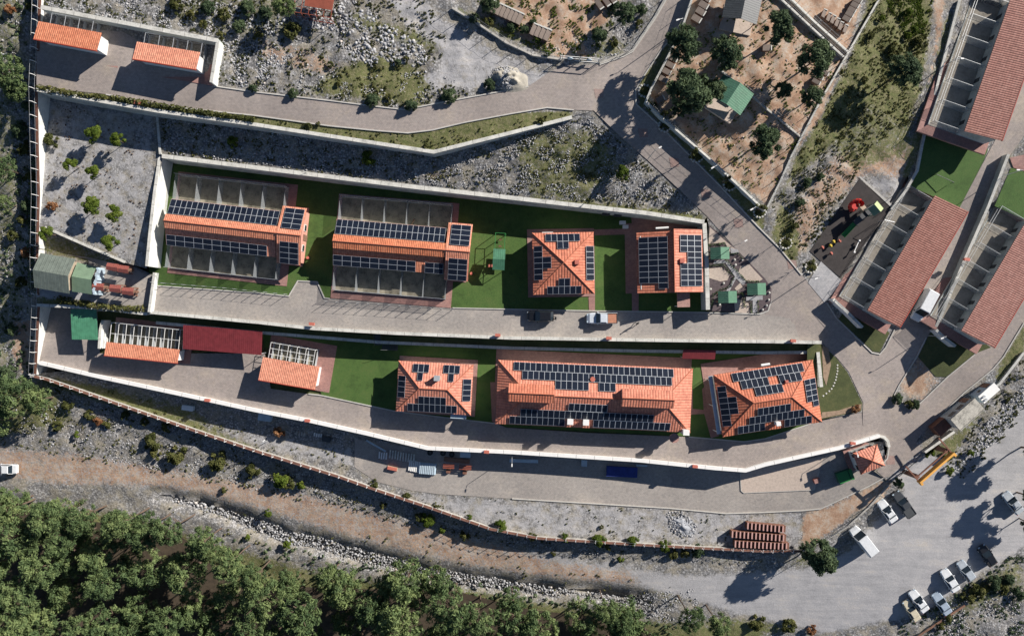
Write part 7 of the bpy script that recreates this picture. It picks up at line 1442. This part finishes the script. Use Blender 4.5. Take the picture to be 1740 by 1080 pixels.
for a, b, lb in [(790, 770, '')][:0]: pass
# big skip behind the gatehouse
for a, b, ang, lb in [(1386, 815, 20, 'small pink brown crate on the gravel island')]:
    boxy('crate', a, b, float(zS(a, b)) + .2, ang, (1.0, .7, .6), 'redbox', lb, 'crate', 'pad')
# AC units & plant by the gabled house
boxy('air_unit', 1057, 379, .06, 0, (.95, .5, .7), 'white', 'white air conditioning unit standing nearest the retaining wall', 'air conditioner')
boxy('air_unit', 1062, 386, .06, 0, (.85, .5, .7), 'white', 'white air conditioning unit just below its twin by the paved path', 'air conditioner')
# meter cabinets on the lawn wall
for a, b, lb in [(845, 340, 'left dark cabinet of the pair on the wall above the play frame'), (866, 343, 'right dark cabinet of the pair on the wall above the play frame'), (1028, 364, 'left dark cabinet of the pair on the wall above the pyramid house'), (1048, 366, 'right dark cabinet of the pair on the wall above the pyramid house')]:
    boxy('wall_cabinet', a, b, .06, -4, (1.2, .5, 1.6), 'dark', lb, 'cabinet', 'dark')
t = empty('steel_stair', P(548, 305, .05), R(-12), 'dark steel staircase descending the high lawn wall between the two kennels', 'stair')
m = MB()
for k in range(16): m.box((-2.0 + k * .28, .35, 4.2 - k * .27), (.26, 1.0, .05))
m.tube((-2.1, -.15, 5.1), (2.4, -.15, 1.0), .04); m.tube((-2.1, .85, 5.1), (2.4, .85, 1.0), .04); m.build('steps', M['dark'], t)
t = empty('steel_stair', P(648, 577, -3.5), R(-3), 'dark steel staircase from the middle road down to the lower lawn', 'stair')
m = MB()
for k in range(8): m.box((-.2, 1.2 - k * .28, 2.9 - k * .2), (1.0, .26, .05))
for k in range(9): m.box((.6 + k * .28, -1.2, 1.4 - k * .15), (.26, .9, .05))
m.tube((-.7, 1.3, 3.8), (-.7, -1.0, 2.2), .04); m.tube((.4, -1.65, 2.4), (3.0, -1.65, .9), .04); m.build('steps', M['dark'], t)
# red hose boxes on the walls
for a, b, z, lb in [(354, 679, -2.7, 'red hose box on the lower white parapet nearest the orange roofed kennels'), (523.5, 713.5, -2.7, 'red hose box on the lower white parapet below the large lawn'), (827, 766.5, -2.7, 'red hose box on the lower white parapet under the hipped solar house'), (1180, 791, -2.7, 'red hose box on the lower white parapet under the very long house'), (1447, 752, -2.9, 'red hose box at the curved end of the lower white parapet'),
                    (531, 550, .8, 'red hose box on the cream parapet between the solar kennels'), (846, 569, .8, 'red hose box on the cream parapet left of the black car'), (1034, 574, .8, 'red hose box on the cream parapet below the white pickup'), (1346, 578.5, .8, 'red hose box on the cream parapet at its eastern end'), (236, 176, 8.3, 'red hose box half hidden in the upper road hedge'), (1640, 441, 1.8, 'red hose box on the lane wall right of the middle kennel')]:
    c = P(a, b, z); t = empty('hose_box', c, R(-5), lb, 'hose box', 'red hose boxes')
    m = MB(); m.b2(-.4, .4, -.2, .2, 0, .5); m.build('body', M['redbox'], t); m = MB(); m.b2(-.45, .45, -.25, .25, .502, .58); m.build('lid', M['redbox'], t)
# street lamps on the parapets
def lamp(px, py, zg, h, ang, label, group='street lamps'):
    """px,py = foot"""
    t = empty('street_lamp', P(px, py, zg), R(ang), label, 'street lamp', group)
    m = MB(); m.tube((0, 0, 0), (0, 0, h), .07, .045, n=6); m.build('pole', M['steel'], t)
    m = MB(); m.tube((0, 0, h), (.7, 0, h + .12), .035, n=5); m.build('arm', M['steel'], t)
    m = MB(); m.box((.85, 0, h + .13), (.5, .2, .08)); m.build('lamp_head', M['white'], t); return t
LAMPS = [(870, 771, -6.4, 5.2, -90, 'lamp post rising behind the white parapet below the long solar house'), (1434, 757, -5.5, 4.5, -80, 'lamp post by the curved white parapet near the gatehouse'), (1100, 271, 5.8, 6, 30, 'tall lamp post at the kerb of the sloping road'), (1242, 419, 2.2, 5, 30, 'tall lamp post on the kerb above the kiosk garden'),
 (1206, 290, 5.4, 4, 210, 'lamp post on the pen side halfway down the sloping road'), (1270, 358, 3.5, 4, 210, 'lamp post on the pen side at the lower sloping road'), (1372, 473, .9, 5, 200, 'lamp post at the playground entrance'), (1577, 570, -1.8, 5, 200, 'lamp post at the corner of the wedge lawn'), (1598, 116, 4.6, 4, 0, 'short white post on the thin wall west of the top right kennel'),
 (948, 538, .06, 0, 0, ''), (455, 748, -6.3, 3.5, 45, 'lamp post among the goods in the storage strip'), (1590, 330, 0, 0, 0, ''), (1700, 300, 2.2, 5, 180, 'lamp post beside the right hand lane wall'), (1385, 938, -7.2, 5, 60, 'white lamp post by the corner of the fence near the white van'), (1147, 55, 8.8, 5, 200, 'lamp post by the road leaving at the top'), (560, 62, 0, 0, 0, '')]
for a, b, z, h, an, lb in LAMPS:
    if h: lamp(a, b, z, h, an, lb)
# lawn frames (jump / goal bars)
t = empty('goal_frame', pu(1600, 305, .1), R(-25), 'thin dark hurdle standing on the bright lawn above the middle kennel', 'hurdle')
m = MB(); [m.tube((s * 1.6, 0, 0), (s * 1.6, 0, 1.0), .05) for s in (-1, 1)]; m.tube((-1.6, 0, .95), (1.6, 0, .95), .05); m.build('frame_bar', M['dark'], t)
# stepping stones on the corner lawn
for i, (a, b) in enumerate([(1423, 620), (1423, 625), (1423, 630), (1422, 635), (1421, 640), (1420, 645), (1418, 650), (1416, 655), (1413, 660), (1409, 664), (1404, 668), (1399, 672)]):
    z = float(zU(a, b)) + .06; m = MB(); m.tube((0, 0, 0), (0, 0, .05), .15, n=8); o = m.build('stepping_stone', M['coping'], None, P(a, b, z)); tag(o, f'round pale stepping stone on the corner lawn, {ordn(i)} from the top of the curve', 'stepping stone', 'stepping stones')
# person walking and dog
def skin_fig(name, verts, edges, radii, mat, parent=None, loc=(0, 0, 0), rz=0, root=0):
    me = bpy.data.meshes.new(name); me.from_pydata(verts, edges, []); o = link(name, me, parent, mat, loc, rz)
    sk = o.modifiers.new('skin', 'SKIN'); sk.use_smooth_shade = True
    for i, r in enumerate(radii): me.skin_vertices[0].data[i].radius = (r, r)
    me.skin_vertices[0].data[root].use_root = True
    o.modifiers.new('sub', 'SUBSURF').levels = 1; return o
SKN = plain('skin', (.45, .27, .19), .6, var=.05); CLO = plain('dark_clothes', (.035, .04, .05), .9, var=.2); HAIR = plain('dark_hair', (.02, .015, .012), .7)
def person(px, py, z, ang, label, mat=CLO):
    t = empty('person', P(px, py, z), R(ang), label, 'person')
    V = [(0, 0, .95), (0, 0, 1.2), (0, 0, 1.42), (0, 0, 1.52), (0, 0, 1.66), (-.1, .02, .9), (-.12, .22, .5), (-.12, .12, .08), (-.12, .27, .05), (.1, .0, .9), (.12, .05, .5), (.12, -.25, .1), (.12, -.12, .04), (-.19, 0, 1.4), (-.25, -.12, 1.14), (-.24, .05, .93), (-.24, .1, .86), (.19, 0, 1.4), (.25, .12, 1.14), (.24, .28, .98), (.24, .34, .93)]
    E = [(0, 1), (1, 2), (2, 3), (3, 4), (0, 5), (5, 6), (6, 7), (7, 8), (0, 9), (9, 10), (10, 11), (11, 12), (2, 13), (13, 14), (14, 15), (15, 16), (2, 17), (17, 18), (18, 19), (19, 20)]
    Rr = [.16, .15, .15, .06, .1, .1, .075, .05, .05, .1, .075, .05, .05, .07, .05, .04, .035, .07, .05, .04, .035]
    o = skin_fig('body', V, E, Rr, mat, t)
    m = MB(); bmx = bmesh.new(); bmesh.ops.create_uvsphere(bmx, u_segments=12, v_segments=8, radius=.115); me = bpy.data.meshes.new('hair'); bmx.to_mesh(me); bmx.free(); h_ = link('hair', me, t, HAIR, (0, -.015, 1.71)); h_.scale = (.95, 1.05, .95)
    for s in (-1, 1):
        m = MB(); m.box((s * .24, .11 if s < 0 else .35, .84 if s < 0 else .9), (.05, .05, .09)); [m.tube((s * .24 - .018 + .012 * q, .11 if s < 0 else .35, .8 if s < 0 else .86), (s * .24 - .018 + .012 * q, (.12 if s < 0 else .37), .73 - .006 * q if s < 0 else .79), .008, n=4) for q in range(4)]; m.build('hand', SKN, t)
    return t
person(1081.5, 549, .06, 200, 'person in dark clothes walking on the middle road right of the white pickup')
person(943.5, 540.5, .06, 90, 'person in dark clothes standing at the rear of the black car')
# small dog in the run
def dog(px, py, z, ang, label, mat):
    t = empty('dog', P(px, py, z), R(ang), label, 'dog')
    V = [(-.3, 0, .42), (0, 0, .43), (.25, 0, .46), (.4, 0, .6), (.52, 0, .62), (.66, 0, .57), (-.48, 0, .55), (-.32, .09, .25), (-.38, .09, .13), (-.34, .09, .02), (-.32, -.09, .25), (-.38, -.09, .13), (-.34, -.09, .02), (.25, .08, .25), (.25, .08, .02), (.25, -.08, .25), (.27, -.08, .02), (.46, .06, .72), (.46, -.06, .72)]
    E = [(0, 1), (1, 2), (2, 3), (3, 4), (4, 5), (0, 6), (0, 7), (7, 8), (8, 9), (0, 10), (10, 11), (11, 12), (2, 13), (13, 14), (2, 15), (15, 16), (4, 17), (4, 18)]
    Rr = [.11, .10, .13, .09, .085, .045, .025, .06, .03, .03, .06, .03, .03, .045, .028, .045, .028, .025, .025]
    skin_fig('body', V, E, Rr, mat, t); m = MB(); m.tube((.38, 0, .52), (.36, 0, .6), .1, .09, n=10); m.build('collar', M['red'], t)
dog(702, 378, .17, 60, 'small dark brown dog lying in the fourth northern run of the eastern kennel block', plain('brown_fur', (.06, .035, .02), .9))
